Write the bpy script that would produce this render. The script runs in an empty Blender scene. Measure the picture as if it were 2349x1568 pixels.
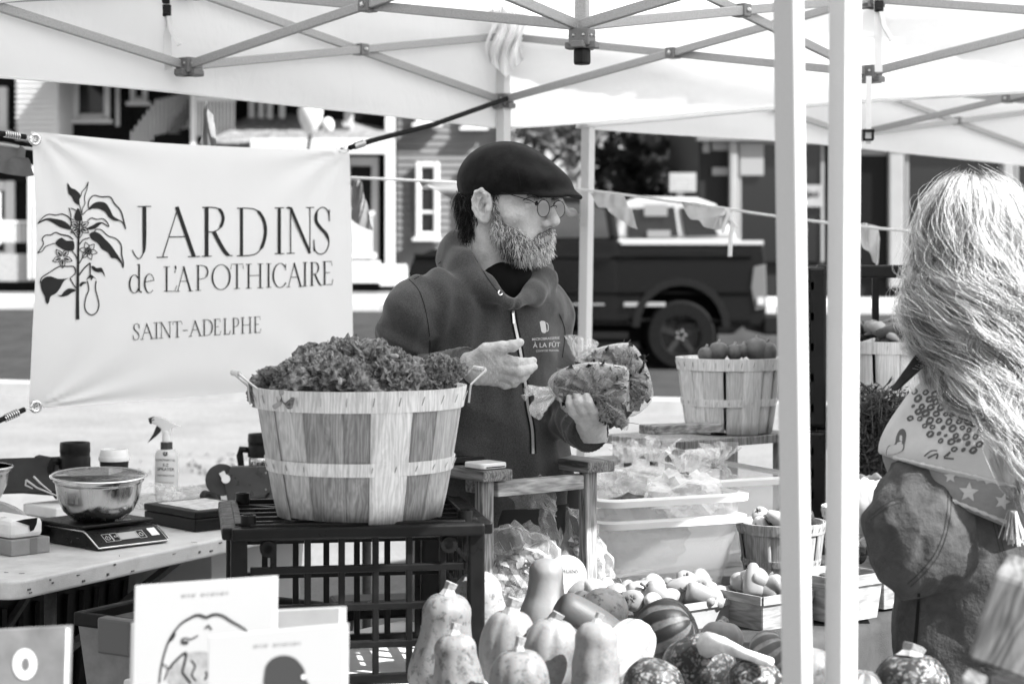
import bpy, bmesh, math, random
import numpy as np
from mathutils import Vector, Matrix, Quaternion, noise
from mathutils.bvhtree import BVHTree
from mathutils.geometry import tessellate_polygon
random.seed(7); RNG = np.random.default_rng(7)
sc = bpy.context.scene
COL = sc.collection

# ---------------------------------------------------------------- camera, sky, sun, exposure
CAMZ = 1.45; FPX = 4322.0; CX = 1174.5; HY = 620.0          # focal length and horizon in photo pixels (2349 wide)
cd = bpy.data.cameras.new('camera'); cam = bpy.data.objects.new('camera', cd); COL.objects.link(cam)
cam.location = (0, 0, CAMZ); cam.rotation_euler = (math.radians(90), 0, 0)
cd.sensor_width = 36; cd.lens = 36 * FPX / 2349; cd.shift_y = -(784 - HY) / 2349
cd.clip_start = 0.05; cd.clip_end = 2000
cd.dof.use_dof = True; cd.dof.focus_distance = 4.05; cd.dof.aperture_fstop = 5.2
sc.camera = cam
SUN = Vector((0.76, -0.38, 0.82)).normalized()
w = bpy.data.worlds.new('World'); sc.world = w; w.use_nodes = True
nt = w.node_tree; nt.nodes.clear()
sky = nt.nodes.new('ShaderNodeTexSky'); sky.sky_type = 'NISHITA'; sky.sun_disc = False
sky.sun_elevation = math.asin(SUN.z); sky.sun_rotation = math.atan2(SUN.x, SUN.y)
sky.dust_density = 2.0
bw = nt.nodes.new('ShaderNodeRGBToBW'); bg = nt.nodes.new('ShaderNodeBackground'); bg.inputs[1].default_value = 0.09
wo = nt.nodes.new('ShaderNodeOutputWorld')
nt.links.new(sky.outputs[0], bw.inputs[0]); nt.links.new(bw.outputs[0], bg.inputs[0]); nt.links.new(bg.outputs[0], wo.inputs[0])
sl = bpy.data.lights.new('sun', 'SUN'); sl.energy = 5.0; sl.angle = math.radians(0.5); sl.color = (1, 1, 1)
so = bpy.data.objects.new('sun', sl); COL.objects.link(so); so.location = (5, -2, 8)
so.rotation_euler = SUN.to_track_quat('Z', 'Y').to_euler()
vs = sc.view_settings; vs.view_transform = 'Standard'; vs.look = 'None'; vs.exposure = 1.62; vs.gamma = 1.0
sc.cycles.max_bounces = 10; sc.cycles.transparent_max_bounces = 24; sc.cycles.use_denoising = True
sc.cycles.sample_clamp_indirect = 6

# ---------------------------------------------------------------- helpers
def V(px, py, d): return Vector(((px - CX) / FPX * d, d, CAMZ - (py - HY) / FPX * d))
def onz(px, py, z): return V(px, py, (CAMZ - z) * FPX / (py - HY))
def Rz(a): return Matrix.Rotation(a, 4, 'Z')
def Tm(v): return Matrix.Translation(Vector(v))
ROOTM = {}
def props(o, label=None, cat=None, group=None, kind=None):
    if label: o['label'] = label
    if cat: o['category'] = cat
    if group: o['group'] = group
    if kind: o['kind'] = kind
    return o
def thing(name, label, cat, loc=(0, 0, 0), rz=0, group=None):
    o = bpy.data.objects.new(name, None); COL.objects.link(o); o.empty_display_size = .05
    o.location = loc; o.rotation_euler = (0, 0, rz)
    ROOTM[o.name] = Tm(loc) @ Rz(rz)
    return props(o, label, cat, group)
def link(name, me, parent=None, local=False):
    o = bpy.data.objects.new(name, me); COL.objects.link(o)
    if parent is not None:
        o.parent = parent
        if not local and parent.name in ROOTM: o.matrix_parent_inverse = ROOTM[parent.name].inverted()
    return o
def copytree(root, loc, rz=0, label=None, scale=None):
    r = root.copy(); COL.objects.link(r); r.location = loc; r.rotation_euler = (0, 0, rz)
    if label: r['label'] = label
    if scale: r.scale = (scale,) * 3
    for ch in list(root.children):
        c = ch.copy(); COL.objects.link(c); c.parent = r
        for g in ch.children:
            q = g.copy(); COL.objects.link(q); q.parent = c
    return r
class MB:
    def __init__(s): s.v = []; s.f = []; s.M = Matrix()
    def add(s, vs, fs):
        b = len(s.v)
        s.v += [tuple(s.M @ Vector(p)) for p in vs]
        s.f += [tuple(i + b for i in f) for f in fs]
        return s
    def box(s, c, d, R=None):
        x, y, z = (k / 2 for k in d); c = Vector(c)
        vs = [Vector((i, j, k)) for i in (-x, x) for j in (-y, y) for k in (-z, z)]
        if R is not None: vs = [R @ p for p in vs]
        return s.add([p + c for p in vs], [(0, 1, 3, 2), (4, 6, 7, 5), (0, 4, 5, 1), (2, 3, 7, 6), (0, 2, 6, 4), (1, 5, 7, 3)])
    def bar(s, a, b, w, h, up=(0, 0, 1)):
        a = Vector(a); b = Vector(b); t = (b - a).normalized(); u = Vector(up)
        n = t.cross(u)
        if n.length < 1e-4: n = t.cross(Vector((1, 0, 0)))
        n.normalize(); u = n.cross(t)
        vs = [p + n * i * w / 2 + u * j * h / 2 for p in (a, b) for i, j in ((-1, -1), (1, -1), (1, 1), (-1, 1))]
        return s.add(vs, [(3, 2, 1, 0), (4, 5, 6, 7), (0, 1, 5, 4), (1, 2, 6, 5), (2, 3, 7, 6), (3, 0, 4, 7)])
    def tube(s, pts, r, n=8, cap=True):
        pts = [Vector(p) for p in pts]; m = len(pts)
        rs = r if isinstance(r, (list, tuple)) else [r] * m
        t0 = (pts[1] - pts[0]).normalized(); u = t0.orthogonal().normalized(); vs = []
        for i, p in enumerate(pts):
            t = (pts[min(i + 1, m - 1)] - pts[max(i - 1, 0)])
            t = t.normalized() if t.length > 1e-9 else t0
            u = (u - t * u.dot(t)); u = u.normalized() if u.length > 1e-6 else t.orthogonal().normalized()
            q = t.cross(u)
            vs += [p + (u * math.cos(a) + q * math.sin(a)) * rs[i] for a in (2 * math.pi * k / n for k in range(n))]
        fs = [(i * n + k, i * n + (k + 1) % n, (i + 1) * n + (k + 1) % n, (i + 1) * n + k) for i in range(m - 1) for k in range(n)]
        if cap: fs += [tuple(range(n))[::-1], tuple(range((m - 1) * n, m * n))]
        return s.add(vs, fs)
    def lathe(s, prof, n=32, c=(0, 0, 0), fr=None):
        c = Vector(c); vs = []
        for r, z in prof:
            for k in range(n):
                a = 2 * math.pi * k / n; rr = fr(a, z, r) if fr else r
                vs.append(c + Vector((rr * math.cos(a), rr * math.sin(a), z)))
        m = len(prof)
        fs = [(i * n + k, i * n + (k + 1) % n, (i + 1) * n + (k + 1) % n, (i + 1) * n + k) for i in range(m - 1) for k in range(n)]
        if prof[0][0] > 1e-6: fs.append(tuple(range(n))[::-1])
        if prof[-1][0] > 1e-6: fs.append(tuple(range((m - 1) * n, m * n)))
        return s.add(vs, fs)
    def prism(s, poly, z0, z1):
        n = len(poly)
        vs = [(x, y, z0) for x, y in poly] + [(x, y, z1) for x, y in poly]
        return s.add(vs, [tuple(range(n))[::-1], tuple(range(n, 2 * n))] + [(i, (i + 1) % n, n + (i + 1) % n, n + i) for i in range(n)])
    def grid(s, fn, nu, nv):
        vs = [fn(i / nu, j / nv) for j in range(nv + 1) for i in range(nu + 1)]; w = nu + 1
        return s.add(vs, [(j * w + i, j * w + i + 1, (j + 1) * w + i + 1, (j + 1) * w + i) for j in range(nv) for i in range(nu)])
    def ball(s, c, r, sub=2, sq=(1, 1, 1)):
        bm = bmesh.new(); bmesh.ops.create_icosphere(bm, subdivisions=sub, radius=1)
        vs = [Vector(c) + Vector((p.co.x * r * sq[0], p.co.y * r * sq[1], p.co.z * r * sq[2])) for p in bm.verts]
        fs = [tuple(q.index for q in f.verts) for f in bm.faces]; bm.free()
        return s.add(vs, fs)
    def mesh(s, name, mat=None, smooth=False):
        me = bpy.data.meshes.new(name); me.from_pydata(s.v, [], s.f)
        bm = bmesh.new(); bm.from_mesh(me); bmesh.ops.recalc_face_normals(bm, faces=bm.faces); bm.to_mesh(me); bm.free()
        if smooth: me.polygons.foreach_set('use_smooth', [True] * len(me.polygons))
        if mat: me.materials.append(mat)
        me.update(); return me
    def build(s, name, mat, parent=None, smooth=False, bevel=0, local=False, solid=0, sub=0, seg=2, auto=None):
        o = link(name, s.mesh(name, mat, smooth), parent, local)
        if solid: m = o.modifiers.new('s', 'SOLIDIFY'); m.thickness = solid; m.offset = 0
        if sub: m = o.modifiers.new('u', 'SUBSURF'); m.levels = m.render_levels = sub
        if bevel:
            m = o.modifiers.new('b', 'BEVEL'); m.width = bevel; m.segments = seg; m.limit_method = 'ANGLE'; m.angle_limit = math.radians(40)
        if auto:
            for p in o.data.polygons: p.use_smooth = True
            o.data.set_sharp_from_angle(angle=math.radians(auto))
        return o
def sheet(name, pts, faces, mat, **k):
    b = MB(); b.add(pts, faces); return b.build(name, mat, **k)

# ---- materials
MATS = {}
def nodes(name):
    m = bpy.data.materials.new(name); m.use_nodes = True; t = m.node_tree
    b = t.nodes['Principled BSDF']; return m, t, b
def setv(b, v, rough, metal, spec):
    b.inputs['Base Color'].default_value = (v, v, v, 1); b.inputs['Roughness'].default_value = rough
    b.inputs['Metallic'].default_value = metal; b.inputs['Specular IOR Level'].default_value = spec
def coords(t, scale=(1, 1, 1), rot=(0, 0, 0), kind='Object'):
    c = t.nodes.new('ShaderNodeTexCoord'); mp = t.nodes.new('ShaderNodeMapping')
    mp.inputs['Scale'].default_value = scale; mp.inputs['Rotation'].default_value = rot
    if any(rot): mp.vector_type = 'TEXTURE'; mp.inputs['Scale'].default_value = tuple(1 / k for k in scale)
    t.links.new(c.outputs[kind], mp.inputs[0]); return mp.outputs[0]
def ntex(t, co, scale, detail=4, rough=.55, dist=0):
    n = t.nodes.new('ShaderNodeTexNoise'); n.inputs['Scale'].default_value = scale; n.inputs['Detail'].default_value = detail
    n.inputs['Roughness'].default_value = rough; n.inputs['Distortion'].default_value = dist
    if co is not None: t.links.new(co, n.inputs['Vector'])
    return n.outputs['Fac']
def ramp(t, fac, stops, interp='LINEAR'):
    r = t.nodes.new('ShaderNodeValToRGB'); e = r.color_ramp.elements; r.color_ramp.interpolation = interp
    while len(e) < len(stops): e.new(.5)
    for i, (p, v) in enumerate(stops): e[i].position = p; e[i].color = (v, v, v, 1)
    t.links.new(fac, r.inputs[0]); return r.outputs[0]
def mathn(t, op, a, b=None, c=None):
    n = t.nodes.new('ShaderNodeMath'); n.operation = op
    for i, x in enumerate((a, b, c)):
        if x is None: continue
        if isinstance(x, (int, float)): n.inputs[i].default_value = x
        else: t.links.new(x, n.inputs[i])
    return n.outputs[0]
def mixc(t, fac, a, b, mode='MIX'):
    n = t.nodes.new('ShaderNodeMix'); n.data_type = 'RGBA'; n.blend_type = mode
    for i, x in ((0, fac), (6, a), (7, b)):
        if isinstance(x, (int, float)): n.inputs[i].default_value = x if i == 0 else (x, x, x, 1)
        else: t.links.new(x, n.inputs[i])
    return n.outputs[2]
def bump(t, b, h, strength, dist=.01):
    n = t.nodes.new('ShaderNodeBump'); n.inputs['Strength'].default_value = strength; n.inputs['Distance'].default_value = dist
    t.links.new(h, n.inputs['Height']); t.links.new(n.outputs[0], b.inputs['Normal'])
def mat(name, v, rough=.6, metal=0, spec=.5, n=0, ns=12, bp=0, bs=80, sheen=0, coat=0, tl=0, kind='Object', dirt=0, sc_=(1, 1, 1)):
    if name in MATS: return MATS[name]
    if v < .07 and spec == .5 and not metal: spec = .12
    m, t, b = nodes(name); setv(b, v, rough, metal, spec)
    co = coords(t, sc_, kind=kind)
    if n:
        f = ntex(t, co, ns, 6, .6); lo = max(0, v * (1 - n)); hi = min(1, v * (1 + n))
        col = ramp(t, f, [(.25, lo), (.75, hi)])
        if dirt:
            f2 = ntex(t, co, ns * .23, 8, .7); col = mixc(t, ramp(t, f2, [(.5, 0), (.72, dirt)]), col, v * .35)
        t.links.new(col, b.inputs['Base Color'])
        t.links.new(ramp(t, ntex(t, co, ns * 2.1, 5), [(.3, max(.02, rough - .12)), (.7, min(1, rough + .12))]), b.inputs['Roughness'])
    if bp: bump(t, b, ntex(t, co, bs, 5, .6), bp, .004)
    if sheen: b.inputs['Sheen Weight'].default_value = sheen
    if coat: b.inputs['Coat Weight'].default_value = coat; b.inputs['Coat Roughness'].default_value = .08
    if tl:
        tr = t.nodes.new('ShaderNodeBsdfTranslucent'); tr.inputs[0].default_value = (v, v, v, 1)
        mx = t.nodes.new('ShaderNodeMixShader'); mx.inputs[0].default_value = tl
        t.links.new(b.outputs[0], mx.inputs[1]); t.links.new(tr.outputs[0], mx.inputs[2])
        t.links.new(mx.outputs[0], t.nodes['Material Output'].inputs[0])
    MATS[name] = m; return m
def wood(name, lo, hi, scale=14, stretch=(1, 1, .12), rot=(0, 0, 0), rough=.7, knots=True, kind='Object', bp=.35):
    if name in MATS: return MATS[name]
    m, t, b = nodes(name); setv(b, lo, rough, 0, .3)
    co = coords(t, stretch, rot, kind)
    f = ntex(t, co, scale, 8, .65, 1.2)
    wv = t.nodes.new('ShaderNodeTexWave'); wv.inputs['Scale'].default_value = scale * .8; wv.inputs['Distortion'].default_value = 14
    wv.inputs['Detail'].default_value = 3; t.links.new(co, wv.inputs[0])
    g = mixc(t, .14, f, wv.outputs['Fac'])
    col = ramp(t, g, [(.34, lo), (.5, (lo + hi) / 2), (.64, hi)])
    if knots:
        vo = t.nodes.new('ShaderNodeTexVoronoi'); vo.inputs['Scale'].default_value = scale * .5; t.links.new(coords(t, tuple(.4 + .6 * k for k in stretch), rot, kind), vo.inputs[0])
        col = mixc(t, ramp(t, vo.outputs[0], [(.04, .8), (.13, 0)]), col, lo * .4)
    t.links.new(col, b.inputs['Base Color']); bump(t, b, g, bp, .003)
    MATS[name] = m; return m
def film(name, v=.9, a=.25, rough=.12, bp=.6, bs=40):
    if name in MATS: return MATS[name]
    m, t, b = nodes(name); setv(b, v, rough, 0, .9)
    co = coords(t); tr = t.nodes.new('ShaderNodeBsdfTransparent'); mx = t.nodes.new('ShaderNodeMixShader')
    vo = t.nodes.new('ShaderNodeTexVoronoi'); vo.inputs['Scale'].default_value = bs
    wr = t.nodes.new('ShaderNodeTexNoise'); wr.inputs['Scale'].default_value = bs * .4; t.links.new(co, wr.inputs[0])
    t.links.new(mixc(t, .25, co, wr.outputs['Color'], 'ADD'), vo.inputs[0])
    h = mathn(t, 'ADD', vo.outputs[0], ntex(t, co, bs * .5, 4))
    bump(t, b, h, bp, .01)
    fr = t.nodes.new('ShaderNodeLayerWeight'); fr.inputs[0].default_value = .35
    fac = mathn(t, 'ADD', mathn(t, 'MULTIPLY', fr.outputs['Facing'], .42), a)
    t.links.new(mathn(t, 'MINIMUM', fac, .92), mx.inputs[0])
    t.links.new(tr.outputs[0], mx.inputs[1]); t.links.new(b.outputs[0], mx.inputs[2])
    t.links.new(mx.outputs[0], t.nodes['Material Output'].inputs[0])
    MATS[name] = m; return m
def glassy(name, v, a, rough=.05):
    if name in MATS: return MATS[name]
    m, t, b = nodes(name); setv(b, v, rough, 0, 1.0)
    tr = t.nodes.new('ShaderNodeBsdfTransparent'); mx = t.nodes.new('ShaderNodeMixShader')
    fr = t.nodes.new('ShaderNodeFresnel'); fr.inputs[0].default_value = 1.5
    t.links.new(mathn(t, 'MINIMUM', mathn(t, 'ADD', fr.outputs[0], a), .98), mx.inputs[0])
    t.links.new(tr.outputs[0], mx.inputs[1]); t.links.new(b.outputs[0], mx.inputs[2])
    t.links.new(mx.outputs[0], t.nodes['Material Output'].inputs[0]); MATS[name] = m; return m

# ---- implicit surfaces (surface nets)
def snet(f, lo, hi, h):
    lo = np.array(lo, float); hi = np.array(hi, float); n = np.ceil((hi - lo) / h).astype(int) + 1
    ax = [lo[i] + h * np.arange(n[i]) for i in range(3)]
    X = np.stack(np.meshgrid(*ax, indexing='ij'), -1).reshape(-1, 3)
    v = np.concatenate([f(X[i:i + 400000]) for i in range(0, len(X), 400000)]).reshape(n); s = v < 0
    c = tuple(k - 1 for k in n); acc = np.zeros(c + (3,)); cnt = np.zeros(c)
    def sl_(o): return tuple(slice(o[i], o[i] + c[i]) for i in range(3))
    for a in range(3):
        for o1 in (0, 1):
            for o2 in (0, 1):
                o = [0, 0, 0]; b_, d_ = [k for k in range(3) if k != a]; o[b_] = o1; o[d_] = o2
                e = list(o); e[a] = 1; A = v[sl_(o)]; B = v[sl_(e)]; mk = (A < 0) != (B < 0)
                tt = np.where(mk, A / np.where(mk, A - B, 1), 0)
                p = np.zeros(c + (3,)); p[..., b_] = o1; p[..., d_] = o2; p[..., a] = tt
                acc += p * mk[..., None]; cnt += mk
    idx = -np.ones(c, int); mk = cnt > 0; ids = np.argwhere(mk); idx[mk] = np.arange(len(ids))
    P = lo + h * (ids + acc[mk] / cnt[mk][:, None])
    F = []
    for a in range(3):
        b_, d_ = (a + 1) % 3, (a + 2) % 3
        sA = [slice(1, c[k]) for k in range(3)]; sA[a] = slice(0, c[a]); sB = list(sA); sB[a] = slice(1, c[a] + 1)
        x = s[tuple(sA)]; y = s[tuple(sB)]
        e = np.argwhere(x != y)
        if not len(e): continue
        flip = x[tuple(e.T)]
        base = e.copy(); base[:, b_] += 1; base[:, d_] += 1
        def cell(i, j):
            q = base.copy(); q[:, b_] -= i; q[:, d_] -= j; return idx[tuple(q.T)]
        Q = np.stack([cell(1, 1), cell(0, 1), cell(0, 0), cell(1, 0)], 1)
        Q[~flip] = Q[~flip][:, ::-1]; F.append(Q)
    return P, np.concatenate(F)
def snobj(name, f, lo, hi, h, m, parent=None, post=None):
    P, F = snet(f, lo, hi, h)
    if post is not None: P = post(P)
    me = bpy.data.meshes.new(name); me.from_pydata(P.tolist(), [], F.tolist())
    me.polygons.foreach_set('use_smooth', [True] * len(me.polygons)); me.materials.append(m); me.update()
    return link(name, me, parent)
def smin(a, b, k):
    h = np.clip(.5 + .5 * (b - a) / k, 0, 1); return b * (1 - h) + a * h - k * h * (1 - h)
def rc(X, a, b, r1, r2):
    a = np.array(a, float); b = np.array(b, float); d = b - a
    t = np.clip((X - a) @ d / (d @ d), 0, 1); return np.linalg.norm(X - a - t[:, None] * d, axis=1) - (r1 + (r2 - r1) * t)
def ell(X, c, r, R=None):
    q = X - np.array(c, float)
    if R is not None: q = q @ R
    r = np.array(r, float); k0 = np.linalg.norm(q / r, axis=1); k1 = np.linalg.norm(q / r ** 2, axis=1)
    return k0 * (k0 - 1) / np.maximum(k1, 1e-9)
def chain(X, pts, rs, k=.01):
    d = None
    for i in range(len(pts) - 1):
        e = rc(X, pts[i], pts[i + 1], rs[i], rs[i + 1]); d = e if d is None else smin(d, e, k)
    return d
def crease(X, seed, amp, f0, n=4, stretch=(1, 1, 1)):
    r = np.random.default_rng(seed); o = np.zeros(len(X)); Y = X * np.array(stretch)
    for i in range(n):
        k = r.normal(0, 1, 3); k *= f0 * (1 + .45 * i) / np.linalg.norm(k); q = r.normal(0, 1, 3) * f0 * .55; q2 = r.normal(0, 1, 3) * f0 * .9
        o += amp / (1 + .6 * i) * (np.abs(np.sin(Y @ k + 1.3 * np.sin(Y @ q + i) + .6 * np.sin(Y @ q2))) - .6)
    return o
def bvh_of(*objs):
    vs = []; fs = []
    for o in objs:
        b = len(vs); mw = o.matrix_parent_inverse.copy() if o.parent else Matrix()
        if o.parent and o.parent.name in ROOTM: mw = ROOTM[o.parent.name] @ mw
        vs += [mw @ p.co for p in o.data.vertices]; fs += [tuple(i + b for i in p.vertices) for p in o.data.polygons]
    return BVHTree.FromPolygons(vs, fs)
EYE = Vector((0, 0, CAMZ))
def cast(bvh, px, py, off=.0015, fallback=None):
    d = Vector(((px - CX) / FPX, 1, -(py - HY) / FPX)).normalized()
    h = bvh.ray_cast(EYE, d)
    if h[0] is None: return fallback
    return h[0] - d * off
def ribbon2d(pts, ws):
    """outline strip of a 2D polyline with half widths; returns (points, quads)"""
    n = len(pts); L = []
    for i in range(n):
        x0, y0 = pts[max(i - 1, 0)]; x1, y1 = pts[min(i + 1, n - 1)]
        l = math.hypot(x1 - x0, y1 - y0) or 1; nx, ny = -(y1 - y0) / l, (x1 - x0) / l; w_ = ws[i] if isinstance(ws, (list, tuple)) else ws
        L += [(pts[i][0] + nx * w_, pts[i][1] + ny * w_), (pts[i][0] - nx * w_, pts[i][1] - ny * w_)]
    return L, [(2 * i, 2 * i + 1, 2 * i + 3, 2 * i + 2) for i in range(n - 1)]
def spline(pts, n=8, closed=False):
    out = []; m = len(pts)
    rng_ = range(m) if closed else range(m - 1)
    for i in rng_:
        g = (lambda k: pts[k % m]) if closed else (lambda k: pts[min(max(k, 0), m - 1)])
        p0, p1, p2, p3 = g(i - 1), g(i), g(i + 1), g(i + 2)
        for j in range(n):
            t = j / n
            out.append(tuple(.5 * (2 * b + (c - a) * t + (2 * a - 5 * b + 4 * c - d) * t * t + (3 * b - a - 3 * c + d) * t ** 3) for a, b, c, d in zip(p0, p1, p2, p3)))
    if not closed: out.append(tuple(pts[-1]))
    return out
TXT = {}
def pretext(txts, bold=0.0):
    """glyph outlines of the built-in font, centred, height 1"""
    obs = []
    for x in txts:
        cu = bpy.data.curves.new('t', 'FONT'); cu.body = x; cu.size = 1; cu.align_x = 'CENTER'; cu.resolution_u = 3; cu.offset = bold
        ob = bpy.data.objects.new('t', cu); COL.objects.link(ob); obs.append((x, ob, cu))
    dg = bpy.context.evaluated_depsgraph_get()
    for x, ob, cu in obs:
        me = bpy.data.meshes.new_from_object(ob.evaluated_get(dg))
        TXT[x] = ([tuple(q.co) for q in me.vertices], [tuple(p.vertices) for p in me.polygons]); bpy.data.meshes.remove(me)
    for x, ob, cu in obs: bpy.data.objects.remove(ob); bpy.data.curves.remove(cu)
pretext(['CONTINENTAL', 'E-Z', 'SPRAYER', 'VAPORISATEUR', 'Plant and Garden Sprayer', 'Vaporisateur pour plantes', 'et pour le jardinage', 'THERMOS', 'MICROBRASSERIE', 'COOP DE TRAVAIL', 'DYMO', 'À LA FÛT', 'genius', 'GB20', '0.0', 'AÉ', 'JARDINS', 'E. Jeo', 'R'], .012)
class Decal:
    """print laid on a real surface: 2D photo points dropped onto the mesh beneath"""
    def __init__(s, bvh, off=.0015): s.b = bvh; s.off = off; s.mb = MB()
    def put(s, pts, faces):
        P = [cast(s.b, x, y, s.off) for x, y in pts]; ok = [p is not None for p in P]
        s.mb.add([p if p is not None else Vector((0, 0, 0)) for p in P], [f for f in faces if all(ok[i] for i in f)])
    def stroke(s, pts, w, sm=0):
        if sm: pts = spline(pts, sm)
        if isinstance(w, tuple) and len(w) == 2: w = [w[0] + (w[1] - w[0]) * i / (len(pts) - 1) for i in range(len(pts))]
        p, f = ribbon2d(pts, w); s.put(p, f)
    def fill(s, poly, sm=0):
        if sm: poly = spline(poly, sm, True)
        tri = tessellate_polygon([[Vector((x, y, 0)) for x, y in poly]]); s.put(poly, [tuple(t) for t in tri])
    def text(s, txt, x, y, size, dx=(1, 0), dy=(0, 1)):
        vs, fs = TXT[txt]
        s.put([(x + (q[0] * dx[0] - q[1] * dy[0]) * size, y + (q[0] * dx[1] - q[1] * dy[1]) * size) for q in vs], fs)
    def done(s, name, m, parent): return s.mb.build(name, m, parent)

def tubes_np(name, paths, rad, mats, mi, parent=None):
    """many thin strands as one mesh; paths N x M x 3, rad M or N x M, mi material index per strand"""
    P = np.asarray(paths, float); N, M, _ = P.shape; r = np.broadcast_to(np.asarray(rad, float), (N, M))
    off = np.array([(1, 0, .25), (-.5, .87, .25), (-.5, -.87, -.5)]); Vv = (P[:, :, None, :] + off[None, None] * r[:, :, None, None]).reshape(-1, 3)
    i = np.arange(N)[:, None, None] * M * 3 + np.arange(M - 1)[None, :, None] * 3; k = np.arange(3)[None, None, :]
    F = np.stack([i + k, i + (k + 1) % 3, i + 3 + (k + 1) % 3, i + 3 + k], -1).reshape(-1, 4)
    me = bpy.data.meshes.new(name); me.vertices.add(len(Vv)); me.vertices.foreach_set('co', Vv.astype(np.float32).ravel()); me.loops.add(F.size); me.loops.foreach_set('vertex_index', F.astype(np.int32).ravel())
    me.polygons.add(len(F)); me.polygons.foreach_set('loop_start', np.arange(0, F.size, 4, dtype=np.int32)); me.polygons.foreach_set('use_smooth', np.ones(len(F), bool))
    for m in mats: me.materials.append(m)
    me.polygons.foreach_set('material_index', np.repeat(np.asarray(mi, np.int32), (M - 1) * 3)); me.update(calc_edges=True); me.validate()
    return link(name, me, parent)
# ---------------------------------------------------------------- ground, road, verge
GY = [-30, 0, 12, 17, 22.7, 30, 33, 60, 700]; GZ = [0, 0, 0, .1, .25, .95, 1.06, 2.0, 3.0]
def gz(y): return float(np.interp(y, GY, GZ))
def gsheet(name, m, fn0, fn1, x0, x1, lift, nx=24, ny=40):
    b = MB()
    def f(u, v):
        x = x0 + (x1 - x0) * u; y = fn0(x) + (fn1(x) - fn0(x)) * v; return (x, y, gz(y) + lift)
    b.grid(f, nx, ny); return props(b.build(name, m, smooth=True), kind='structure')
m_conc, t, b = nodes('concrete'); setv(b, .36, .9, 0, .2)
co = coords(t); f = ntex(t, co, 1.1, 10, .72, .6); g = ntex(t, co, 38, 6, .7)
col = mixc(t, .5, ramp(t, f, [(.32, .10), (.66, .22)]), ramp(t, g, [(.32, .075), (.66, .27)]))
t.links.new(col, b.inputs['Base Color']); bump(t, b, g, .4, .004)
m_asph = mat('asphalt', .035, .85, n=.35, ns=3, bp=.5, bs=120)
m_grass = mat('verge', .16, .95, n=.6, ns=9, bp=.8, bs=60)
gb = MB(); ys = [-30, -5, 0, 4, 8, 12, 14.5, 17, 20, 22.7, 26, 30, 33, 45, 60, 200, 700]
for i in range(len(ys) - 1):
    a, c = ys[i], ys[i + 1]; gb.add([(-400, a, gz(a)), (400, a, gz(a)), (400, c, gz(c)), (-400, c, gz(c))], [(0, 1, 2, 3)])
props(gb.build('ground', m_conc), kind='structure')
near = lambda x: 18.2 - .29 * x; far = lambda x: 28.6 - .05 * x
gsheet('road', m_asph, near, far, -30, 30, .006, 30, 30)
kb = MB()
for fn, s_ in ((near, -1), (far, 1)):
    for i in range(30):
        x0 = -30 + 2 * i; x1 = x0 + 1.99
        kb.bar((x0, fn(x0) + s_ * .08, gz(fn(x0)) + .03), (x1, fn(x1) + s_ * .08, gz(fn(x1)) + .03), .15, .2)
props(kb.build('kerb', mat('kerbstone', .5, .9, n=.2, ns=4), bevel=.015), kind='structure')
gsheet('far_pavement', mat('pavement_slab', .38, .9, n=.2, ns=2), lambda x: far(x) + .17, lambda x: far(x) + 1.5, -30, 30, .09, 20, 4)
gsheet('grass_verge', m_grass, lambda x: far(x) + 1.52, lambda x: 60, -40, 40, .02, 20, 10)
# dark joints across the near concrete behind the table
jb = MB()
for (a, c, w_) in (((-20, 985), (470, 1062), .05), ((-20, 1004), (470, 1082), .03)):
    n_ = 14; P0 = [onz(a[0] + (c[0] - a[0]) * k / n_, a[1] + (c[1] - a[1]) * k / n_, .004) for k in range(n_ + 1)]
    for k in range(n_):
        p, q = P0[k], P0[k + 1]; dy = Vector((0, w_ * 1.6, 0)); jb.add([p - dy, q - dy, q + dy, p + dy], [(0, 1, 2, 3)])
props(jb.build('pavement_joint', mat('joint_dirt', .07, .95, n=.4, ns=5)), kind='structure')
# low weeds along the pavement edge
wb = MB()
for k in range(900):
    px = random.gauss(620, 130) if k % 3 else random.uniform(1430, 1900); py = random.uniform(1050, 1100) if k % 3 else random.uniform(985, 1030); p = onz(px, py, 0.0)
    h = random.uniform(.02, .07); a = random.uniform(0, 6.28); wv = Vector((math.cos(a), math.sin(a), 0)) * random.uniform(.01, .03)
    wb.add([p, p + wv, p + wv * 1.6 + Vector((0, 0, h)), p + wv * .2 + Vector((0, 0, h * .8))], [(0, 1, 2, 3)])
props(wb.build('weeds', mat('weed', .14, .9, n=.5, ns=6)), 'low dry weeds along the edge of the pale concrete behind the tables', 'weeds', kind='stuff')

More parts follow.
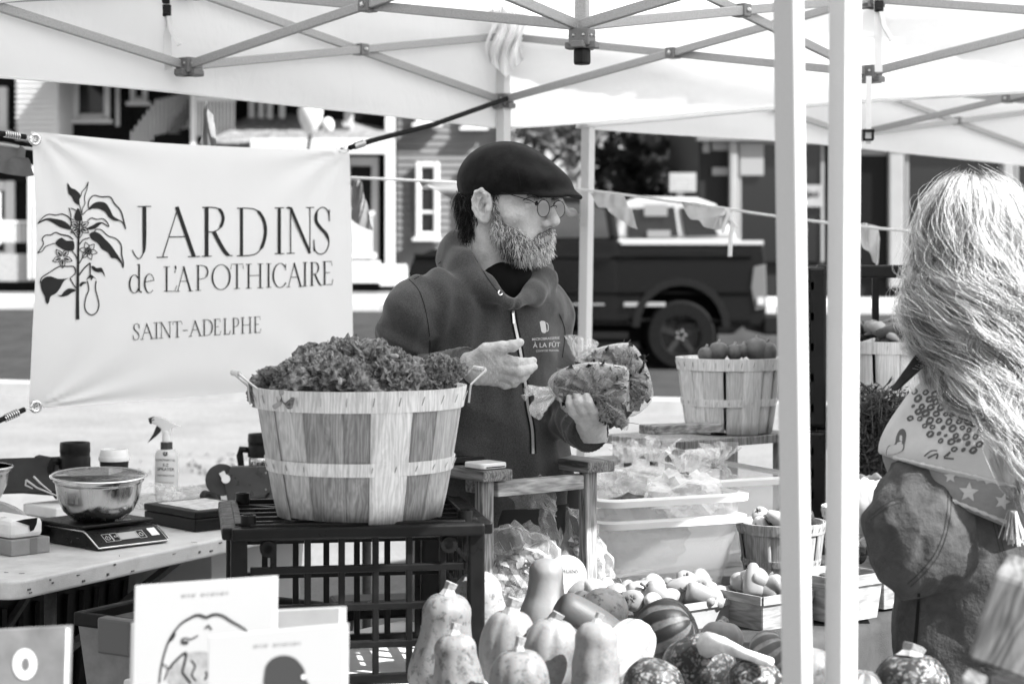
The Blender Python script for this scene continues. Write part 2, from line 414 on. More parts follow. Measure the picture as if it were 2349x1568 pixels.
# ---------------------------------------------------------------- houses across the street
m_wtrim = mat('white_paint', .6, .6, n=.06, ns=2)
m_dark = mat('dark_siding', .006, .7, n=.3, ns=2)
m_grey = mat('grey_siding', .15, .75, n=.12, ns=1.5)
m_glass = mat('dark_glass', .012, .1, spec=.45)
m_roof = mat('shingle', .16, .9, n=.5, ns=6)
m_lgrey = mat('light_siding', .5, .8, n=.08, ns=2)
def RB(b, x0, y0, x1, y1, d, th, front=0):
    """box whose camera-side face fills a photo rectangle at depth d"""
    p = V(x0, y0, d); q = V(x1, y1, d)
    b.box(((p.x + q.x) / 2, d + th / 2 + front, (p.z + q.z) / 2), (abs(q.x - p.x), th, abs(p.z - q.z))); return b
def siding(parent, name, x0, y0, x1, y1, d, m, pitch=.13, holes=()):
    """lapped clapboards, each its own board"""
    p = V(x0, y0, d); q = V(x1, y1, d); n_ = int((p.z - q.z) / pitch)
    base = None
    for k in range(n_):
        z0 = q.z + k * pitch; b = MB()
        b.add([(p.x, d - .03, z0), (q.x, d - .03, z0), (q.x, d - .005, z0 + pitch + .01), (p.x, d - .005, z0 + pitch + .01), (p.x, d + .02, z0), (q.x, d + .02, z0), (q.x, d + .02, z0 + pitch), (p.x, d + .02, z0 + pitch)],
              [(0, 1, 2, 3), (4, 7, 6, 5), (0, 4, 5, 1), (1, 5, 6, 2), (3, 2, 6, 7), (0, 3, 7, 4)])
        b.build('board', m, parent)
def window(parent, x0, y0, x1, y1, d, fk=.24, rails=1):
    p = V(x0, y0, d); q = V(x1, y1, d); W = q.x - p.x; H = p.z - q.z; t_ = max(.09, W * fk)
    g = MB(); g.box(((p.x + q.x) / 2, d - .02, (p.z + q.z) / 2), (W - t_, .04, H - t_)); wn = g.build('window', m_glass, parent)
    f = MB()
    for xx in (p.x + t_ / 2, q.x - t_ / 2): f.box((xx, d - .05, (p.z + q.z) / 2), (t_, .09, H))
    for zz in (p.z - t_ / 2, q.z + t_ / 2): f.box(((p.x + q.x) / 2, d - .048, zz), (W - 2 * t_ - .004, .086, t_))
    for k in range(1, rails + 1): f.box(((p.x + q.x) / 2, d - .046, q.z + H * k / (rails + 1)), (W - 2 * t_ - .004, .08, t_ * .5))
    f.build('frame', m_wtrim, wn, bevel=.03)
    s_ = MB(); s_.box(((p.x + q.x) / 2, d - .09, q.z - .03), (W + .1, .16, .06)); s_.build('sill', m_wtrim, wn)
def slab(parent, name, m, x0, y0, x1, y1, d, th, front=0, bevel=0): return RB(MB(), x0, y0, x1, y1, d, th, front).build(name, m, parent, bevel=bevel)

HD = 33.0
h1 = thing('dark_house', 'dark clapboard house with white porch stairs and railings above the banner', 'house', (V(300, 672, HD).x, HD, 1.06))
slab(h1, 'wall', m_dark, -260, -120, 905, 690, HD + .05, 7)
b = MB(); q0, q1 = V(130, 170, HD - 1.8), V(905, 170, HD - 1.8); b.add([q0, q1, V(905, 120, HD), V(130, 120, HD)], [(0, 1, 2, 3)]); b.build('eave', m_dark, h1, solid=.1)
siding(h1, 'board', -60, 190, 300, 420, HD, m_dark, .16)
window(h1, 168, 150, 254, 276, HD, rails=0, fk=.17)
for x in (152, 265): slab(h1, 'trim_board', m_lgrey, x, 130, x + 9, 290, HD - .06, .05)
for (x0, x1, y0, y1) in ((-70, 20, 200, 300), (-60, 36, 415, 600), (300, 340, 160, 235)): window(h1, x0, y0, x1, y1, HD - .02)
wb_ = slab(h1, 'bay_wall', m_wtrim, 40, 60, 132, 318, HD - 1.2, 1.1)
for k in range(12):
    z = V(0, 318 - k * 12, HD - 1.2).z; q = MB(); q.box((V(86, 0, HD - 1.2).x, HD - 1.23, z), (.72, .03, .035)); q.build('bay_board', m_wtrim, h1)
for (x, y0, y1) in ((70, 380, 640), (78, 470, 640), (-10, 440, 560)): slab(h1, 'porch_post', m_wtrim, x - 6, y0, x + 6, y1, HD - 1.6, .15)
slab(h1, 'porch_rail', m_wtrim, -60, 506, 76, 512, HD - 1.5, .1)
for k in range(15): slab(h1, 'baluster', m_wtrim, -60 + k * 9, 514, -56 + k * 9, 556, HD - 1.5, .06)
lat = slab(h1, 'lattice_skirt', mat('lattice', .3, .8, n=.5, ns=30), -60, 582, 78, 645, HD - 1.5, .06)
# outside stair with balusters and a panelled landing rail
for k in range(15):
    x = 300 + k * 9.2; yt = 300 - min(k, 6) * 12 - max(0, k - 6) * 2; slab(h1, 'stair_baluster', m_wtrim, x, yt, x + 3.6, yt + 82, HD - 1.0, .08, bevel=.01)
for k in range(8):
    x = 380 + k * 7; slab(h1, 'stair_tread', mat('tread_grey', .1, .8, n=.2, ns=3), x, 300 - k * 10, x + 26, 304 - k * 10, HD - 1.2, .3)
slab(h1, 'landing_post', m_wtrim, 437, 180, 449, 345, HD - 1.3, .14)
slab(h1, 'landing_rail', m_wtrim, 450, 220, 540, 232, HD - 1.3, .1)
for k in range(11): slab(h1, 'landing_baluster', m_wtrim, 451 + k * 8.2, 233, 455 + k * 8.2, 312, HD - 1.3, .07)
for x in (570, 592, 612, 640): slab(h1, 'upper_post', m_wtrim, x, 150, x + 13, 290, HD - .4, .12)
for x in (790, 800): slab(h1, 'upper_post', m_lgrey, x, 150, x + 9, 300, HD - .5, .1)
# porch roof
r = MB(); a, b_, c, d_ = V(470, 338, HD - 2.4), V(905, 338, HD - 2.4), V(905, 300, HD), V(585, 262, HD)
e1, e2 = V(700, 268, HD), V(500, 300, HD)
r.add([a, b_, c, e1, d_, e2], [(0, 1, 2, 3), (0, 3, 4), (0, 4, 5)]); rf = r.build('porch_roof', m_roof, h1, solid=.06)
for k in range(9):
    y = 336 - k * 7.4; dd = HD - 2.42 + k * .27; rr = MB(); x0 = 474 + k * 16; rr.box((0, 0, 0), (.01, .01, .01)); rr = MB()
    p = V(x0, y, dd); q = V(895 - k * 22, y, dd)
    n_ = 16
    for j in range(n_):
        xa = p.x + (q.x - p.x) * j / n_; xb = p.x + (q.x - p.x) * (j + .92) / n_; zz = p.z + .05 + random.uniform(-.008, .008)
        rr.add([(xa, dd - .04, zz), (xb, dd - .04, zz), (xb, dd + .25, zz + .075), (xa, dd + .25, zz + .075)], [(0, 1, 2, 3)])
    rr.build('shingle_course', m_roof, rf, solid=.02)
slab(h1, 'porch_fascia', m_wtrim, 575, 318, 905, 352, HD - 2.5, .12)
slab(h1, 'door', mat('door_dark', .012, .5), 800, 372, 866, 604, HD - .05, .06)
for (x0, x1, y0, y1) in ((793, 803, 360, 604), (852, 868, 360, 604), (803, 852, 360, 380)): slab(h1, 'door_casing', m_lgrey, x0, y0, x1, y1, HD - .12, .08)
slab(h1, 'corner_board', m_wtrim, 884, 200, 904, 628, HD - .3, .25)
for k in range(9): slab(h1, 'porch_baluster', m_wtrim, 798 + k * 6.4, 496, 802 + k * 6.4, 578, HD - 2.4, .05)
slab(h1, 'porch_handrail', m_wtrim, 790, 484, 858, 494, HD - 2.4, .1); slab(h1, 'porch_base', m_wtrim, 796, 580, 862, 592, HD - 2.5, .15)
slab(h1, 'porch_step', m_wtrim, 800, 598, 868, 648, HD - 2.6, .4); slab(h1, 'porch_step', m_wtrim, 872, 606, 930, 655, HD - 2.3, .3)
lampb = MB(); pc = V(712, 272, HD - 3); lampb.lathe([(.02, -.26), (.1, -.2), (.18, -.02), (.2, .12), (.15, .24), (.05, .28)], 16, pc); lampb.build('porch_lamp_globe', m_wtrim, h1, smooth=True)
l2 = MB(); l2.tube([pc + Vector((0, 0, -.24)), pc + Vector((-.1, .3, -.7))], .03, 6); l2.build('lamp_arm', m_dark, h1)
l3 = MB(); l3.ball(V(752, 288, HD - 3), .1, 2, (1, 1, 1.3)); l3.build('porch_lamp_globe', m_wtrim, h1, smooth=True)

h2 = thing('grey_house', 'grey clapboard house with white trimmed sash windows and corner boards', 'house', (V(1020, 640, HD + 1).x, HD + 1, 1.1))
slab(h2, 'wall', m_grey, 890, -150, 1158, 660, HD + .9, 6)
siding(h2, 'board', 905, 180, 1142, 640, HD + .8, m_grey, .125)
for (x0, y0, x1, y1, r_) in ((953, 372, 1008, 545, 2), (953, 110, 1008, 284, 1), (1062, 120, 1114, 292, 1), (1062, 378, 1114, 545, 2)): window(h2, x0, y0, x1, y1, HD + .74, rails=r_)
slab(h2, 'corner_board', m_wtrim, 1142, 150, 1166, 640, HD + .6, .2); slab(h2, 'corner_board', m_wtrim, 897, 150, 906, 640, HD + .62, .2)
slab(h2, 'foundation', mat('foundation_grey', .4, .9, n=.2, ns=3), 880, 618, 1170, 668, HD + .55, .2)

gs = thing('gable_shed', 'pale vertical board outbuilding with a steep gable roof between the trees', 'shed', (V(1400, 560, 42).x, 42, 1.3))
GD = 42.0; ap = V(1462, 262, GD); lft = V(1298, 420, GD); rgt = V(1640, 430, GD); zb = 1.3
q = MB(); q.add([(lft.x, GD, zb), (rgt.x, GD, zb), rgt, ap, lft, (lft.x, GD + 6, zb), (rgt.x, GD + 6, zb), rgt + Vector((0, 6, 0)), ap + Vector((0, 6, 0)), lft + Vector((0, 6, 0))], [(0, 1, 2, 3, 4), (5, 9, 8, 7, 6), (0, 4, 9, 5), (1, 6, 7, 2)]); q.build('wall', m_lgrey, gs)
for s0, s1 in ((lft, ap), (ap, rgt)):
    q = MB(); dv = (s1 - s0).normalized() * .5; o_ = Vector((0, -.5, .06))
    q.add([s0 - dv * (s0 is lft) + o_, s1 + dv * (s1 is rgt) + o_, s1 + dv * (s1 is rgt) + Vector((0, 6.5, .06)), s0 - dv * (s0 is lft) + Vector((0, 6.5, .06))], [(0, 1, 2, 3)]); q.build('roof', mat('shed_roof', .3, .8, n=.2, ns=3), gs, solid=.15)
for k in range(26):
    x = lft.x + (rgt.x - lft.x) * k / 26; zt = np.interp(x, [lft.x, ap.x, rgt.x], [lft.z, ap.z, rgt.z]) - .1; q = MB(); q.box((x + .05, GD - .03, (zb + zt) / 2), (.05, .05, zt - zb)); q.build('batten', m_lgrey, gs)
slab(gs, 'fascia_board', m_wtrim, 1400, 335, 1462, 352, GD - .7, .1)

SD = 31.0
sf = thing('shop_front', 'dark shop front with tall glass windows and pale posts behind the right tent', 'shop', (V(1980, 640, SD).x, SD, .98))
slab(sf, 'wall', mat('shop_dark', .02, .6), 1604, 40, 2700, 680, SD, 6)
slab(sf, 'fascia', mat('shop_fascia', .14, .7, n=.2, ns=2), 1600, 180, 2700, 322, SD - .3, .3)
m_post = mat('shop_post', .26, .6, n=.1, ns=3)
for (x0, x1, y0) in ((1674, 1692, 316), (2040, 2074, 318), (2302, 2326, 330), (1950, 1962, 330)): slab(sf, 'post', m_post, x0, y0, x1, 660, SD - .2, .18, bevel=.02)
for (x0, x1, y0, y1) in ((1694, 1890, 322, 600), (2078, 2300, 335, 640), (2330, 2600, 335, 640)):
    pn = slab(sf, 'window', m_glass, x0, y0, x1, y1, SD - .1, .06)
    fr_ = MB(); RB(fr_, x0, y0, x0 + 6, y1, SD - .14, .1); RB(fr_, x1 - 6, y0, x1, y1, SD - .14, .1); RB(fr_, x0 + 6.1, y0, x1 - 6.1, y0 + 8, SD - .138, .1); fr_.build('frame', m_post, pn)
slab(sf, 'blind', mat('blind_cloth', .24, .9), 1698, 330, 1752, 402, SD - .17, .03)  # pale slab paints a light reflection onto the shop window
slab(sf, 'notice', mat('notice_white', .26, .8, n=.2, ns=6), 1812, 424, 1888, 474, SD - .17, .02)
slab(sf, 'door', mat('shop_door', .008, .3), 1968, 358, 2036, 640, SD - .06, .05)
slab(sf, 'transom', mat('transom_grey', .2, .6), 1962, 322, 2040, 356, SD - .1, .08)
for (x0, y0, x1, y1) in ((1612, 318, 1628, 350), (1634, 318, 1672, 345), (1634, 384, 1672, 402)): slab(sf, 'pane', mat('pane_grey', .22, .4), x0, y0, x1, y1, SD - .05, .04)
dct = Decal(bvh_of([c for c in sf.children if c.name.startswith('notice')][0]), .01); dct.text('E. Jeo', 1850, 452, 26); dct.done('lettering', m_dark, sf)

# white notice board on a post in front of the trees
sg = thing('notice_board', 'white board on a post in front of the leafy trees', 'sign', (V(1567, 560, 29).x, 29, .9))
slab(sg, 'board', mat('board_pale', .32, .7, n=.15, ns=6), 1536, 396, 1597, 440, 29, .06); q = MB(); pp = V(1560, 440, 29.1); q.bar((pp.x, 29.1, .85), pp, .1, .1); q.build('post', m_lgrey, sg)
ds = Decal(bvh_of([c for c in sg.children if c.name.startswith('board')][0]), .01)
for k in range(4): ds.stroke([(1545, 406 + k * 8), (1588, 406 + k * 8)], 1.0)
ds.done('lettering', m_lgrey, sg)
up = thing('utility_pole', 'dark wooden utility pole rising between the trees', 'pole', (V(1463, 560, 38).x, 38, 1.2))
q = MB(); q.tube([V(1463, 600, 38), V(1463, 100, 38)], [.13, .1], 10); q.build('shaft', m_dark, up, smooth=True)
q = MB(); q.bar(V(1420, 130, 38), V(1506, 130, 38), .1, .12); q.build('cross_arm', m_dark, up)

# ---------------------------------------------------------------- trees
def tree(label, px, d, base, top, spread, n=1250, v=.07, name='broadleaf_tree', leaf=.16):
    z0 = gz(d); x0 = V(px, 0, d).x; ht = V(0, top, d).z; hb = V(0, base, d).z
    rt = thing(name, label, 'tree', (x0, d, z0)); b = MB()
    b.tube([(x0, d, z0 - .1), (x0 + .1, d, (z0 + hb) / 2), (x0, d, hb), (x0 - .1, d, (hb + ht) / 2)], [.28, .22, .18, .07], 10); tips = []
    for k in range(11):
        a = k * 2.4; zz = hb + (ht - hb) * (.05 + .07 * k); r_ = spread * random.uniform(.5, .9) * (1 - .04 * k)
        tip = Vector((x0 + math.cos(a) * r_, d + math.sin(a) * r_, zz + r_ * .5)); tips.append(tip)
        b.tube([(x0, d, zz - .2), (x0 + math.cos(a) * r_ * .5, d + math.sin(a) * r_ * .5, zz + r_ * .15), tip], [.09, .06, .02], 6)
    b.build('trunk', mat('bark', .06, .9, n=.4, ns=8), rt, smooth=True)
    c = MB(); cl = []
    for k in range(46):
        t_ = random.choice(tips) if k % 3 else Vector((x0, d, random.uniform(hb, ht))); cl.append((t_ + Vector((random.gauss(0, spread * .3), random.gauss(0, spread * .3), random.gauss(0, spread * .25))), random.uniform(.3, .75) * spread * .45))
    for k in range(n):
        cc, rr = random.choice(cl); v3 = Vector((random.gauss(0, 1), random.gauss(0, 1), random.gauss(0, 1))).normalized() * rr * random.uniform(.5, 1.05)
        p = cc + v3; q_ = Quaternion((random.gauss(0, 1), random.gauss(0, 1), random.gauss(0, 1), random.gauss(0, 1))).normalized(); s_ = leaf * random.uniform(.6, 1.4)
        c.add([p + q_ @ Vector(w_) * s_ for w_ in ((-1, 0, 0), (0, -.45, .1), (1, 0, 0), (0, .45, .1))], [(0, 1, 2, 3)])
    c.build('crown', mat('leaf_%s' % v, v, .55, n=.5, ns=1.2, tl=.3), rt)
tree('broad leafy tree showing just behind the seller\'s dark cap', 1235, 46, 470, 120, 2.0, v=.13)
tree('bushy tree behind the utility pole and the white notice board', 1545, 40, 440, 170, 1.8, v=.1)
tree('small dark conifer beside the pale gable outbuilding', 1440, 37, 470, 330, .7, 1500, .03, 'conifer_tree', .1)
tree('tall leafy tree showing between two tents, behind the gable roof', 1335, 54, 420, 60, 2.6, v=.15, leaf=.2)
tree('rounded tree beside the dark shop wall', 1620, 44, 400, 150, 1.6, 1800, v=.075)
# ---------------------------------------------------------------- vehicles across the road
m_tyre = mat('tyre', .006, .9, n=.3, ns=20); m_car = mat('black_paint', .004, .16, spec=.2, coat=.2)
m_rim = mat('dark_rim', .03, .3, metal=.6); m_blackp = mat('black_plastic', .006, .5, n=.2, ns=30, spec=.2)
m_chrome = mat('chrome', .75, .12, metal=1)
def wheel(parent, x, y, z, r, wd, face):
    b = MB(); b.M = Tm((x, y, z)) @ Matrix.Rotation(math.pi / 2, 4, 'X')
    b.lathe([(r * .60, -wd / 2), (r * .92, -wd / 2), (r, -wd * .36), (r, wd * .36), (r * .92, wd / 2), (r * .60, wd / 2), (r * .6, -wd / 2)], 40)
    w_ = b.build('wheel', m_tyre, parent, smooth=False)
    b = MB(); b.M = Tm((x, y, z)) @ Matrix.Rotation(math.pi / 2, 4, 'X')
    b.lathe([(r * .61, -.02), (r * .61, wd * .42), (r * .57, wd * .42), (r * .54, 0)], 36)
    b.lathe([(0.001, wd * .3), (r * .16, wd * .3), (r * .18, wd * .1)], 16)
    for k in range(5):
        a = k * 2 * math.pi / 5 + .3; b.bar((math.cos(a) * r * .1, math.sin(a) * r * .1, wd * .24), (math.cos(a) * r * .57, math.sin(a) * r * .57, wd * .3), r * .17, .04, (0, 0, 1))
    b.build('rim', m_rim, w_)
    b = MB(); b.M = Tm((x, y, z)) @ Matrix.Rotation(math.pi / 2, 4, 'X')
    for k in range(5):
        a = k * 2 * math.pi / 5; b.ball((math.cos(a) * r * .12, math.sin(a) * r * .12, wd * .34), r * .04, 1)
    b.build('lug_nut', m_chrome, w_)
def prof_y(b, poly, y0, y1, ins=0):
    """outline in x,z pushed between two y planes"""
    n = len(poly); cx = sum(p[0] for p in poly) / n; cz = sum(p[1] for p in poly) / n
    vs = [(x, y0, z) for x, z in poly] + [(x, y1, z) for x, z in poly]
    b.add(vs, [tuple(range(n)), tuple(range(n, 2 * n))[::-1]] + [(i, n + i, n + (i + 1) % n, (i + 1) % n) for i in range(n)])
TD = 22.7; tz = .25; X = lambda px: (px - CX) / FPX * TD; Z = lambda py: CAMZ - (py - HY) / FPX * TD
tr_ = thing('pickup_truck', 'black pickup truck parked across the road behind the seller', 'truck', (X(1330), TD + .9, tz))
yb = TD; yf = TD + 1.9
def arch(cx, cz, r, a0=180, a1=0, n=12): return [(cx + r * math.cos(math.radians(a0 + (a1 - a0) * k / n)), cz + r * math.sin(math.radians(a0 + (a1 - a0) * k / n))) for k in range(n + 1)]
wxr, wxf, wz, wr = X(1562), X(1058), tz + .42, .42
b = MB(); sill = tz + .52; bed = Z(560); ar = .5
low = [(X(945), sill)] + arch(wxf, sill, ar) + arch(wxr, sill, ar) + [(X(1745), sill), (X(1758), sill + .1), (X(1758), Z(600)), (X(1752), bed), (X(1424), bed), (X(1420), Z(548)), (X(1085), Z(550)), (X(1070), Z(566)), (X(990), Z(572)), (X(950), Z(590)), (X(936), Z(622)), (X(936), Z(700))]
prof_y(b, low, yb, yf); b.build('body', m_car, tr_, bevel=.03)
cab = [(X(1075), Z(552)), (X(1122), Z(458)), (X(1150), Z(448)), (X(1370), Z(448)), (X(1408), Z(462)), (X(1424), Z(552))]
b = MB(); prof_y(b, cab, yb + .12, yf - .12); b.build('cab', m_car, tr_, bevel=.05)
for (pp) in ([(1132, 470), (1236, 466), (1236, 545), (1096, 547)], [(1250, 466), (1345, 466), (1388, 480), (1398, 545), (1250, 545)]):
    b = MB(); prof_y(b, [(X(x), Z(y)) for x, y in pp], yb + .105, yb + .13); b.build('window', mat('cab_glass', .035, .05, spec=.8), tr_)
for (x0, x1) in ((1110, 1240), (1246, 1412)):
    b = MB(); prof_y(b, [(X(x0), Z(556)), (X(x1), Z(556)), (X(x1), Z(745)), (X(x0 + 10), Z(745))], yb - .012, yb + .02); dd = b.build('door', m_car, tr_, bevel=.01)
    h = MB(); h.box((X(x1 - 30), yb - .05, Z(592)), (.2, .05, .04)); h.build('handle', m_car, dd)
b = MB(); b.box((X(1588), yb + .03, bed + .02), (X(1752) - X(1426), .1, .05)); b.build('bed_rail', mat('rail_white', .4, .4), tr_)  # pale colour paints the highlight along the black truck's bed rail
for zz_, hh_ in ((588, .05), (672, .035), (735, .04)):  # tilted bars added to catch highlight bands along the body side
    b = MB(); b.bar((X(950), yb - .004, Z(zz_)), (X(1722), yb - .004, Z(zz_)), hh_, hh_, (0, 1, 1)); b.build('highlight_crease', m_car, tr_)
for x_, w_, h_ in ((1300, .9, .02), (1478, .5, .05), (1180, .6, .02)): b = MB(); b.box((X(x_), yb - .035, Z(698)), (w_, .012, h_)); b.build('side_badge', mat('badge_grey', .25, .4), tr_, bevel=.004)
b = MB(); prof_y(b, [(X(x), Z(y)) for x, y in ((1728, 612), (1756, 606), (1758, 706), (1732, 712), (1722, 660))], yb - .03, yb + .1); tl_ = b.build('tail_light', mat('tail_lens', .12, .15), tr_, bevel=.01)
b = MB(); b.box((X(1744), yb - .035, Z(690)), (.08, .02, .09)); b.build('reverse_lens', mat('lens_white', .45, .2), tl_)
b = MB(); b.box((X(1770), yb + .95, Z(745)), (.2, 1.9, .24)); b.build('rear_bumper', m_blackp, tr_, bevel=.03)
b = MB(); b.bar((X(1120), yb - .06, tz + .42), (X(1440), yb - .06, tz + .42), .12, .08); b.build('side_step', m_blackp, tr_)
for cxw in (wxf, wxr):
    o_, i_ = arch(cxw, sill, ar + .09), arch(cxw, sill, ar); b = MB(); n = len(o_)
    vs = [(x, y, z) for y in (yb - .05, yb + .05) for pl in (o_, i_) for x, z in pl]
    b.add(vs, [(k, k + 1, n + k + 1, n + k) for k in range(n - 1)] + [(2 * n + k, 3 * n + k, 3 * n + k + 1, 2 * n + k + 1) for k in range(n - 1)] + [(k, 2 * n + k, 2 * n + k + 1, k + 1) for k in range(n - 1)] + [(n + k, n + k + 1, 3 * n + k + 1, 3 * n + k) for k in range(n - 1)])
    b.build('fender_flare', m_blackp, tr_)
    wheel(tr_, cxw, yb + .1, wz, wr, .28, -1); wheel(tr_, cxw, yf - .1, wz, wr, .28, 1)
b = MB(); b.box(((wxr + wxf) / 2, TD + .95, tz + .42), (3.6, 1.3, .2)); b.build('chassis', m_tyre, tr_)
for cxw in (wxf, wxr): b = MB(); b.box((cxw, TD + .95, tz + .78), (1.06, 1.2, .54)); b.build('wheel_well', m_tyre, tr_)
# light SUV beyond it
TD2 = 26.0; X2 = lambda px: (px - CX) / FPX * TD2; Z2 = lambda py: CAMZ - (py - HY) / FPX * TD2; t2 = gz(26.0)
sv = thing('parked_suv', 'pale grey SUV standing beyond the bed of the black pickup', 'car', (X2(1540), TD2 + .9, t2))
b = MB(); prof_y(b, [(X2(1395), t2 + .35), (X2(1712), t2 + .35), (X2(1712), Z2(560)), (X2(1700), Z2(548)), (X2(1400), Z2(548))], TD2, TD2 + 1.8); b.build('body', mat('pale_paint', .42, .25, coat=1), sv, bevel=.05)
b = MB(); prof_y(b, [(X2(1400), Z2(548)), (X2(1432), Z2(462)), (X2(1470), Z2(450)), (X2(1600), Z2(452)), (X2(1645), Z2(468)), (X2(1695), Z2(548))], TD2 + .1, TD2 + 1.7); b.build('roof', mat('pale_paint', .6), sv, bevel=.06)
for pp in ([(1445, 478), (1548, 474), (1558, 542), (1440, 544)], [(1562, 476), (1618, 480), (1650, 540), (1572, 542)]):
    b = MB(); prof_y(b, [(X2(x), Z2(y)) for x, y in pp], TD2 + .08, TD2 + .11); b.build('window', m_glass, sv)
for px in (1455, 1660): wheel(sv, X2(px), TD2 + .1, t2 + .36, .36, .22, -1)
b = MB(); b.box((X2(1505), TD2 + .05, Z2(482)), (.32, .02, .16)); b.build('window_sticker', mat('sticker_grey', .22, .6), sv)
b = MB(); b.box((X2(1512), TD2 + .05, Z2(536)), (.32, .02, .1)); b.build('window_sticker', mat('sticker_grey', .22), sv)
# ---------------------------------------------------------------- canopy tents
m_can, t, b = nodes('canopy_cloth'); setv(b, .9, .8, 0, .2)
f = ntex(t, coords(t, (1, 1, 1)), 3.5, 4); bump(t, b, mathn(t, 'ADD', f, mathn(t, 'MULTIPLY', ntex(t, coords(t, (1, 1, .35), (0, 0, .7)), 9, 5, .6, 1.5), .35)), .5, .04)
trn = t.nodes.new('ShaderNodeBsdfTranslucent'); trn.inputs[0].default_value = (.88, .88, .88, 1); mx = t.nodes.new('ShaderNodeMixShader'); mx.inputs[0].default_value = .6
t.links.new(b.outputs[0], mx.inputs[1]); t.links.new(trn.outputs[0], mx.inputs[2]); t.links.new(mx.outputs[0], t.nodes['Material Output'].inputs[0])
m_frame = mat('hammered_frame', .27, .5, metal=.25, n=.35, ns=400, bp=.25, bs=500)
m_leg = mat('white_leg', .52, .45, n=.04, ns=300, bp=.05, bs=400)
m_conn = mat('grey_connector', .11, .5, n=.15, ns=60); m_bolt = mat('bolt_steel', .45, .3, metal=1)
m_strap = mat('white_webbing', .75, .8, bp=.3, bs=600, tl=.3)
ZL, ZU = 2.045, 2.27
def connector(parent, p, ax, s=.045):
    b = MB(); R = Matrix.Rotation(ax, 3, 'Z'); b.box(p, (s * 1.25, s * 1.25, s), R); b.box(p + Vector((0, 0, -s * .45)), (s * 1.9, s * .8, s * .4), R); b.box(p + Vector((0, 0, -s * .45)), (s * .8, s * 1.9, s * .4), R)
    c = b.build('connector', m_conn, parent, bevel=.003)
    b = MB()
    for a in (0, 1, 2, 3):
        for e in (-.3, .3):
            q = Vector((e * s, -s * .64, .1 * s)); q.rotate(Matrix.Rotation(ax + a * math.pi / 2, 3, 'Z')); b.ball(p + q, s * .11, 1)
    props(b.build('bolt', m_bolt, c), kind='stuff')
def barpair(parent, A, B, w_=.026):
    """one scissor cross: A and B are plan points of two posts"""
    a0, a1 = Vector((A.x, A.y, ZL)), Vector((A.x, A.y, ZU)); b0, b1 = Vector((B.x, B.y, ZL)), Vector((B.x, B.y, ZU))
    n = (B - A).cross(Vector((0, 0, 1))).normalized() * .009
    for p, q, s_ in ((a0, b1, 1), (a1, b0, -1)):
        m = MB(); m.bar(p + n * s_, q + n * s_, .014, w_); m.build('truss_bar', m_frame, parent, bevel=.003)
    c = (a0 + b1) / 2; t_ = (B - A).normalized(); m = MB(); R = Matrix.Rotation(math.atan2(t_.y, t_.x), 3, 'Z'); m.box(c, (.036, .044, .036), R); cn = m.build('pivot', m_conn, parent, bevel=.003)
    m = MB(); m.ball(c - n * 2.6 * (1 if n.y > 0 else -1), .008, 1); m.build('bolt', m_bolt, cn)
